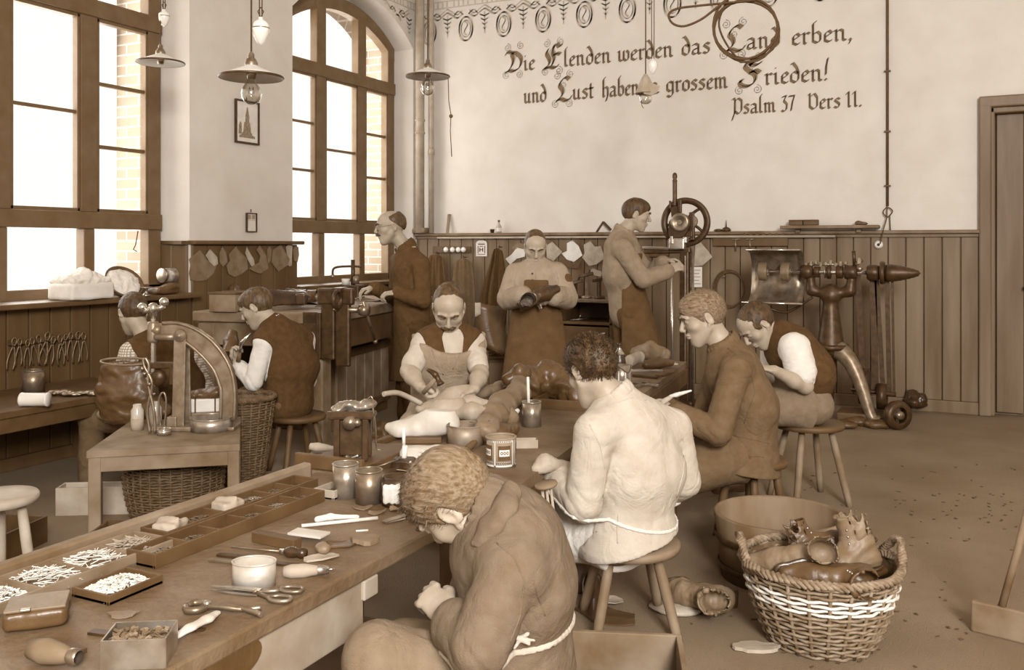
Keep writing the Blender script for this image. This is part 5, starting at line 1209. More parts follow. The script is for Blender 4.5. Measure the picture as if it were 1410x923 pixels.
# things on the ledge (1.5 m high)
def onledge(px, Y=YB - .05): p = PY(px, 320, Y); p.z = 1.497; return p
p = onledge(616); solo('wooden_stick', MB().beam(p + Vector((.0, .0, 0)), p + Vector((.0, .04, .2)), .03, .012), WOOD, 'short flat stick leaning on the ledge near the corner', 'stick')
p = onledge(678); solo('egg_cup', MB().lathe([(0, 0), (.018, 0), (.022, .03), (.026, .038), (.022, .038), (.015, .01), (0, .008)], p, n=20), IRON, 'tiny dark cup standing on the ledge beside the bottle', 'cup')
t = thing('bottle', onledge(687), 'small clear bottle with label on the ledge of the back wall', 'bottle'); p = onledge(687)
part(t, 'glass', MB().lathe([(0, 0), (.025, 0), (.027, .01), (.027, .06), (.02, .08), (.01, .09), (.01, .11), (.012, .112)], p, n=20), mat('grey_glass', .66, .1, var=.02, scale=4, bump=0, spec=.6)); part(t, 'stopper', MB().lathe([(0, .112), (.011, .112), (.013, .125), (0, .132)], p, n=14), IRON); part(t, 'label', MB().lathe([(.0275, .015), (.0275, .05)], p, n=20), PAPER)
p = onledge(831); t = thing('shoe_hammer', p, 'small dark bracket tool standing tilted on the ledge by the flywheel man', 'tool'); part(t, 'bar', MB().beam(p + Vector((-.07, 0, .0)), p + Vector((.0, 0, .1)), .02, .016), IRON); part(t, 'leg', MB().beam(p + Vector((.0, 0, .095)), p + Vector((.075, 0, .02)), .02, .022), IRON)
p = onledge(1000); t = thing('oil_can', p, 'tiny oil can with upright spout on the ledge left of the shelf', 'oil can'); part(t, 'body', MB().lathe([(0, 0), (.04, 0), (.042, .015), (.03, .03), (.01, .04), (0, .04)], p, n=20), IRON); part(t, 'spout', MB().tube([p + UP * .035, p + UP * .1], [.006, .0025], 8), IRON)
p = onledge(989); solo('pebble_tin', MB().lathe([(0, 0), (.035, 0), (.038, .012), (.02, .022), (0, .023)], p, n=16), IRON, 'flat dark lump lying beside the tiny oil can', 'tin')
t = thing('wall_shelf', onledge(1142, YB - .1), 'short bracketed shelf board over the ledge above the finishing machine', 'shelf'); a, b_ = onledge(1076, YB - .1), onledge(1211, YB - .1)
part(t, 'board', MB().beam(a + UP * .03, b_ + UP * .03, .16, .028, bev=.006), PANEL)
for x in (1098, 1182): p = onledge(x, YB - .1); part(t, 'bracket', MB().box(p + Vector((0, .04, -.0)), (.04, .08, .04), bev=.006), PANEL)
for x0, x1, h, lb in ((1087, 1106, .045, 'left dark box of two on the wall shelf'), (1107, 1127, .045, 'right dark box of two on the wall shelf')):
    a, b_ = onledge(x0, YB - .1), onledge(x1, YB - .1); t = thing('small_box', mid(a, b_) + UP * .045, lb, 'box', 'boxes on the wall shelf'); part(t, 'body', MB().beam(a + UP * .066, b_ + UP * .066, .08, h * .8, bev=.004), WOODD); part(t, 'lid', MB().beam(a + UP * .088, b_ + UP * .088, .086, .012, bev=.003), WOODD)
p = onledge(1187, YB - .1) + UP * .045; g = SDF(); g.ell(p + UP * .012, (.05, .03, .016)); g.ell(p + Vector((-.03, 0, .018)), (.022, .02, .018)); solo('rag', g.mesh(.006, wrinkle(.003, 40, 2)), LEATHD, 'crumpled dark rag on the right end of the wall shelf', 'rag')
# tool rail, hoop
t = thing('tool_rail', PY(1035, 332, YB - .05), 'dark wall rail with holes left of the wall shelf', 'rail'); a, b_ = PY(982, 333, YB - .05), PY(1085, 333, YB - .05); a.z = b_.z = 1.40
part(t, 'board', MB().beam(a, b_, .03, .075, bev=.006), PANELD); b = MB()
for k in range(7): p = mid(a, b_, .42 + k * .085); b.tube([p + Vector((0, -.012, .07)), p + Vector((.02, -.014, .055))], .018, 8)
part(t, 'rope', b, WOODD)
for x, lb in ((1013, 'left T-handled awl hanging in the wall rail'), (1033, 'right T-handled awl hanging in the wall rail')):
    p = PY(x, 335, YB - .072); p.z = 1.425; t = thing('handled_awl', p, lb, 'tool', 'awls in the wall rail'); part(t, 'handle', MB().tube([p + Vector((-.038, 0, 0)), p + Vector((.038, 0, 0))], .006, 8), STEEL); part(t, 'shank', MB().tube([p, p + Vector((0, 0, -.11))], .006, 8), STEEL)
t = thing('belt_hoop', PY(1003, 398, YB - .06), 'thin dark belt coiled in rings on the wainscot', 'belt'); b = MB()
for r_, dx in ((.16, 0), (.152, .01), (.17, -.006)): c_ = PY(1004, 398, YB - .06); b.tube([c_ + Vector((dx + r_ * .82 * math.cos(a), 0, r_ * math.sin(a))) for a in (2 * PI * i / 40 for i in range(40))], .007, 6, closed=True)
part(t, 'ring', b, CORD); p = PY(998, 381, YB - .06); part(t, 'peg', MB().tube([p + Vector((0, .04, 0)), p + Vector((0, -.03, 0))], .007, 8), STEEL)
# ------------------------------------------------------------------ left sill and left wall
def onsill(px, py, X=-5.22): return PX(px, py, X)
SZ = 1.018
p = onsill(112, 405, -5.18); p.z = SZ; Rl = Matrix.Identity(3)
t = thing('cloth_bundle', p, 'whitish bundle of plaster lasts and cloth in a box on the left window sill', 'bundle')
g = SDF(); g.box(p + UP * .055, (.24, .33, .11), None, .02); part(t, 'box', g.mesh(.008, wrinkle(.004, 18, 1)), PAPER)
g = SDF(); g.box(p + UP * .115, (.22, .3, .05), None, .02)
for y, z, r_ in ((-.1, .12, .05), (-.03, .135, .055), (.05, .135, .05), (.1, .12, .04), (.0, .165, .03)): g.ell(p + Vector((.0, y, z)), (.09, r_, .042))
part(t, 'cloth', g.mesh(.007, addf(wrinkle(.009, 30, 4), wrinkle(.005, 70, 5))), CL_WHITE)
p = onsill(170, 403, -5.16); p.z = SZ
t = thing('round_bundle', p, 'round dark-rimmed bowl of whitish cloth tilted against the left window', 'bundle')
ax = Vector((.75, -.1, .65)).normalized(); cc = p + UP * .095
part(t, 'bowl', MB().lathe([(0, -.07), (.08, -.06), (.125, -.01), (.135, .02), (.128, .022), (.115, -.005), (0, -.05)], cc, axis=ax, n=36), LEATHD)
g = SDF(); u, w_, d_ = frame(ax); g.ell(cc + ax * .0, (.118, .118, .045), np.array([u, w_, d_]).T); part(t, 'cloth', g.mesh(.007, addf(wrinkle(.008, 28, 8), wrinkle(.005, 70, 6))), CL_WHITE)
c0 = PX(222, 383, -5.2); c1 = PX(246, 387, -5.2); c0.z = c1.z = SZ + .135; t = thing('tin_can', mid(c0, c1), 'bright tin can lying on its side on the left sill', 'tin'); d_ = (c1 - c0).normalized()
part(t, 'body', MB().lathe([(0, 0), (.05, 0), (.053, .003), (.05, .008), (.05, .11), (.053, .114), (.05, .118), (0, .116)], c0, axis=d_, n=28), TIN); part(t, 'paper_label', MB().lathe([(.0508, .025), (.0508, .075)], c0, axis=d_, n=28), mat('worn_label', .6, .7, var=.3, scale=35, bump=0))
p = PX(225, 402, -5.16); p.z = SZ; g = SDF(); g.box(p + UP * .03, (.12, .2, .05), None, .015); g.ell(p + Vector((.02, .05, .055)), (.05, .07, .03)); solo('leather_roll', g.mesh(.007, wrinkle(.004, 25, 3)), LEATHD, 'dark folded leather roll under the lying tin can', 'leather')
p = PX(201, 402, -5.1); p.z = SZ; solo('glue_pot', MB().lathe([(0, 0), (.03, 0), (.02, .012), (.012, .02), (.014, .05), (.05, .056), (.052, .062), (0, .064)], p, n=24), TIN, 'small flat-topped metal stand behind the head of the checked-shirt boy', 'stand')
# pliers on the wall
t = thing('pliers_rail', (-5.19, 3.7, .66), 'thin rail on the left wall carrying hanging pliers', 'rail'); a = PX(12, 468, -5.19); b_ = PX(116, 452, -5.19); zz = .78; ya, yb = a.y, b_.y; part(t, 'bar', MB().beam((-5.19, ya, zz), (-5.19, yb, zz), .02, .03), WOODD)
def pliers(root, m):
    for k in (-1, 1):
        part(root, 'handle', MB().tube(catmull([(0, .004 * k, -.005), (0, .018 * k, -.05), (0, .026 * k, -.1), (0, .02 * k, -.15)], 4), [.006, .006, .006, .0055] * 3 + [.005], 7), m, local=True)
        part(root, 'jaw', MB().tube(catmull([(0, -.004 * k, 0), (0, -.016 * k, .025), (0, -.012 * k, .045), (0, -.001 * k, .055)], 4), .0065, 7), m, local=True)
n = 12
names = ['first', 'second', 'third', 'fourth', 'fifth', 'sixth', 'seventh', 'eighth', 'ninth', 'tenth', 'eleventh', 'last']
P0 = None
for k in range(n):
    y = ya + (yb - ya) * (k + .5) / n + rnd(-.01, .01); lb = 'dark steel pliers on the left wall, %s from the left in the row' % names[k]
    if P0 is None: P0 = thing('pliers', (-5.172, y, zz - .02), lb, 'pliers', 'pliers hanging on the left wall'); pliers(P0, mat('dull_steel', .4, .45, .6, var=.06, scale=20, bump=.1)); o = P0
    else: o = dup(P0, (-5.172, y, zz - .02 + rnd(-.015, .012)), None, lb)
    o.rotation_euler = (rnd(-.25, .25), 0, 0); s_ = rnd(.8, 1.05); o.scale = (s_, s_, s_)
# ------------------------------------------------------------------ machines
def boot(name, label, loc, R, s, m, h=.13, cat='boot', group=None, sole=True, eyelets=True, vox=.006, fold=.004, seed=0, laces=False):
    loc = Vector(loc); R = Matrix(R) if not isinstance(R, Matrix) else R
    t = thing(name, loc, label, cat, group); Rn = np.array(R)
    put = lambda V: (V * s) @ Rn.T + np.array(loc)
    g = SDF(); Y = (0, 1, 0)
    g.chain([(-.085, 0, .036), (0, .004, .034), (.075, .006, .032), (.14, 0, .028)], [.035, .031, .036, .026], .03, (Y, 1.12))
    g.cap((-.065, 0, .09), (.06, 0, .055), .034, .027, .04); g.cap((-.068, 0, .07), (-.072, 0, h), .036, .043, .03, ((1, 0, 0), 1.25))
    g.cap((-.072, 0, h - .07), (-.078, 0, h + .06), .034, .042, .006, ((1, 0, 0), 1.25), 's'); g.cap((-.02, 0, h + .02), (.03, 0, .1), .012, .006, .008, None, 's')
    g.plane((0, 0, .012), (0, 0, -1)); g.plane((0, 0, h), (.12, 0, 1), .002)
    V, F = g.mesh(vox / s, addf(wrinkle(fold, 28, seed, (1, .6, 1.6)), folds([((.02, 0, .07), (1, 0, .4), .05, .025, .005)])))
    up_ = part(t, 'upper', (put(V), F), m)
    if sole:
        k = SDF(); k.chain([(-.085, 0, .006), (0, .004, .006), (.08, .006, .006), (.145, 0, .007)], [.036, .03, .041, .028], .03, (Y, 1.1)); k.plane((0, 0, .014), (0, 0, 1)); k.plane((0, 0, .002), (0, 0, -1)); k.box((-.09, 0, -.008), (.062, .066, .024), None, .008, .004)
        V, F = k.mesh(.0055 / s); part(t, 'sole', (put(V), F), LEATHB)
    if eyelets:
        b = MB()
        for i in range(4):
            for sd in (-1, 1):
                p = Vector((-.022 - .004 * i, sd * (.032 - .002 * i), .085 + i * (h - .1) / 4)) ; q = R @ (p * s) + loc; b.ball(q, .0042 * s, 8, 5)
        part(up_, 'eyelets', b, BRIGHT)
    return t
def rot(a=0, b=0, c=0): return Matrix.Rotation(math.radians(c), 3, 'Z') @ Matrix.Rotation(math.radians(b), 3, 'Y') @ Matrix.Rotation(math.radians(a), 3, 'X')
# --- sole press on the low table
T = lambda x, y, dz=0: PZ(x, y, 4.7 + dz)
z6 = lambda x, y: T(150 + x / 6.155, 390 + y / 6.155); z3 = lambda x, y: T(100 + x / 3.077, 400 + y / 3.077)
t = thing('sole_press', Vector((*T(260, 590).xy, HP)), 'iron sole press with curved arm and ball-ended screw handle on the low table', 'press')
CASTG = mat('grey_casting', .5, .4, .5, var=.08, scale=22, bump=.2)
outer = [(400, 345), (470, 338), (560, 333), (650, 348), (760, 395), (880, 480), (980, 600), (1050, 740), (1080, 923)]; inner = [(965, 923), (950, 850), (905, 735), (840, 650), (760, 570), (680, 505), (620, 470), (500, 440), (400, 430)]
poly = [z6(*p) for p in outer] + [z3(692, 545), z3(632, 545)] + [z6(*p) for p in inner]
b = slab(MB(), [p - FWD * .02 for p in poly], FWD, .05); part(t, 'arm', b, CASTG)
b = MB(); o3 = [z6(*p) - FWD * .028 for p in outer[1:]] + [z3(690, 545) - FWD * .028]; i3 = [z6(*p) - FWD * .028 for p in inner[:-2]][::-1] + [z3(634, 545) - FWD * .028]
b.tube(catmull([tuple(p) for p in o3], 4), .0085, 8); b.tube(catmull([tuple(p) for p in i3], 4), .0085, 8); part(t, 'arm_ridge', b, CASTG)
c = T(211, 457); part(t, 'nut_housing', MB().lathe([(0, -.055), (.026, -.055), (.029, -.04), (.029, .04), (.024, .052), (0, .052)], c, n=24), CASTG)
b = MB().tube([z6(395, 455) - FWD * .01, z6(600, 455) - FWD * .01], .02, 12).tube([z6(375, 400), z6(450, 395)], .03, 12); part(t, 'cross_arm', b, CASTG)
part(t, 'pivot', MB().lathe([(0, -.045), (.03, -.045), (.034, -.035), (.034, .035), (.03, .045), (.012, .046), (.01, .055), (0, .056)], z6(622, 440), axis=-FWD, n=24), CASTG)
for dz, x1, y1 in ((-.03, 245, 598), (.05, 258, 589)): p = z6(622, 445) + FWD * dz; q = T(x1, y1, dz); q.z = HP; part(t, 'strut', MB().beam(p, q, .014, .062 if dz < 0 else .04, up=RIGHT, bev=.004), CASTG)
scr = [(.0125 + .0018 * (i % 2), -.27 + i * .012) for i in range(36)]; part(t, 'screw', MB().lathe([(0, -.272)] + scr + [(0, .163)], T(211, 460), n=14), BRIGHT)
hc = z6(375, 215); b = MB().tube([z6(285, 245), z6(330, 232), hc, z6(430, 212), z6(470, 195)], [.013, .016, .02, .015, .012], 10); hb_ = part(t, 'handle_bar', b, BRIGHT); part(hb_, 'handle_hub', MB().lathe([(0, -.05), (.018, -.05), (.02, -.02), (.024, -.015), (.022, .02), (.012, .028), (0, .03)], hc, n=18), BRIGHT)
for x, y in ((283, 205), (467, 160)): part(hb_, 'ball_grip', MB().ball(z6(x, y), .024, 16, 10), BRIGHT); 
part(t, 'pressure_plate', MB().box(T(222, 503), (.16, .05, .03), rz=TH, bev=.006).box(T(238, 516), (.02, .05, .1), rz=TH, bev=.004), IRON)
part(t, 'die', MB().lathe([(0, -.02), (.042, -.02), (.046, 0), (.03, .02), (0, .022)], T(217, 520), axis=-FWD, n=24), IRON)
b0 = T(265, 585); b0.z = HP; part(t, 'base', MB().box(b0 + UP * .012, (.36, .16, .024), rz=TH, bev=.006).box(b0 + UP * .04 - RIGHT * .09, (.05, .1, .06), rz=TH, bev=.006), CASTG)
ft = T(312, 582); ft.z = HP; part(t, 'foot', MB().box(ft + UP * .01, (.11, .12, .02), rz=TH, bev=.006), CASTG)
# things on the press table
def ontab(px, py, h=HP): return PH(px, py, h)
def opentin(name, label, c, r, h, m, cat='tin', sx=1, sy=1, rimr=.0015, group=None, xdir=None, wall=.002):
    t = thing(name, c, label, cat, group)
    part(t, 'body', MB().lathe([(0, 0), (r, 0), (r, h), (r - wall, h), (r - wall, .004), (0, .004)], c, n=40, sx=sx, sy=sy, xdir=xdir), m)
    part(t, 'rim', MB().lathe([(r + rimr, h - rimr * 2), (r + rimr * 1.6, h), (r, h + rimr), (r - wall - rimr, h), (r - wall, h - rimr * 2)], c, n=40, sx=sx, sy=sy, xdir=xdir), m)
    return t
opentin('round_tin', 'wide shallow round tin in front of the foot of the press', ontab(291, 592), .105, .065, TIN, group=None)
opentin('small_tin', 'tiny shallow tin on the near edge of the press table', ontab(226, 599), .034, .03, BRIGHT)
for x, y, lb in ((189, 592, 'left glass jar in front of the press'), (214, 588, 'right glass jar behind the tongs')):
    c = ontab(x, y); t = thing('glass_jar', c, lb + ', half filled', 'jar'); part(t, 'glass', MB().lathe([(0, 0), (.028, 0), (.031, .008), (.031, .1), (.022, .115), (.02, .13), (.018, .13), (.019, .113), (.028, .098), (.028, .01), (0, .008)], c, n=24), mat('milky_glass', .7, .15, var=.04, scale=6, bump=0, spec=.6)); part(t, 'contents', MB().lathe([(0, .002), (.0315, .002), (.0315, .06), (0, .06)], c, n=24), CARD)
t = thing('tongs', ontab(208, 596), 'long steel tongs standing upright between the jars on the press table', 'tongs'); p = ontab(210, 598)
for k in (-1, 1): part(t, 'arm', MB().tube(catmull([tuple(p + RIGHT * (.012 * k) + UP * .005), tuple(p + RIGHT * (.016 * k - .01) + UP * .12), tuple(p + RIGHT * (-.012 - .01 * k) + UP * .25), tuple(p + RIGHT * (-.03 + .012 * k) + UP * .34), tuple(p + RIGHT * (-.04 + .004 * k) + UP * .38)], 5), .0075, 8), STEEL)
part(t, 'rivet', MB().ball(p + RIGHT * -.012 + UP * .25 - FWD * .008, .011, 10, 6), STEEL)
for (x, y, lb) in ((222, 592, 'open wire loop clamp leaning on the press strut'),): p = ontab(x, y); solo('wire_clamp', MB().tube(catmull([tuple(p + RIGHT * a + UP * b_) for a, b_ in ((.0, .005), (-.012, .08), (-.01, .16), (.012, .19), (.025, .15), (.022, .07), (.012, .005))], 5), .005, 7), STEEL, lb, 'clamp')
p = ontab(272, 588) + FWD * .13; t = thing('shoe_carton', p, 'pale strapped carton on a wooden block under the arm of the press', 'box'); RR = Matrix.Rotation(TH + .25, 3, 'Z')
part(t, 'block', MB().box(p + UP * .03, (.2, .1, .06), rot=RR, bev=.006), WOOD); part(t, 'carton', MB().box(p + UP * .095, (.2, .1, .07), rot=RR, bev=.006), PAPER); part(t, 'strap', MB().box(p + UP * .095 + RR @ Vector((-.05, 0, 0)), (.008, .104, .074), rot=RR).box(p + UP * .095 + RR @ Vector((.05, 0, 0)), (.008, .104, .074), rot=RR), CORD)
g = SDF(); g.ell(p + UP * .15, (.09, .05, .03), np.array(RR)); g.ell(p + UP * .16 + RIGHT * .05, (.05, .04, .03)); solo('leather_scraps', g.mesh(.006, wrinkle(.008, 30, 4)), LEATHD, 'crumpled leather offcuts lying on the strapped carton', 'leather')
# boot shaft held by the boy at the left window
t = thing('ankle_boot', PZ(174, 572, 5.0), 'wide open leather boot leg on the lap of the boy in the checked shirt', 'boot'); g = SDF()
g.chain([PZ(176, 566, 5.02), PZ(174, 540, 5.0), PZ(172, 506, 5.0)], [.08, .08, .068], .04, (RIGHT, 1.95)); g.cap(PZ(205, 560, 5.0), PZ(226, 566, 4.98), .055, .04, .05)
g.cap(PZ(173, 545, 5.0), PZ(172, 485, 5.0), .055, .056, .008, (RIGHT, 2.1), 's'); g.plane(PZ(172, 500, 5.0), (0, 0, 1), .003)
up_ = part(t, 'upper', g.mesh(.007, addf(wrinkle(.006, 16, 3, (1, 1, 2.2)), wrinkle(.003, 40, 5))), LEATHD); b = MB()
b.tube([PZ(172 + 33.5 * math.cos(a), 498 + 5 * math.sin(a), 5.0 - .068 * math.sin(a)) for a in (2 * PI * i / 40 for i in range(40))], .006, 6, closed=True); part(up_, 'rim', b, LEATH)
b = MB()
for i in range(6): b.ball(PZ(196 + 3.2 * i, 508 + 7 * i, 4.9), .009, 10, 6)
part(up_, 'eyelets', b, BRIGHT)
# --- flywheel machine
Yd = 7.0; D = lambda x, y, dy=0: PY(760 + x / 4.7, 220 + y / 4.7, Yd + dy); k7 = (D(1000, 400) - D(0, 400)).length / 1000   # metres per zoomed pixel
base = D(860, 600); base.z = 0
t = thing('flywheel_machine', base, 'tall iron leather-working machine with spoked flywheel before the back wall', 'machine')
c = D(865, 405, .1); R_ = 150 * k7; fw_ = part(t, 'flywheel', MB().lathe([(R_ - 34 * k7, -.018), (R_ - 6 * k7, -.024), (R_, -.018), (R_, .018), (R_ - 6 * k7, .024), (R_ - 34 * k7, .018), (R_ - 38 * k7, 0), (R_ - 34 * k7, -.018)], c, axis=(0, -1, 0), n=64), IRON)
for k in range(5):
    a = 2 * PI * k / 5 + .75; d_ = Vector((math.cos(a), 0, math.sin(a))); n_ = Vector((-math.sin(a), 0, math.cos(a))); part(fw_, 'spoke', MB().tube(catmull([tuple(c + d_ * .02), tuple(c + d_ * R_ * .45 + n_ * .012), tuple(c + d_ * R_ * .8)], 5), [.016] * 5 + [.012] * 6, 8), IRON)
part(t, 'axle', MB().tube([c + Vector((0, .06, 0)), D(825, 405, -.08)], .018, 12), STEEL)
body = [(768, 320), (778, 305), (800, 300), (812, 312), (815, 350), (850, 355), (885, 375), (888, 430), (870, 470), (850, 500), (765, 510), (752, 470), (758, 400), (775, 380)]
part(t, 'head', slab(MB(), [D(*q_, -.05) for q_ in body], (0, 1, 0), .1), IRON)
part(t, 'cover_disc', MB().lathe([(0, 0), (.012 * 1, .0), (18 * k7, -.006), (20 * k7, .004), (34 * k7, .0), (36 * k7, .006), (52 * k7, .004), (56 * k7, -.004), (56 * k7, -.02), (0, -.02)], D(825, 405, -.07), axis=(0, -1, 0), n=40), STEEL)
scr = []
for i in range(30): scr.append((.0165 + .003 * (i % 2), i * .0066))
z0 = D(795, 300).z; p = D(795, 300, -.01); part(t, 'screw_column', MB().lathe([(0, 0)] + scr[:] + [(.02, .2), (.014, .21), (.02, .225), (.017, .25), (.008, .26), (0, .262)], p, n=16), IRON)
part(t, 'lug', MB().box(D(830, 300, -.02), (.025, .03, .1), bev=.004), IRON); part(t, 'lug', MB().box(D(765, 290, -.02), (.014, .02, .06), bev=.003), IRON)
part(t, 'clamp_block', MB().box(D(812, 545, -.06), (95 * k7, .07, 70 * k7), bev=.01).box(D(865, 520, -.05), (.03, .06, .05), bev=.006).box(D(775, 520, -.1), (.02, .02, .06), bev=.004), BRIGHT)
part(t, 'small_gear', MB().lathe([(.02 + .005 * 0, -.01), (.045, -.01), (.05, 0), (.045, .01), (.02, .01)], D(905, 400, .02), axis=(0, -1, 0), n=18, smooth=False), STEEL)
part(t, 'gear_bracket', MB().beam(D(905, 340, .02), D(910, 520, .02), .04, .035, bev=.005).beam(D(850, 480, 0), D(910, 480, 0), .03, .05, bev=.005), IRON)
part(t, 'table_bar', MB().beam(D(588, 570, -.04), D(765, 575, -.04), .05, .022, bev=.005), BRIGHT); part(t, 'horn', MB().beam(D(600, 590, -.02), D(900, 585, 0), .07, .05, bev=.012).beam(D(630, 620, -.02), D(760, 612, 0), .05, .04, bev=.01), IRON)
b = MB(); q0 = D(862, 590); b.box(Vector((q0.x, q0.y, q0.z / 2 + .05)), (.075, .075, q0.z - .1), bev=.012); part(t, 'post', b, IRON)
q1 = D(862, 620, -.045); part(t, 'post_edge', MB().beam(q1, Vector((q1.x, q1.y, .3)), .018, .012, bev=.003), STEEL)
q1 = D(910, 590, .0); part(t, 'side_rod', MB().tube([q1, Vector((q1.x, q1.y, .12))], .012, 8), STEEL); q1 = D(778, 640, -.08); part(t, 'treadle_rod', MB().tube([q1, Vector((q1.x, q1.y, .1))], .01, 8), BRIGHT)
part(t, 'base', MB().box((base.x, base.y, .05), (.42, .4, .1), bev=.02).box((base.x, base.y, .13), (.16, .16, .08), bev=.02), IRON); part(t, 'treadle', MB().beam((base.x - .16, base.y - .25, .11), (base.x + .16, base.y - .25, .11), .12, .03, bev=.005), IRON)
# --- finishing machine
Yf = 7.6; Fm = lambda x, y, dy=0: PY(980 + x / 4.7, 290 + y / 4.7, Yf + dy); k8 = (Fm(1000, 400) - Fm(0, 400)).length / 1000
base = Fm(770, 880); base.z = 0
t = thing('finishing_machine', base, 'shoe finishing machine on a Y-shaped iron column with a long polishing shaft', 'machine')
zs = Fm(800, 400).z; ax0, ax1 = Fm(320, 400).x, Fm(1270, 400).x
def onx(x, dy=0, dz=0): return Vector((Fm(x, 400).x, Yf + dy, zs + dz))
part(t, 'shaft', MB().tube([onx(330), onx(1150)], .016, 12), BRIGHT)
g = SDF(); cb = Vector((base.x, Yf, 0)); zj = Fm(780, 570).z; zr = Fm(770, 880).z
g.cap(cb + UP * zr, cb + UP * zj, .105, .05, .03); g.cap(cb + UP * (zj + .02), cb + UP * (zj + .07), .05, .05, .05)
for sgn, xx in ((-1, 640), (1, 905)):
    q = onx(xx, 0, -.06); g.chain([cb + UP * (zj + .03), mid(cb + UP * zj, q, .55) + Vector((.06 * sgn, 0, -.02)), q], [.05, .036, .036], .04)
part(t, 'column', g.mesh(.009), IRON)
part(t, 'collar', MB().lathe([(.1, -.02), (.135, -.02), (.14, 0), (.135, .02), (.1, .02)], cb + UP * zr, n=36), IRON)
for a in (-.35, 1.75, 3.7):
    d_ = Vector((math.cos(a), math.sin(a), 0)); P_ = [cb + UP * (zr - .0) - d_ * .02, cb + UP * (zr - .03) + d_ * .08, cb + UP * (zr - .12) + d_ * .17, cb + UP * (zr * .5) + d_ * .25, cb + UP * .06 + d_ * .33, cb + UP * .03 + d_ * .40]; P_ = catmull([tuple(q) for q in P_], 6); part(t, 'leg', MB().tube(P_, [.085 - .045 * min(1, i / (len(P_) * .75)) for i in range(len(P_))], 14), CASTG if a == -.35 else IRON)
for xx in (615, 900): part(t, 'bearing', MB().lathe([(.018, -.05), (.05, -.045), (.058, -.02), (.058, .02), (.05, .045), (.018, .05)], onx(xx), axis=(1, 0, 0), n=24), IRON); 
for xx, r_, w_ in ((680, .045, .04), (735, .05, .012), (760, .055, .03), (830, .05, .05), (880, .035, .03)): part(t, 'pulley', MB().lathe([(.016, -w_ / 2), (r_ * .9, -w_ / 2), (r_, -w_ * .3), (r_ * .95, 0), (r_, w_ * .3), (r_ * .9, w_ / 2), (.016, w_ / 2)], onx(xx), axis=(1, 0, 0), n=28), STEEL if xx in (735, 880) else IRON)
b = MB()
for i in range(9): b.box(onx(610 + i * 32, -.0, .06 + .008 * (i % 3)), (.022, .03, .03 + .012 * (i % 2)), bev=.004)
b.tube([onx(600, 0, .06), onx(880, 0, .062)], .011, 8); part(t, 'oil_cups', b, STEEL)
part(t, 'shift_lever', MB().tube([onx(925, 0, .05), onx(920, -.02, .17)], .014, 8).beam(onx(930, 0, .06), onx(975, 0, .1), .03, .03, bev=.005), IRON); part(t, 'lever_knob', MB().ball(onx(960, -.02, .03), .022, 10, 6).box(onx(955, -.01, .09), (.03, .02, .05), bev=.004), STEEL)
part(t, 'end_bearing', MB().lathe([(.018, -.045), (.05, -.045), (.062, -.03), (.062, .03), (.05, .045), (.018, .045)], onx(1045), axis=(1, 0, 0), n=24), IRON)
part(t, 'end_disc', MB().lathe([(.018, -.016), (.085, -.016), (.09, 0), (.085, .016), (.018, .016)], onx(1105), axis=(1, 0, 0), n=32), IRON)
cn = [(.0, 0), (.062, 0), (.066, .02)]
for i in range(14): f = i / 13; cn += [(.066 - .045 * f ** 1.6 + (.003 if i % 2 else 0), .03 + f * .2)]
cn += [(.008, .24), (0, .25)]; part(t, 'polishing_cone', MB().lathe(cn, onx(1125), axis=(1, 0, 0), n=28), IRON)
for xx in (335, 480):
    part(t, 'brush_wheel', MB().lathe([(.02, -.03), (.07, -.034), (.075, -.02), (.075, .02), (.07, .034), (.02, .03)], onx(xx), axis=(1, 0, 0), n=30, smooth=False), LEATH); part(t, 'hub', MB().lathe([(.016, -.045), (.03, -.04), (.03, .04), (.016, .045)], onx(xx), axis=(1, 0, 0), n=20), STEEL)
b = MB(); x0, x1 = Fm(238, 400).x, Fm(585, 400).x
prof = [(-.1, .175), (-.02, .172), (.06, .15), (.11, .09), (.13, .0), (.125, -.1), (.09, -.19), (.02, -.235), (-.11, -.25)]
b.grid(lambda u, v: (lambda q: Vector((x0 + (x1 - x0) * u, Yf + q[0], zs + q[1])))(prof[min(int(v * 8 + .001), 8)]), 6, 8); part(t, 'dust_hood', b, STEEL, solid=.005)
part(t, 'hood_lip', MB().tube([(x0, Yf - .1, zs + .175), (x1, Yf - .1, zs + .175)], .007, 8).tube([(x0 - .03, Yf - .11, zs - .25), (x1 + .02, Yf - .11, zs - .25)], .01, 8), BRIGHT); part(t, 'hood_bracket', MB().tube(catmull([(x0 + .1, Yf - .05, zs - .25), (x0 + .2, Yf, zs - .31), (x1 - .1, Yf, zs - .32), (x1 + .08, Yf, zs - .2)], 5), .01, 8).tube([(x1 - .02, Yf + .1, zs - .05), onx(620, .03, -.04)], .014, 8), IRON)
for xx, x2, w_ in ((940, 985, .045), (1040, 1060, .05), (1062, 1110, .035), (1130, 1150, .035), (1165, 1180, .02)): p = onx(xx, .05, -.02); q = Fm(x2, 1180, .05); q.z = .22; part(t, "drive_belt", MB().beam(p, q, w_, .006, up=(0, 1, 0)), IRON)
for xx, r_, zz in ((985, .14, .27), (1100, .1, .2)): c = Vector((Fm(xx, 900).x, Yf + .04, zz)); part(t, 'drive_pulley', MB().lathe([(.02, -.03), (r_ * .8, -.03), (r_, -.036), (r_, .036), (r_ * .8, .03), (.02, .03)], c, axis=(1, 0, .0), n=32), IRON)
part(t, 'counter_shaft', MB().tube([(Fm(900, 900).x, Yf + .04, .24), (Fm(1190, 900).x, Yf + .04, .22)], .018, 10), IRON); part(t, 'skid', MB().box((Fm(1040, 900).x, Yf + .02, .04), (.5, .3, .08), bev=.012), WOODD)
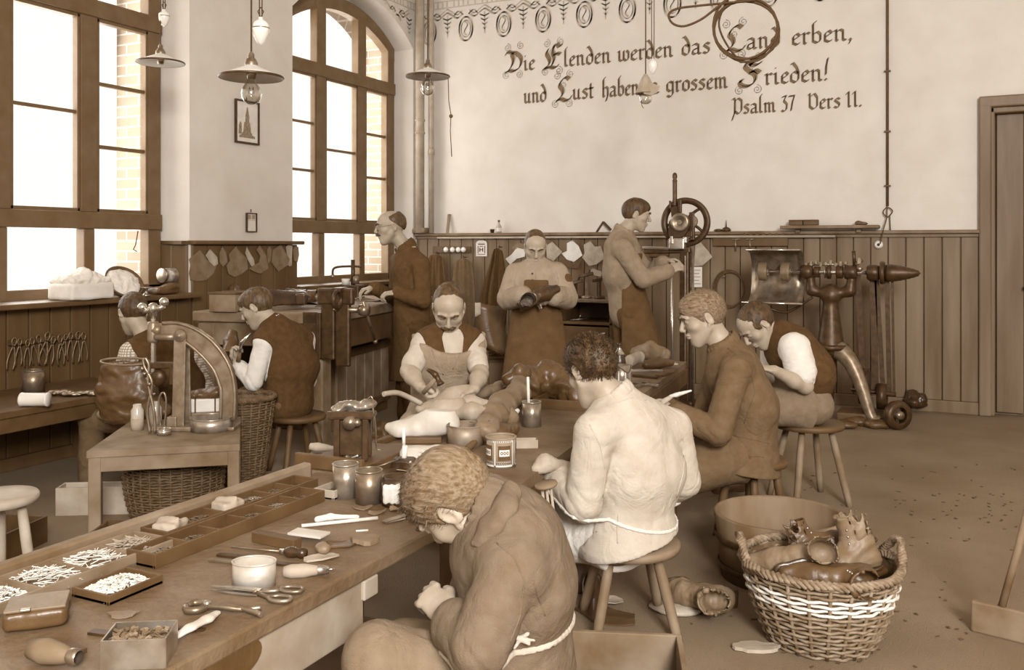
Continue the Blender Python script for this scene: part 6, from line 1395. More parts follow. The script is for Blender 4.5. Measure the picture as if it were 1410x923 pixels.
c = PH(1236, 592, 0); t = thing('belt_wheel', c, 'small dark wheel standing on the floor right of the finishing machine', 'wheel'); part(t, 'tyre', MB().lathe([(.06, -.03), (.1, -.035), (.11, 0), (.1, .035), (.06, .03), (.06, -.03)], c + UP * .11, axis=dirc(-.3, 1), n=32), IRON); part(t, 'hub', MB().lathe([(0, -.04), (.03, -.04), (.03, .04), (0, .04)], c + UP * .11, axis=dirc(-.3, 1), n=18), STEEL)  # loose belt wheel among the floor clutter
part(t, 'spoke', MB().beam(c + UP * .04, c + UP * .18, .02, .02), IRON)
c = PH(1252, 568, 0); g = SDF()
for i in range(7): g.ell(c + Vector((rnd(-.1, .1), rnd(-.06, .05), rnd(.03, .16))), (rnd(.04, .07), .05, rnd(.03, .06)))
solo('rag_heap', g.mesh(.009, wrinkle(.012, 24, 7)), LEATHB, 'dark heap of scrap against the wainscot behind the small wheel', 'scrap')
# --- vice bench things
vc = VB(.0, .02); t = thing('bench_vice', VB(.05, .0), 'iron leg vice clamped to the near corner of the standing bench', 'vice')
F2 = -E2
for off, lo in ((.0, -.3), (.105, -.34)):
    p = VB(-.02, -.05) + F2 * off; b = MB().beam(p + UP * lo, p + UP * .1, .1, .04, up=E1, bev=.012).beam(p + UP * .06, p + UP * .17, .15, .05, up=E1, bev=.014)
    if off: b.beam(p + UP * .16 - F2 * .05, p + UP * .16 + F2 * .01, .15, .03, bev=.006)
    part(t, 'jaw', b, IRON)
b = MB().tube([VB(-.1, -.1, HV + .1) + F2 * .05 + E1 * (.055 * math.cos(a)) + UP * (.055 * math.sin(a)) for a in (2 * PI * k / 20 for k in range(20))], .013, 8, closed=True); part(t, 'ring', b, IRON)
part(t, 'screw', MB().tube([VB(-.02, -.02, HV + .03), VB(-.02, -.3, HV + .03)], .02, 12), STEEL); part(t, 'screw_head', MB().lathe([(0, -.03), (.035, -.03), (.04, 0), (.035, .03), (0, .03)], VB(-.02, -.3, HV + .03), axis=E2, n=20), STEEL)
p = VB(-.02, -.31, HV + .03); part(t, 'lever', MB().tube([p + UP * .06 - E1 * .04, p - UP * .22 + E1 * .16], .009, 8), STEEL); part(t, 'lever_knob', MB().ball(p - UP * .22 + E1 * .16, .016), STEEL); part(t, 'mount_plate', MB().box(VB(.0, .01, HV - .14), (.1, .03, .3), rot=RV, bev=.004).box(VB(-.01, .06, HV - .14), (.02, .16, .3), rot=RV, bev=.004), IRON)
t = thing('hand_drill', PX(484, 380, -4.62), 'small black hand drill with curved spout arm before the second window', 'tool'); p = PX(486, 388, -4.6); p.z = HV  # a hand drill standing on the bench, not a lamp
part(t, 'base', MB().box(p + UP * .06, (.16, .14, .12), rz=.2, bev=.01), IRON); part(t, 'post', MB().tube([p + UP * .1, p + UP * .33], .018, 10), IRON); part(t, 'arm', MB().tube(catmull([tuple(p + UP * .27 + RIGHT * .07), tuple(p + UP * .275), tuple(p + UP * .27 - RIGHT * .12), tuple(p + UP * .25 - RIGHT * .165), tuple(p + UP * .2 - RIGHT * .17)], 5), .0095, 8), IRON); part(t, 'nozzle', MB().ball(p + UP * .19 - RIGHT * .17, .02), STEEL); part(t, 'chuck', MB().lathe([(0, 0), (.03, 0), (.02, .06), (0, .07)], p + UP * .13 + RIGHT * .03 - FWD * .03, n=14), STEEL); part(t, 'cup', MB().lathe([(0, 0), (.03, 0), (.035, .05), (0, .05)], p + UP * .12 - RIGHT * .06, n=16), PAPER)
def vb_item(a, b_, z=0): return VB(a, b_, HV + z)
boot('boot', 'black boot lying on its side on the standing bench behind the boy in white sleeves', vb_item(.28, .42, .075), rot(88, 0, 205), 1.15, LEATHB, .16)
boot('boot', 'second dark boot lying beyond the first on the standing bench', vb_item(.55, .5, .075), rot(88, 0, 170), 1.05, LEATHD, .15)
p = vb_item(.1, .72); t = thing('wooden_box', p, 'grey wooden box at the left end of the standing bench', 'box'); part(t, 'body', MB().box(p + UP * .06, (.3, .2, .12), rot=RV, bev=.006), WOOD); part(t, 'lid', MB().box(p + UP * .126, (.31, .21, .014), rot=RV, bev=.003), WOODD)
def leaf(b, c, rx, ry, a, n=14, th=.003, warp=.01, seed=0, shape=None):
    """a slightly curled offcut of leather"""
    rs = random.Random(seed); pr = [1 + rs.uniform(-.22, .22) for _ in range(n)]; ca, sa = math.cos(a), math.sin(a); top = []
    c = Vector(c)
    for rr in (.5, 1):
        for i in range(n):
            t_ = 2 * PI * i / n; x, y = rx * rr * pr[i] * math.cos(t_), ry * rr * pr[i] * math.sin(t_); top.append(c + Vector((x * ca - y * sa, x * sa + y * ca, th + warp * rr * rr * (1 + math.sin(2 * t_ + seed)) * .5)))
    cc = c + UP * th; o = len(top)
    vs = [cc] + top + [c] + [p - UP * th for p in top]; k = 2 * n + 1
    fs = [(0, 1 + i, 1 + (i + 1) % n) for i in range(n)] + [(1 + i, 1 + n + i, 1 + n + (i + 1) % n, 1 + (i + 1) % n) for i in range(n)]
    fs += [(k, k + 1 + (i + 1) % n, k + 1 + i) for i in range(n)] + [(k + 1 + i, k + 1 + (i + 1) % n, k + 1 + n + (i + 1) % n, k + 1 + n + i) for i in range(n)]
    fs += [(1 + n + i, k + 1 + n + i, k + 1 + n + (i + 1) % n, 1 + n + (i + 1) % n) for i in range(n)]
    return b.add(vs, fs, False)
for i, (a_, b_, rx, ry, m, lb) in enumerate([(.9, .45, .16, .1, PAPER, 'white paper sheet among the leather on the standing bench'), (.85, .75, .14, .1, LEATH, 'tan offcut near the window on the standing bench'), (1.2, .6, .15, .1, LEATHP, 'pale offcut before the small hand drill'), (1.35, .2, .17, .07, LEATH, 'brown leather strip held down by the foreman'), (.5, .2, .12, .06, LEATHD, 'dark strip right behind the vice'), (1.55, .5, .14, .1, PAPER, 'white slip of paper right of the small hand drill'), (.45, .78, .14, .1, LEATHP, 'curled pale offcut behind the black boot')]):
    b = MB(); leaf(b, vb_item(a_, b_, .001), rx, ry, .4 * i, warp=.03, seed=i); solo('leather_offcut', b, m, lb, 'leather', 'offcuts on the standing bench')
g = SDF()
for i in range(9): g.ell(vb_item(.75 + .08 * i, .62 + .05 * math.sin(i * 2.1), .03), (.07, .05, .03))
solo('leather_heap', g.mesh(.008, addf(wrinkle(.014, 22, 4), wrinkle(.006, 50, 4))), LEATH, 'heap of crumpled tan leather in the middle of the standing bench', 'leather')
g = SDF()
for i in range(5): g.ell(VB(.2 + .16 * i, .35, .07 + .02 * (i % 2)), (.12, .09, .07))
# leather sacks under and beside the bench
g = SDF(); c = PH(505, 632, 0)
for dx, dy, z, r_ in ((0, 0, .07, .14), (.18, .05, .06, .13), (-.15, .06, .05, .1), (.07, .15, .1, .12), (.3, .1, .05, .1)): g.ell(c + RIGHT * dx + FWD * dy + UP * z, (r_, r_ * .8, z * 1.1))
g.plane((0, 0, .0), (0, 0, -1)); solo('sack_heap', g.mesh(.012, addf(wrinkle(.02, 14, 3), wrinkle(.008, 40, 9))), LEATHD, 'dark heap of old leather on the floor under the standing bench', 'leather')
# leather apron pieces hanging at the bench front left of the white-sleeved boy
hung('leather_sheet', 'stiff dark leather sheets hanging on the wainscot before the boy with white sleeves', 'leather', [PX(322, 398, XL + .12), PX(322, 430, XL + .12), PX(318, 470, XL + .13)], [.04, .07, .06], LEATHD, 12, 1.4, .014)
p = PX(290, 440, XL + .05); solo('sole_template', slab(MB(), [PX(x, y, XL + .05) for x, y in ((283, 438), (288, 437), (294, 441), (297, 450), (296, 462), (292, 470), (286, 466), (282, 452))], (1, 0, 0), .012), LEATHP, 'pale sole template standing on the wainscot above the press arm', 'template')
# --- cluttered dark cabinet behind the standing boy
c0 = PY(812, 400, 7.7); t = thing('tool_cabinet', Vector((c0.x, 7.85, 0)), 'dark low cabinet with open shelf against the back wall right of the standing boy', 'cabinet')
xa, xb = PY(770, 400, 7.7).x, PY(846, 400, 7.7).x; zt = PY(800, 414, 7.7).z
part(t, 'top', MB().box(((xa + xb) / 2, 7.9, zt), (xb - xa, .5, .03), bev=.005), STEEL); part(t, 'shelf', MB().box(((xa + xb) / 2, 7.9, zt - .2), (xb - xa, .5, .025), bev=.004), WOODD); part(t, 'back', MB().box(((xa + xb) / 2, 8.14, zt / 2), (xb - xa, .02, zt), bev=.004), WOODD)
for x in (xa + .015, xb - .015): part(t, 'side', MB().box((x, 7.9, zt / 2), (.03, .5, zt - .03), bev=.004), WOODD)
part(t, 'drawer_front', MB().box(((xa + xb) / 2, 7.66, zt - .38), (xb - xa - .07, .02, .3), bev=.005), WOODD)
for i, (px, h_, lb, m) in enumerate(((793, .13, 'leftmost dark machine part on the tool cabinet', IRON), (808, .2, 'bright-legged small stitching tool on the tool cabinet', STEEL), (826, .16, 'rightmost dark fitting on the tool cabinet', IRON))):
    p = PY(px, 400, 7.8); p.z = zt + .015; t = thing('machine_fitting', p, lb, 'tool'); part(t, 'stem', MB().lathe([(0, 0), (.05, 0), (.045, .02), (.015, .03), (.013, h_), (0, h_)], p, n=16), m); part(t, 'head', MB().beam(p + UP * h_ - RIGHT * .07, p + UP * (h_ + .03) + RIGHT * .06, .03, .03, bev=.006).tube([p + UP * h_, p + UP * (h_ + .06) + RIGHT * .03], .01, 8), IRON)
p = PY(785, 430, 7.75); p.z = zt - .185; t = thing('awl', p, 'bright awl lying on the shelf of the tool cabinet', 'tool'); part(t, 'rod', MB().tube([p, p + RIGHT * .16 + UP * .015], .006, 8), BRIGHT); part(t, 'hook', MB().tube([p + RIGHT * .08 + UP * .01, p + RIGHT * .1 + UP * .06], .005, 8), BRIGHT)
# low cupboard and leather bag behind the master
c = PZ(680, 520, 6.85); t = thing('low_cupboard', Vector((c.x, c.y, 0)), 'dark low cupboard behind the master carrying a small basket', 'cupboard'); zc = PZ(682, 488, 6.7).z - .001
part(t, 'body', MB().box((c.x, c.y, zc / 2 - .01), (.5, .45, zc - .02), rz=TH, bev=.01), WOODD); part(t, 'top', MB().box((c.x, c.y, zc - .012), (.54, .48, .022), rz=TH, bev=.004), WOODD); part(t, 'door', MB().box(Vector((c.x, c.y, zc / 2)) - FWD * .235, (.44, .02, zc - .1), rz=TH, bev=.004), PANELD)
t = thing('leather_sheet', PZ(672, 440, 6.3), 'stiff dark leather sheet with a pale folded edge standing behind the master', 'leather'); g = SDF(); P_ = [PZ(x, y, 6.2) for x, y in ((662, 418), (692, 440), (700, 478))]
b = MB(); b.grid(lambda u, v: PZ(655 + 38 * u + 14 * v * v, 417 + 62 * v + 6 * u + 10 * u * v, 6.25 + .1 * u - .05 * math.sin(3 * u)), 8, 8); part(t, 'sheet', b, LEATHD, solid=.006); b = MB(); b.grid(lambda u, v: PZ(654 + 8 * u, 417 + 20 * v * (1 - .2 * u), 6.23), 3, 4); part(t, 'pale_edge', b, LEATHP, solid=.008); p = PZ(672, 478, 6.3); part(t, 'prop', MB().tube([PZ(668, 430, 6.32), Vector((p.x, p.y, .0))], .02, 8), WOODD)
# ------------------------------------------------------------------ on the cobblers' benches
def B(px, py, dz=0.0): v = PH(px, py, HB); v.z += dz; return v
WX = Vector((1, 0, 0)); WY = Vector((0, 1, 0))
# partitioned trays of pegs and nails along the lip
def heap(b, c, lx, ly, n, kind, seed, h=.02, ang=None):
    rs = random.Random(seed); c = Vector(c)
    for i in range(n):
        x, y = rs.uniform(-.5, .5), rs.uniform(-.5, .5); z = .004 + h * max(0, 1 - (2 * x) ** 2 * .8) * max(0, 1 - (2 * y) ** 2 * .8) * rs.uniform(.5, 1)
        p = c + Vector((x * lx, y * ly, z)); a = rs.uniform(0, PI) if ang is None else ang + rs.uniform(-.25, .25); l = {'peg': .011, 'nail': .014, 'stick': .035}[kind] * rs.uniform(.8, 1.2)
        d = Vector((math.cos(a), math.sin(a), rs.uniform(-.25, .25))) * l / 2
        r = {'peg': .0022, 'nail': .0011, 'stick': .0016}[kind]; b.tube([p - d, p + d], [r, r * .6], 4, caps=False, smooth=False)
    return b
PEG = mat('birch_pegs', .82, .6, var=.06, scale=60, bump=0)
def tray(name, label, y0, y1, x0, x1, div, h, m, fills):
    """an open tray on the bench, divided along Y"""
    c = Vector(((x0 + x1) / 2, (y0 + y1) / 2, HB + .001)); t = thing(name, c, label, 'tray'); th = .007
    part(t, 'bottom', MB().box(c + UP * .003, (x1 - x0, y1 - y0, .006)), m)
    b = MB()
    for x in (x0 + th / 2, x1 - th / 2): b.box((x, c.y, HB + h / 2), (th, y1 - y0, h), bev=.0015)
    for y in (y0 + th / 2, y1 - th / 2): b.box((c.x, y, HB + h / 2), (x1 - x0 - 2 * th, th, h), bev=.0015)
    part(t, 'side', b, m)
    if len(div) > 0:
        for y in div: part(t, 'divider', MB().box((c.x, y, HB + h * .46), (x1 - x0 - 2 * th, .006, h * .9), bev=.001), m)
    ys = [y0 + th] + list(div) + [y1 - th]
    for i, (a, e) in enumerate(zip(ys, ys[1:])):
        if i < len(fills) and fills[i]:
            kind, n, mm, lb, hh = fills[i]; b = heap(MB(), (c.x, (a + e) / 2, HB + .006), x1 - x0 - .024, e - a - .016, n, kind, i + 11, hh)
            solo('nails' if kind != 'peg' else 'wooden_pegs', b, mm, lb, 'nails' if kind != 'peg' else 'pegs', kind='stuff')
    return t
def bxy(px, py): v = B(px, py); return v.x, v.y
tray('peg_tray', 'shallow dark tray full of white wooden pegs, in front of the partitioned trays', 1.41, 1.56, -1.80, -1.68, [], .022, WOODD, [('peg', 520, PEG, 'heap of white wooden pegs filling the shallow dark tray', .02)])
tray('pegs_tray', 'pale-edged tray of pegs and bundles along the lip at its near end', 1.26, 1.75, -1.995, -1.835, [1.37, 1.5, 1.63], .03, WOOD, [('peg', 260, PEG, 'pale pegs in the nearest compartment along the lip', .018), ('stick', 130, PEG, 'pale sticks in the second compartment along the lip', .03), ('stick', 110, PEG, 'sheaf of thin sticks in the third compartment along the lip', .03), ('stick', 150, CARD, 'grey sheaf in the fourth compartment along the lip', .03)])
tray('nail_tray', 'partitioned dark tray of nails along the lip at its far end', 1.77, 2.40, -1.99, -1.89, [1.88, 1.99, 2.1, 2.2, 2.3], .032, WOODD, [None, ('nail', 90, STEEL, 'grey nails in the second cell beside the lip', .012), None, ('nail', 120, BRIGHT, 'bright nails in the fourth cell beside the lip', .014), ('nail', 80, STEEL, 'dull nails in the fifth cell beside the lip', .01), None])
tray('nail_tray', 'partitioned dark tray of nails in the second row from the lip', 1.62, 2.28, -1.87, -1.77, [1.74, 1.85, 1.96, 2.07, 2.18], .036, WOODD, [('nail', 110, BRIGHT, 'bright nails in the nearest cell of the second row', .016), ('nail', 70, STEEL, 'dull nails in the next cell of the second row', .012), None, ('nail', 90, STEEL, 'dark tacks in the middle of the second row', .012), ('nail', 130, BRIGHT, 'bright tacks in the fifth cell of the second row', .014), ('nail', 90, STEEL, 'grey tacks in the last cell of the second row', .012)])
tray('nail_tray', 'small square carton of nails at the far end of the second row', 2.30, 2.39, -1.83, -1.75, [], .03, CARD, [('nail', 90, STEEL, 'nails in the small square carton', .014)])
for i, (x, y, a, lb) in enumerate(((-1.94, 1.825, .3, 'folded paper bag in a cell of the lip tray'), (-1.94, 2.045, -.2, 'second folded paper bag farther up the lip tray'))):
    p = Vector((x, y, HB + .007)); g = SDF(); g.box(p + UP * .02, (.07, .075, .03), np.array(Matrix.Rotation(a, 3, 'Z')), .008); g.cap(p + Vector((-.03, 0, .03)), p + Vector((.03, 0, .045)), .008, .004, .02); solo('paper_bag', g.mesh(.004, wrinkle(.003, 60, i)), CARD, lb, 'bag')
# tins, cans and pots
c = B(350, 806); opentin('oval_tin', 'oval pale open tin in the middle of the near bench', c, .05, .057, mat('pale_tin', .72, .4, .3, var=.08, scale=14, bump=.1), sx=1.0, sy=.72, xdir=RIGHT)
c = B(476, 684); opentin('tin_mug', 'battered tin mug beside the second mug and the wire ring', c, .04, .105, TIN)
c = B(508, 692); opentin('tin_mug', 'darker tin mug right next to the battered one', c, .041, .1, STEEL)
c = B(526, 672); t = thing('wire_ring_tin', c, 'low open tin with thin wire ring behind the two mugs', 'tin'); part(t, 'body', MB().lathe([(0, 0), (.048, 0), (.048, .07), (.046, .07), (.046, .004), (0, .004)], c, n=32), IRON)
part(t, 'wire', MB().tube([c + Vector((.052 * math.cos(a), .052 * math.sin(a), .075 + .02 * math.cos(a))) for a in (2 * PI * k / 24 for k in range(24))], .0022, 6, closed=True).tube(catmull([tuple(c + RIGHT * .04 + UP * .06), tuple(c + RIGHT * .09 + UP * .05), tuple(c + RIGHT * .12 + UP * .01)], 5), .0022, 6), STEEL)
c = B(548, 694); t = thing('glue_pot', c, 'black pot with crumpled white bulge behind the nearest boy', 'pot'); part(t, 'body', MB().lathe([(0, 0), (.05, 0), (.055, .02), (.052, .07), (.045, .085), (.04, .085), (.045, .02), (0, .01)], c, n=28), LEATHB)
g = SDF()
for k in range(4): g.cap(c - FWD * .05 + RIGHT * (-.03 + .018 * k) + UP * .02, c - FWD * .056 + RIGHT * (-.03 + .018 * k) + UP * .065, .009, .01, .006)
part(t, 'drips', g.mesh(.004, wrinkle(.002, 90, 1)), PAPER, label='white glue drips'); part(t, 'stick', MB().tube([c + UP * .03 + RIGHT * .02, c + UP * .12 + RIGHT * .09], .005, 7), WOODL)
c = B(556, 668); t = thing('bottle', c, 'dark square bottle with brush stuck in it behind the black pot', 'bottle'); part(t, 'body', MB().box(c + UP * .045, (.075, .06, .09), rz=.3, bev=.01), LEATHB); part(t, 'brush', MB().tube([c + UP * .08, c + UP * .13 + RIGHT * .004], .009, 8).tube([c + UP * .13, c + UP * .19], .006, 8), PAPER)
c = B(641, 612); opentin('paste_pot', 'dented round paste pot with stained rim beside the white last', c, .072, .08, mat('stained_tin', .48, .5, .3, var=.16, scale=10, bump=.2)); b = MB(); leaf(b, c + RIGHT * .06 + UP * .083, .04, .015, .6, seed=3); solo('spatula', b, STEEL, 'thin blade lying across the rim of the paste pot', 'tool')
# labelled tin
c = B(690, 642); t = opentin('labelled_tin', 'open tin with printed pale and dark label on the bench edge', c, .052, .107, mat('label_brown', .5, .5, var=.03, scale=10, bump=0), rimr=.003)
t['label'] = 'open tin with printed pale and dark label near the bench edge'
b = MB(); pb_ = MB(); dk = MB(); a0 = math.atan2(-FWD.y, -FWD.x)
def onc(bb, a1, a2, z1, z2, r=.0525, n=8):
    for i in range(n):
        p, q = a1 + (a2 - a1) * i / n, a1 + (a2 - a1) * (i + 1) / n; bb.add([c + Vector((r * math.cos(x), r * math.sin(x), z)) for x, z in ((p, z1), (q, z1), (q, z2), (p, z2))], [(0, 1, 2, 3)], True)
for s_ in (-1.35, .0, 1.6):
    o = a0 + .25 + s_
    for k in (-1, 1): onc(b, o + k * .62, o + k * .7, .012, .1)
    onc(b, o - .6, o + .6, .008, .013); onc(b, o - .6, o + .6, .093, .1); onc(dk, o - .45, o + .45, .03, .082); onc(b, o - .36, o + .36, .045, .068, .053); 
    for k in range(9): onc(dk, o - .55 + k * .125, o - .49 + k * .125, .094, .099, .0531, 1); onc(dk, o - .55 + k * .125, o - .49 + k * .125, .0165, .023, .0531, 1); onc(b, o - .54 + k * .125, o - .48 + k * .125, .0145, .025, .0529, 1)
    for k in (-.2, 0, .2):
        for j in range(10): x = 2 * PI * j / 10; y = 2 * PI * (j + 1) / 10; dk.add([c + Vector((.0535 * math.cos(o + k + rr * math.cos(w_)), .0535 * math.sin(o + k + rr * math.cos(w_)), .0565 + rr * .06 * math.sin(w_) * 1.1)) for rr, w_ in ((.09, x), (.09, y), (.045, y), (.045, x))], [(0, 1, 2, 3)])
part(t, 'label_print', b, PAPER); part(t, 'label_ink', dk, CORD)
c = B(725, 616); crate('small_carton', 'small open brown carton right behind the labelled tin', c, (.085, .05, .032), .55, CARD, .003, 'box')
c = B(732, 587); t = opentin('tall_can', 'tall grey can with a pale stick standing in it', c, .042, .108, TIN); 
part(t, 'stick', MB().tube([c + UP * .01 + RIGHT * -.01, c + UP * .215 + RIGHT * -.016], .0065, 8), PAPER)
# machine on its tray (left of the bench, behind the lip)
c = B(470, 640); t = thing('tool_board', c, 'low dark wooden board tray under the gas heater', 'tray'); p0, p1 = B(425, 655), B(560, 610)
part(t, 'plate', MB().box((-2.0, 2.78, HB + .014), (.26, .36, .022), rz=.05, bev=.004), WOODD); part(t, 'edge', MB().box((-2.0, 2.6, HB + .027), (.28, .022, .05), rz=.05, bev=.004), WOODD)
c = B(486, 641, .025); t = thing('gas_heater', c, 'black iron heater box with a tray of bright tools on top', 'heater'); RH = Matrix.Rotation(TH, 3, 'Z')
b = MB()
for sx_ in (-1, 1):
    for sy_ in (-1, 1): b.box(c + RH @ Vector((sx_ * .05, sy_ * .04, .075)), (.022, .022, .15), rot=RH, bev=.004)
part(t, 'frame', b, IRON); part(t, 'box', MB().box(c + UP * .08, (.09, .07, .13), rot=RH, bev=.006), IRON); part(t, 'top_tray', MB().box(c + UP * .155, (.16, .11, .016), rot=RH, bev=.006).box(c + UP * .168 + RH @ Vector((0, -.055, 0)), (.16, .01, .02), rot=RH), IRON)
part(t, 'burner_knob', MB().lathe([(0, -.012), (.022, -.01), (.024, .01), (0, .014)], c + UP * .14 - FWD * .06, axis=-FWD, n=16).ball(c + UP * .14 + RIGHT * .025 - FWD * .06, .015), STEEL)
part(t, 'drip_spout', MB().tube(catmull([tuple(c + UP * .02 - FWD * .05 - RIGHT * .015), tuple(c + UP * .012 - FWD * .06), tuple(c + UP * .025 - FWD * .06 + RIGHT * .03)], 4), .006, 7), BRIGHT)
part(t, 'wire_cage', MB().tube(catmull([tuple(c + RIGHT * .065 + UP * .2), tuple(c + RIGHT * .08 + UP * .13), tuple(c + RIGHT * .085 + UP * .04), tuple(c + RIGHT * .1 + UP * .03)], 5), .003, 6).tube(catmull([tuple(c + RIGHT * .05 + UP * .21), tuple(c + RIGHT * .07 + UP * .215), tuple(c + RIGHT * .075 + UP * .1)], 5), .003, 6), STEEL)
g = SDF()
for i in range(6): g.ell(c + RH @ Vector((-.05 + .022 * i, .01 * (i % 2), .175 + .01 * (i % 3))), (.026, .03, .014))
solo('metal_bits', g.mesh(.004, wrinkle(.005, 80, 2)), TIN, 'bright metal bits heaped on top of the heater', 'scraps')
p = PH(455, 618, .56); t = thing('mallet_handle', Vector((-2.3, 2.95, 0)), 'turned wooden handle on a dark block left of the heater', 'tool'); q = PZ(430, 616, 3.75)
part(t, 'handle', MB().lathe([(0, -.075), (.014, -.07), (.019, -.04), (.014, 0), (.01, .02), (.016, .045), (.015, .07), (0, .075)], PZ(450, 617, 3.75), axis=dirc(1, -.1, -.06), n=16), WOODL); q = PZ(450, 617, 3.75); t.location = Vector((q.x, q.y, 0)); t.children[0].location = (0, 0, 0); t.children[0].data.transform(Matrix.Translation((-2.3 - q.x, 2.95 - q.y, 0)))
part(t, 'block', MB().box((q.x, q.y, (q.z - .018) / 2), (.14, .1, q.z - .02), rz=TH, bev=.006), WOODD)
# lasts: shaped like feet
def last(name, label, pts, rs, m, seed=0, wide=None, k=.03, vox=.005, cat='last', group=None, fold=.002, cut=None):
    g = SDF(); g.chain([Vector(p) for p in pts], rs, k, wide)
    if cut: g.plane(*cut)
    return solo(name, g.mesh(vox, wrinkle(fold, 22, seed)), m, label, cat, group)
LASTW = mat('bare_last', .74, .55, var=.06, scale=9, bump=.1); LASTT = mat('tan_last', .58, .5, var=.06, scale=9, bump=.15)
def PB(px, py, h, base=None):
    """point at height h over the bench whose foot stands at picture row base"""
    Z = FPX * (CAMH - HB - h) / (py - HY); return PZ(px, py, Z)
def lastform(name, label, loc, R, s_, m, seed=0, cat='last', vox=.0045):
    g = SDF(); Y = (0, 1, 0)
    g.chain([(-.1, 0, .034), (-.03, 0, .03), (.04, .004, .03), (.1, .004, .03), (.15, -.002, .042)], [.032, .027, .03, .034, .02], .03, (Y, 1.12))
    g.chain([(-.085, 0, .06), (-.03, 0, .075), (.03, 0, .055)], [.03, .031, .03], .04); g.cap((-.08, 0, .06), (-.085, 0, .12), .03, .027, .03, ((1, 0, 0), 1.35)); g.plane((0, 0, .108), (-.1, 0, 1), .002); g.plane((0, 0, .002), (.06, 0, -1), .004)
    V, F = g.mesh(vox / s_, wrinkle(.0015, 22, seed)); V = (V * s_) @ np.array(R).T + np.array(loc); return solo(name, (V, F), m, label, cat)
aL = 180 + math.degrees(TH)
lastform('shoe_last', 'pale wooden last with upturned toe, foremost of the heap', PB(588, 601, .015), rot(0, 4, aL - 6), 1.02, LASTW, 1)
lastform('shoe_last', 'tan leather-covered last lying behind the pale foremost one', PB(606, 586, .03), rot(12, 10, aL + 14), .98, LASTT, 2)
lastform('shoe_last', 'white last with heel knob lying before the heap of lasts', PB(592, 626, .008), rot(80, 0, aL + 176), .8, LASTW, 3)
lastform('shoe_last', 'grey last with stitched instep lying towards the master', PB(622, 566, .03), rot(20, 8, aL + 30), 1.0, LASTT, 4)
last('leather_upper', 'pale leather upper with eyelet on top of the heap of lasts', [PB(630, 560, .1), PB(648, 556, .11), PB(668, 558, .1)], [.022, .032, .026], LEATHP, 5, cat='leather', fold=.004)
last('leather_upper', 'long grey leather flap on the heap of lasts', [PB(628, 571, .085), PB(650, 567, .1), PB(672, 570, .085)], [.02, .036, .03], LASTT, 6, cat='leather', fold=.005)
last('leather_boot', 'brown leather boot leg lying slanted right of the lasts', [PB(668, 592, .06), PB(680, 572, .075), PB(692, 556, .09), PB(714, 541, .1), PB(716, 526, .12)], [.036, .042, .045, .04, .034], LEATH, 7, wide=(RIGHT - UP * .3, 1.3), cat='boot', fold=.004)
last('leather_boot', 'long tan boot leg reaching from the hand of the master', [PB(640, 545, .045), PB(662, 541, .05), PB(690, 534, .055), PB(708, 530, .05)], [.03, .026, .026, .022], LEATH, 8, wide=(RIGHT - UP * .3, 1.3), cat='boot', fold=.004)
last('folded_leather', 'folded brown leather between the boot legs', [PB(648, 590, .03), PB(664, 583, .04), PB(700, 573, .05)], [.04, .045, .04], LEATH, 9, cat='leather', fold=.008)
last('leather_scrap', 'crumpled white leather scrap beside the tall can', [PB(690, 578, .03), PB(704, 572, .045), PB(712, 566, .06)], [.014, .016, .012], PAPER, 10, cat='leather', fold=.005)
last('leather_scrap', 'tangle of dark leather cuttings right of the paste pot', [PB(672, 606, .02), PB(690, 598, .028), PB(706, 590, .025)], [.03, .034, .026], LEATHD, 11, cat='leather', fold=.01)
c = B(583, 608); t = thing('wooden_block', c, 'square wooden block under the pale lasts', 'block'); part(t, 'body', MB().box(c + UP * .012, (.15, .1, .024), rz=.5, bev=.004), WOODD)
solo('sole_disc', leaf(MB(), B(540, 634, .002), .062, .045, .7, 18, .004, .006, 3), LEATHD, 'dark round leather piece on the bench between heater and lasts', 'leather')
last('leather_heap', 'dark heap of boot uppers on the bench before the boy with apron', [PB(706, 536, .06), PB(728, 528, .09), PB(752, 522, .1), PB(778, 530, .08), PB(790, 545, .05)], [.05, .075, .085, .08, .05], LEATHD, 12, cat='leather', fold=.016, vox=.007)
last('leather_heap', 'peaked dark upper on top of the heap behind the tall can', [PB(700, 524, .12), PB(716, 515, .15), PB(735, 513, .14)], [.035, .045, .03], LEATHD, 13, cat='leather', fold=.012)
# long-handled brush in front of the paste pot
p0, p1 = B(642, 624, .012), B(712, 575, .05); solo('glue_brush', MB().tube([p0, mid(p0, p1, .5) + UP * .006, p1], [.014, .009, .006], 9), WOODD, 'long dark brush handle slanting past the paste pot', 'brush')
# things at the near end
def blade(b, a, c, w, th=.003): return b.beam(a, c, w, th, bev=.0008)
t = thing('shears', B(345, 826), 'large steel shears lying open on the near bench', 'scissors'); piv = B(352, 820, .006); tip = B(290, 814, .005)
d_ = (piv - tip).normalized(); n_ = Vector((-d_.y, d_.x, 0))
for k in (-1, 1):
    b = MB(); b.prism([(0, 0), (.0, .002), (.55 * (piv - tip).length, .014), ((piv - tip).length + .01, .012), ((piv - tip).length + .01, -.004)], tip + UP * .003 * (k > 0), d_, n_ * k, .0035); part(t, 'blade', b, BRIGHT)
    e = piv + d_ * .075 + n_ * .028 * k; r0 = [e + d_ * (.026 * math.cos(a)) + n_ * (.016 * math.sin(a)) + UP * .003 for a in (2 * PI * i / 20 for i in range(20))]
    part(t, 'handle', MB().tube([piv, mid(piv, e, .5) + n_ * .004 * k, e - d_ * .024], [.006, .005, .005], 8).tube(r0, .0048, 8, closed=True), STEEL)
part(t, 'pivot', MB().lathe([(0, 0), (.007, 0), (.006, .006), (0, .007)], piv, n=14), STEEL)
t = thing('pincers', B(315, 845), 'steel pincers with round jaws lying before the shears', 'pincers'); j = B(285, 842, .01)
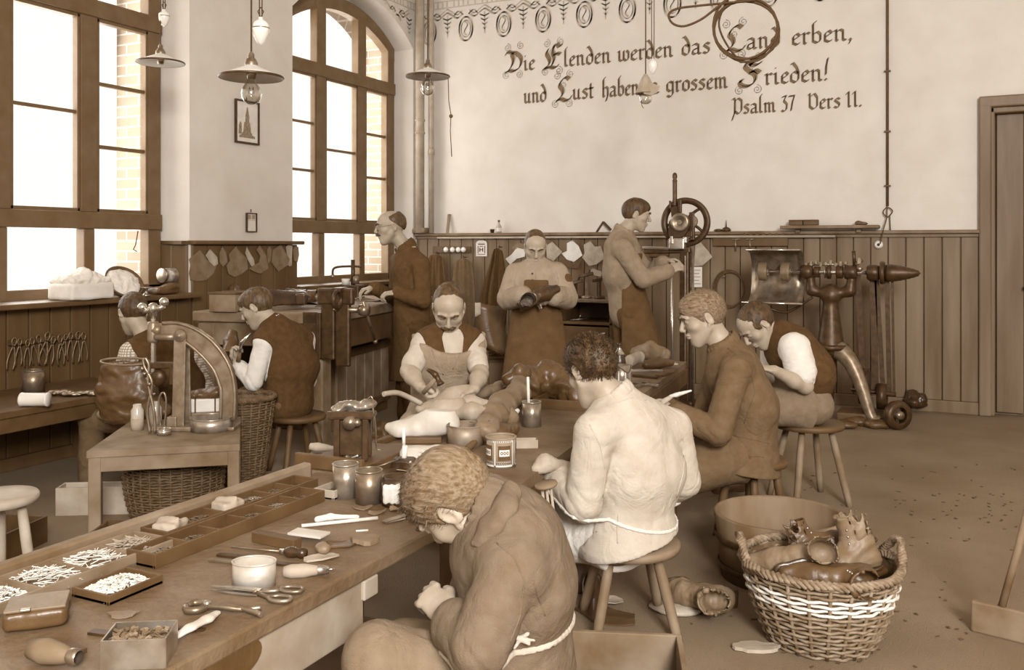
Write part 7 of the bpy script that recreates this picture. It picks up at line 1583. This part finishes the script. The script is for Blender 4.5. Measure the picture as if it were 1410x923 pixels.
for k in (-1, 1):
    e1 = B(360, 843 + 5 * k + 4, .008) ; part(t, 'arm', MB().tube(catmull([tuple(j), tuple(mid(j, e1, .35) + Vector((.0, .012 * k, .004))), tuple(mid(j, e1, .7) + Vector((0, .012 * k, 0))), tuple(e1)], 5), .0062, 8), STEEL)
    jj = j - RIGHT * .012; part(t, 'jaw', MB().tube(catmull([tuple(j), tuple(j - RIGHT * .014 + FWD * .02 * k), tuple(j - RIGHT * .036 + FWD * .02 * k), tuple(j - RIGHT * .044 + FWD * .003 * k)], 5), .008, 8), STEEL)
part(t, 'rivet', MB().lathe([(0, 0), (.009, 0), (.008, .012), (0, .014)], j, n=14), BRIGHT)
p = [B(236, 888, .01), B(262, 874, .014), B(285, 861, .012), B(298, 851, .01)]; last('bone_folder', 'pale curved bone folder beside the tin of chips', p, [.008, .012, .0125, .01], LASTW, 3, (UP, .5), .01, .003, 'tool', fold=.0006)
c = B(193, 908); t = thing('square_tin', c, 'square open tin full of leather chips at the lower edge', 'tin'); RT = Matrix.Rotation(TH + .1, 3, 'Z'); sx_, sy_, hh = .115, .085, .055
for s_ in (-1, 1): part(t, 'side', MB().box(c + RT @ Vector((0, s_ * sy_ / 2, 0)) + UP * hh / 2, (sx_, .003, hh), rot=RT), TIN); part(t, 'end', MB().box(c + RT @ Vector((s_ * sx_ / 2, 0, 0)) + UP * hh / 2, (.003, sy_, hh), rot=RT), TIN)
part(t, 'bottom', MB().box(c + UP * .002, (sx_, sy_, .004), rot=RT), TIN)
b = MB(); rs = random.Random(5)
for i in range(90): leaf(b, c + RT @ Vector((rs.uniform(-.045, .045), rs.uniform(-.032, .032), .03 + rs.uniform(0, .018))), rs.uniform(.006, .012), rs.uniform(.004, .008), rs.uniform(0, 3), 6, .002, .006, i)
solo('leather_chips', b, LEATH, 'small leather chips filling the square tin', 'chips', kind='stuff')
c = B(52, 858); t = thing('leather_case', c, 'dark worn leather case at the left end of the near bench', 'case'); g = SDF(); RC = np.array(Matrix.Rotation(TH + .35, 3, 'Z')); g.box(c + UP * .022, (.12, .1, .04), RC, .012); part(t, 'body', g.mesh(.004, wrinkle(.002, 30, 2)), LEATHD); part(t, 'flap', MB().box(c + UP * .044, (.115, .09, .006), rot=Matrix.Rotation(TH + .35, 3, 'Z'), bev=.002), LEATH); part(t, 'clasp', MB().box(c + UP * .046 - FWD * .048, (.02, .012, .006), rz=TH + .35, bev=.002), STEEL)
c = B(75, 917); t = thing('hand_brush', c, 'short wooden-handled brush in the lower left corner', 'brush'); part(t, 'handle', MB().lathe([(0, -.06), (.018, -.055), (.024, -.02), (.018, .02), (.012, .04), (0, .05)], c + UP * .024, axis=dirc(1, -.35), n=18), WOOD); part(t, 'ferrule', MB().lathe([(.013, .036), (.015, .04), (.015, .055), (.012, .058)], c + UP * .024, axis=dirc(1, -.35), n=18), STEEL)
g = MB(); blade(g, B(125, 872, .003), B(172, 878, .003), .022, .006); solo('flat_file', g, IRON, 'short dark file lying behind the tin of chips', 'file')
g = MB(); blade(g, B(90, 893, .004), B(110, 903, .004), .03, .012); solo('wooden_wedge', g, WOODD, 'small dark wedge between the brush and the tin of chips', 'wedge')
solo('sole_piece', leaf(MB(), B(170, 848, .001), .03, .022, .4, 12, .0025, .003, 8), LEATH, 'round brown leather disc on the bare part of the near bench', 'leather')
solo('peg', MB().tube([B(143, 833, .003), B(151, 832, .003)], .0025, 6), PEG, 'single white peg lying alone on the near bench', 'peg')
g = MB(); blade(g, B(222, 866, .003), B(282, 869, .003), .012, .004); solo('thin_rasp', g, IRON, 'thin dark rasp beneath the bone folder', 'rasp')
# knives, awls and bones in the middle
t = thing('wood_awl', B(430, 797), 'awl with fat pale wooden handle near the bench edge', 'awl'); a_, e_ = B(389, 797, .016), B(462, 791, .012); d_ = (e_ - a_)
part(t, 'handle', MB().lathe([(0, 0), (.012, .002), (.0165, .02), (.0165, .05), (.012, .075), (.01, .085), (0, .085)], a_, axis=d_, n=18), WOODL); part(t, 'ferrule', MB().lathe([(.0105, .08), (.0115, .084), (.009, .108), (0, .108)], a_, axis=d_, n=16), BRIGHT); part(t, 'point', MB().tube([a_ + d_.normalized() * .105, e_], [.004, .001], 7), BRIGHT)
t = thing('turned_awl', B(395, 768), 'awl with dark turned handle pointing left', 'awl'); a_, e_ = B(422, 770, .014), B(318, 758, .008); d_ = e_ - a_
part(t, 'handle', MB().lathe([(0, 0), (.011, .002), (.014, .015), (.010, .024), (.014, .034), (.0145, .05), (.008, .062), (0, .064)], a_, axis=d_, n=18), LEATHB); part(t, 'ferrule', MB().lathe([(.008, .06), (.007, .075), (0, .075)], a_, axis=d_, n=14), BRIGHT); part(t, 'point', MB().tube([a_ + d_.normalized() * .072, e_], [.0035, .0015], 7), STEEL)
g = MB(); blade(g, B(403, 742, .02), B(448, 748, .02), .05, .006); solo('whetstone', g, LASTW, 'pale flat whetstone slab lying tilted in the middle of the near bench', 'stone')
g = MB(); blade(g, B(352, 745, .014), B(410, 757, .014), .03, .026); solo('wooden_block', g, WOODD, 'dark wooden block beneath the pale whetstone', 'block')
solo('sole_piece', leaf(MB(), B(446, 770, .001), .045, .022, .9, 14, .005, .004, 4), LEATHP, 'pale shoe sole carrying a lump of wax', 'sole')
g = SDF(); g.ell(B(444, 766, .02), (.022, .018, .014)); solo('wax_lump', g.mesh(.004, wrinkle(.003, 60, 3)), LEATH, 'brown lump of wax on the pale sole', 'wax')
solo('sole_piece', leaf(MB(), B(502, 748, .001), .035, .03, .3, 14, .012, .004, 6), LEATH, 'thick half-round leather sole at the bench edge', 'sole')
solo('sole_piece', leaf(MB(), B(470, 752, .001), .04, .026, .5, 14, .004, .004, 9), LEATHD, 'dark leather scrap between the whetstone and the half-round sole', 'sole')
g = MB(); g.tube([B(415, 727, .005), B(520, 716, .005)], .0052, 8); solo('bone_stick', g, PEG, 'long thin white bone stick lying in front of the mugs', 'stick')
p = [B(437, 720, .009), B(455, 717, .01), B(492, 716, .008)]; last('bone_knife', 'carved white bone knife lying behind the long stick', p, [.008, .009, .006], PEG, 2, None, .008, .003, 'knife', fold=.001)
g = MB(); g.tube([B(490, 733, .003), B(507, 732, .003)], .003, 6); solo('peg', g, PEG, 'short white peg right of the whetstone', 'peg')
for i, (x0, y0, x1, y1, lb) in enumerate(((288, 773, 345, 778, 'flat steel rasp left of the oval tin'), (300, 766, 340, 770, 'dark narrow file behind the flat rasp'), (378, 778, 410, 781, 'short dark bar right of the oval tin'))):
    g = MB(); blade(g, B(x0, y0, .004), B(x1, y1, .004), .016, .006); solo('file', g, (STEEL, IRON, IRON)[i], lb, 'file')
t = thing('skiving_knife', B(555, 715), 'knife with dark handle by the face of the nearest boy', 'knife'); g = MB(); blade(g, B(528, 722, .006), B(562, 711, .006), .022, .003); part(t, 'blade', g, STEEL); part(t, 'handle', MB().tube([B(562, 711, .01), B(580, 705, .011)], [.01, .012], 9), LEATHB)
g = MB(); blade(g, B(530, 722, .003), B(575, 713, .003), .008, .004); solo('steel_strip', g, BRIGHT, 'thin bright steel strip beside the dark-handled knife', 'strip')
for i, (x, y, rx, a, lb) in enumerate(((498, 702, .028, .5, 'leather offcut beside the mugs'), (520, 708, .03, 1.0, 'angled leather offcut before the glue pot'), (545, 704, .025, .2, 'dark offcut under the glue pot'), (578, 708, .03, .7, 'offcut nearest to the hair of the nearest boy'))): solo('leather_offcut', leaf(MB(), B(x, y, .001), rx, .012, a, 9, .003, .01, i + 20), LEATH, lb, 'leather')
# leather oval on the side board and chips of wear
p = Vector((-1.338, 1.42, HB - .06)); b = MB(); n = 24; b.prism([(.085 * math.cos(2 * PI * i / n), .042 * math.sin(2 * PI * i / n)) for i in range(n)], p, (0, 1, 0), (0, 0, 1), .005); solo('sole_piece', b, LEATHD, 'dark oval leather sole hanging on the pale side board', 'sole')
# stool-side items
c = B(752, 600); 
t = thing('spool', PZ(745, 690, 2.95), 'wooden spool stand between the nearest boy and the youth in pale jacket', 'spool'); q = PZ(752, 668, 2.95); part(t, 'disc', MB().lathe([(0, -.004), (.036, -.004), (.038, 0), (.036, .006), (0, .006)], q, axis=(-.15, -.15, 1), n=28), WOOD)
for k in (-1, 0, 1): part(t, 'rod', MB().tube([q + RIGHT * .014 * k, q + RIGHT * .014 * k + Vector((.02, -.01, -.12))], .005, 8), WOODL)
b_ = q + Vector((.02, -.01, -.12)); part(t, 'lower_disc', MB().lathe([(0, -.006), (.036, -.006), (.038, 0), (.036, .006), (0, .006)], b_, axis=(-.15, -.15, 1), n=28), WOOD); part(t, 'post', MB().tube([b_, Vector((b_.x, b_.y, 0))], .012, 8), WOODD)
# tray with knives behind the youth's head and the far end of the bench
c = B(775, 560); t = thing('knife_tray', c, 'dark open tray holding knives behind the youth in the pale jacket', 'tray'); RK = Matrix.Rotation(.11, 3, 'Z'); part(t, 'bottom', MB().box(c + Vector((.05, .16, .006)), (.34, .5, .01), rot=RK), WOODD)
for v, s_ in (((-.12, .16), (.014, .5)), ((.22, .16), (.014, .5)), ((.05, -.085), (.34, .014)), ((.05, .405), (.34, .014))): part(t, 'rim', MB().box(c + RK @ Vector((*v, .024)), (*s_, .045), rot=RK, bev=.003), WOODD)
for i, (x0, y0, x1, y1, m, lb) in enumerate(((775, 556, 800, 543, WOODL, 'pale ruler lying in the knife tray'), (785, 550, 805, 556, STEEL, 'curved steel knife in the knife tray'), (765, 548, 780, 540, IRON, 'dark rasp at the left of the knife tray'))):
    g = MB(); blade(g, B(x0, y0, .018), B(x1, y1, .018), .016, .004); solo('knife', g, m, lb, 'tool')
for i, (x0, y0, x1, y1, m, lb) in enumerate(((868, 512, 912, 512, BRIGHT, 'bright bar among the tools at the far end of the bench'), (872, 519, 905, 522, IRON, 'dark bar before the bright one at the far end'), (890, 505, 932, 503, LEATHP, 'pale strip at the far end of the bench'), (862, 528, 905, 533, BRIGHT, 'bright chisel nearest to the youth at the far end'), (866, 538, 892, 529, STEEL, 'slanting file at the far end of the bench'), (905, 520, 925, 515, WOODD, 'dark awl handle at the far end of the bench'))):
    g = MB(); blade(g, B(x0, y0, .008), B(x1, y1, .008), .03, .012); solo('bench_tool', g, m, lb, 'tool')
last('leather_piece', 'round pale leather piece leaning at the far end of the bench', [PB(868, 497, .05), PB(880, 492, .06)], [.04, .04], LEATHP, 3, (FWD, .3), .02, .005, 'leather')
last('leather_piece', 'dark arched upper behind the round pale piece', [PB(876, 487, .08), PB(896, 483, .1), PB(915, 489, .08)], [.04, .06, .04], LEATH, 4, (FWD, .4), .02, .006, 'leather', fold=.006)
last('leather_piece', 'brown upper lying before the arched dark one', [PB(890, 503, .03), PB(908, 499, .04), PB(925, 500, .03)], [.03, .035, .02], LEATHD, 5, None, .02, .006, 'leather', fold=.005)
c = B(853, 507); t = thing('spirit_bottle', c, 'dark spirit bottle with shiny neck at the far end of the bench', 'bottle'); part(t, 'body', MB().lathe([(0, 0), (.045, 0), (.048, .01), (.048, .06), (.015, .12), (.012, .15), (.014, .16), (0, .16)], c, n=24), LEATHB); part(t, 'neck', MB().lathe([(.034, .09), (.016, .118), (.013, .135)], c + UP * .0, n=24), BRIGHT)
c = B(856, 532); t = thing('wire_can', c, 'can wrapped in wire with a white label beside the spirit bottle', 'can'); part(t, 'body', MB().lathe([(0, 0), (.05, 0), (.05, .12), (.046, .12), (.046, .01), (0, .01)], c, n=24), TIN); part(t, 'paper_label', MB().lathe([(.051, .02), (.051, .09)], c, n=8, smooth=True), PAPER); part(t, 'wire', MB().tube([c + Vector((.054 * math.cos(a), .054 * math.sin(a), .1 + .018 * math.sin(3 * a))) for a in (2 * PI * k / 40 for k in range(40))], .003, 6, closed=True), STEEL)
c = PY(774, 500, 6.02); c = Vector((-2.08, 5.5, HB)); t = thing('oil_lamp', c, 'little burner with bright bent spout at the far left of the bench', 'burner'); part(t, 'body', MB().lathe([(0, 0), (.04, 0), (.045, .03), (.02, .06), (.018, .1), (0, .1)], c, n=20), IRON); part(t, 'spout', MB().tube([c + UP * .1, c + UP * .2 + RIGHT * .01], .011, 8).tube([c + UP * .18, c + UP * .21 - RIGHT * .07, c + UP * .23 + RIGHT * .02], .006, 8), BRIGHT)
# knife, hammer, shoe and awl in people's hands
t = thing('paring_knife', PZ(930, 548, 4.1), 'white-bladed paring knife held by the fair-haired young man', 'knife'); p = [PZ(914, 553, 4.14), PZ(925, 546, 4.12), PZ(952, 538, 4.08)]; part(t, 'blade', MB().tube([p[1] - RIGHT * .01, p[1] + RIGHT * .02 + UP * .006, p[2]], [.006, .011, .004], 8), PEG); part(t, 'handle', MB().tube([p[0] - UP * .02 - RIGHT * .01, p[0], p[1]], [.012, .013, .009], 9), WOODL)
t = thing('cobbler_hammer', PZ(600, 520, 4.2), 'cobbler hammer raised in the right hand of the master', 'hammer'); h0, h1 = PZ(583, 541, 4.24), PZ(602, 520, 4.2); part(t, 'handle', MB().tube([h0, h1], .011, 9), WOOD); part(t, 'head', MB().tube(catmull([tuple(PZ(588, 509, 4.22)), tuple(PZ(597, 514, 4.2)), tuple(h1), tuple(PZ(607, 530, 4.19))], 4), [.006, .008, .01, .012, .013, .015, .016, .014, .013, .012, .013, .017, .019], 10), IRON)
t = thing('last_stand', PH(608, 552, HB), 'iron last stand with shiny block in front of the master', 'anvil'); p = PH(608, 552, HB); part(t, 'block', MB().box(p + UP * .03, (.13, .07, .05), rz=TH, bev=.01), IRON); part(t, 'stud', MB().lathe([(0, 0), (.02, 0), (.012, .015), (.025, .03), (0, .036)], p + UP * .055, n=16), BRIGHT)
solo('leather_strap', MB().tube(catmull([tuple(PZ(528, 543, 4.0)), tuple(PZ(545, 541, 4.05)), tuple(PZ(560, 546, 4.1)), tuple(PZ(580, 556, 4.15))], 5), .012, 8), LEATHP, 'pale curved knife handle sticking out left of the master', 'knife')
boot('shoe', 'dark shoe held and brushed by the standing boy', PZ(738, 412, 5.66), rot(70, -22, 26 + 18), .98, LEATHB, .1)
t = thing('paring_knife', PZ(334, 478, 5.42), 'knife with bright blade raised by the boy in white sleeves', 'knife'); part(t, 'blade', MB().tube([PZ(330, 484, 5.45), PZ(333, 472, 5.43), PZ(345, 459, 5.42)], [.006, .013, .003], 8), BRIGHT); part(t, 'handle', MB().tube([PZ(328, 498, 5.46), PZ(330, 486, 5.45)], [.014, .012], 9), WOODD)
p = PZ(312, 478, 5.5); boot('shoe', 'small dark shoe before the chest of the boy in white sleeves', PZ(318, 487, 5.6), rot(0, -60, 120), .9, LEATHD, .1)
# left window bench
def LBn(px, py): return PH(px, py, .5)
opentin('round_can', 'tall round can on the left bench behind the white tin', LBn(46, 540), .06, .13, STEEL)
c = LBn(48, 560); t = thing('white_tin', c, 'shiny white tin lying near the edge of the left bench', 'tin'); part(t, 'body', MB().lathe([(0, -.075), (.036, -.075), (.039, -.07), (.036, -.065), (.036, .065), (.039, .07), (.036, .075), (0, .075)], c + UP * .038, axis=RIGHT, n=28), ENAM)
g = SDF(); c = LBn(85, 545)
for i in range(7): g.ell(c + RIGHT * (-.05 + .05 * i) + FWD * .03 * math.sin(i * 2) + UP * .015, (.05, .04, .014))
solo('tool_heap', g.mesh(.006, addf(wrinkle(.009, 26, 6), wrinkle(.005, 70, 2))), STEEL, 'flat heap of tools and cloth on the left bench', 'tools')
# ------------------------------------------------------------------ boots and things on the floor and in the basket
def inb(px, py, h): return PH(px, py, h)
bc = BC + UP * .2
boot('boot', 'brown boot lying at the left of the basket, toe to the left', BC + Vector((-.07, -.03, .27)), rot(-62, 8, 196), 1.1, LEATH, .17, fold=.006, seed=1)
boot('boot', 'tall brown boot with bright eyelets standing at the right of the basket', BC + Vector((.09, .03, .215)), rot(8, 16, 214), 1.12, LEATH, .18, fold=.006, seed=2)
boot('boot', 'dark boot standing at the back of the basket, tilted to the right', BC + Vector((.03, .12, .235)), rot(-14, -24, 30), 1.05, LEATHD, .17, fold=.005, seed=3)
boot('boot', 'flat dark boot lying across the front of the basket', BC + Vector((.05, -.1, .265)), rot(-82, 0, 200), 1.1, LEATHD, .14, fold=.006, seed=4)
boot('boot', 'boot with pale sole turned up at the back left of the basket', BC + Vector((-.1, .14, .27)), rot(150, 20, 100), .85, LEATHD, .11, fold=.004, seed=5)
boot('boot', 'deep-lying dark boot at the bottom of the basket', BC + Vector((-.02, .0, .12)), rot(90, 0, 80), .72, LEATHD, .14, seed=6)
c = PH(962, 838, 0); boot('boot', 'worn ankle boot lying on the floor behind the stool leg', c + Vector((.02, .0, .06)), rot(-78, 0, 178), 1.05, LEATH, .16, fold=.007, seed=7)
c = PH(925, 842, 0); g = SDF(); g.ell(c + UP * .012, (.09, .06, .014)); g.ell(c + Vector((.05, .03, .012)), (.06, .05, .012)); g.plane((0, 0, .001), (0, 0, -1)); solo('leather_patch', g.mesh(.005, wrinkle(.004, 26, 5)), LEATHP, 'flat pale leather patch on the floor before the worn boot', 'leather')
b = MB(); c = PH(1040, 895, 0); leaf(b, c + UP * .002, .075, .035, .5, 18, .012, .004, 2); solo('sole_piece', b, LEATHP, 'loose pale shoe sole lying on the floor beside the basket', 'sole')
c = PH(816, 838, 0); t = thing('bottle', c, 'dark glass bottle standing under the round stool', 'bottle'); part(t, 'body', MB().lathe([(0, 0), (.035, 0), (.038, .01), (.038, .1), (.03, .125), (.014, .14), (.013, .17), (.016, .175), (0, .175)], c, n=24), mat('dark_glass', .18, .08, var=.02, scale=5, bump=0, spec=.7)); part(t, 'cork', MB().lathe([(0, .175), (.011, .175), (.011, .19), (0, .19)], c, n=12), WOODL)
c = PH(835, 850, 0); b = MB(); leaf(b, c + UP * .002, .14, .08, -.3, 12, .004, .008, 7); solo('leather_sheet', b, LEATHD, 'flat dark leather sheet on the floor under the round stool', 'leather')
c = PH(833, 832, 0) ; b = MB(); leaf(b, c + UP * .008, .07, .04, .4, 12, .003, .01, 17); solo('paper_scrap', b, CARD, 'pale paper scrap lying behind the bottle on the floor', 'paper')
b = MB(); rs = random.Random(3); c = Vector((-.885, 2.5, .016))
for i in range(26): leaf(b, c + Vector((rs.uniform(-.13, .13), rs.uniform(-.1, .1), .01 + rs.uniform(0, .05))), rs.uniform(.03, .06), rs.uniform(.015, .03), rs.uniform(0, 3), 8, .003, .03, i)
solo('leather_scraps', b, LEATHD, 'dark leather scraps heaped inside the rough wooden crate', 'leather', kind='stuff')
b = MB(); rs = random.Random(9)
for i in range(130):
    px, py = rs.choice([(rs.uniform(1090, 1400), rs.uniform(640, 760)), (rs.uniform(1230, 1400), rs.uniform(680, 720)), (rs.uniform(950, 1350), rs.uniform(800, 920))]); leaf(b, PH(px, py, 0) + UP * .001, rs.uniform(.004, .014), rs.uniform(.003, .007), rs.uniform(0, 3), 6, .0015, .003, i)
solo('floor_litter', b, LEATHD, 'tiny dark leather crumbs strewn over the floor on the right', 'litter', kind='stuff')
g = SDF(); c = PH(1165, 590, 0)
for i in range(5): g.ell(c + RIGHT * (-.25 + .12 * i) + FWD * (.12 * (i % 2)) + UP * .03, (.09, .07, .035))
g.plane((0, 0, .001), (0, 0, -1)); solo('rag_heap', g.mesh(.009, wrinkle(.01, 20, 3)), LEATHD, 'flat heap of rags on the floor under the finishing machine', 'rags')

last('leather_upper', 'pale brown shoe upper in the hands of the youth in the pale jacket', [PZ(740, 646, 3.22), PZ(752, 637, 3.24), PZ(768, 640, 3.26)], [.016, .026, .024], LEATHP, 21, (RIGHT, 1.1), .03, .005, 'leather', fold=.006)
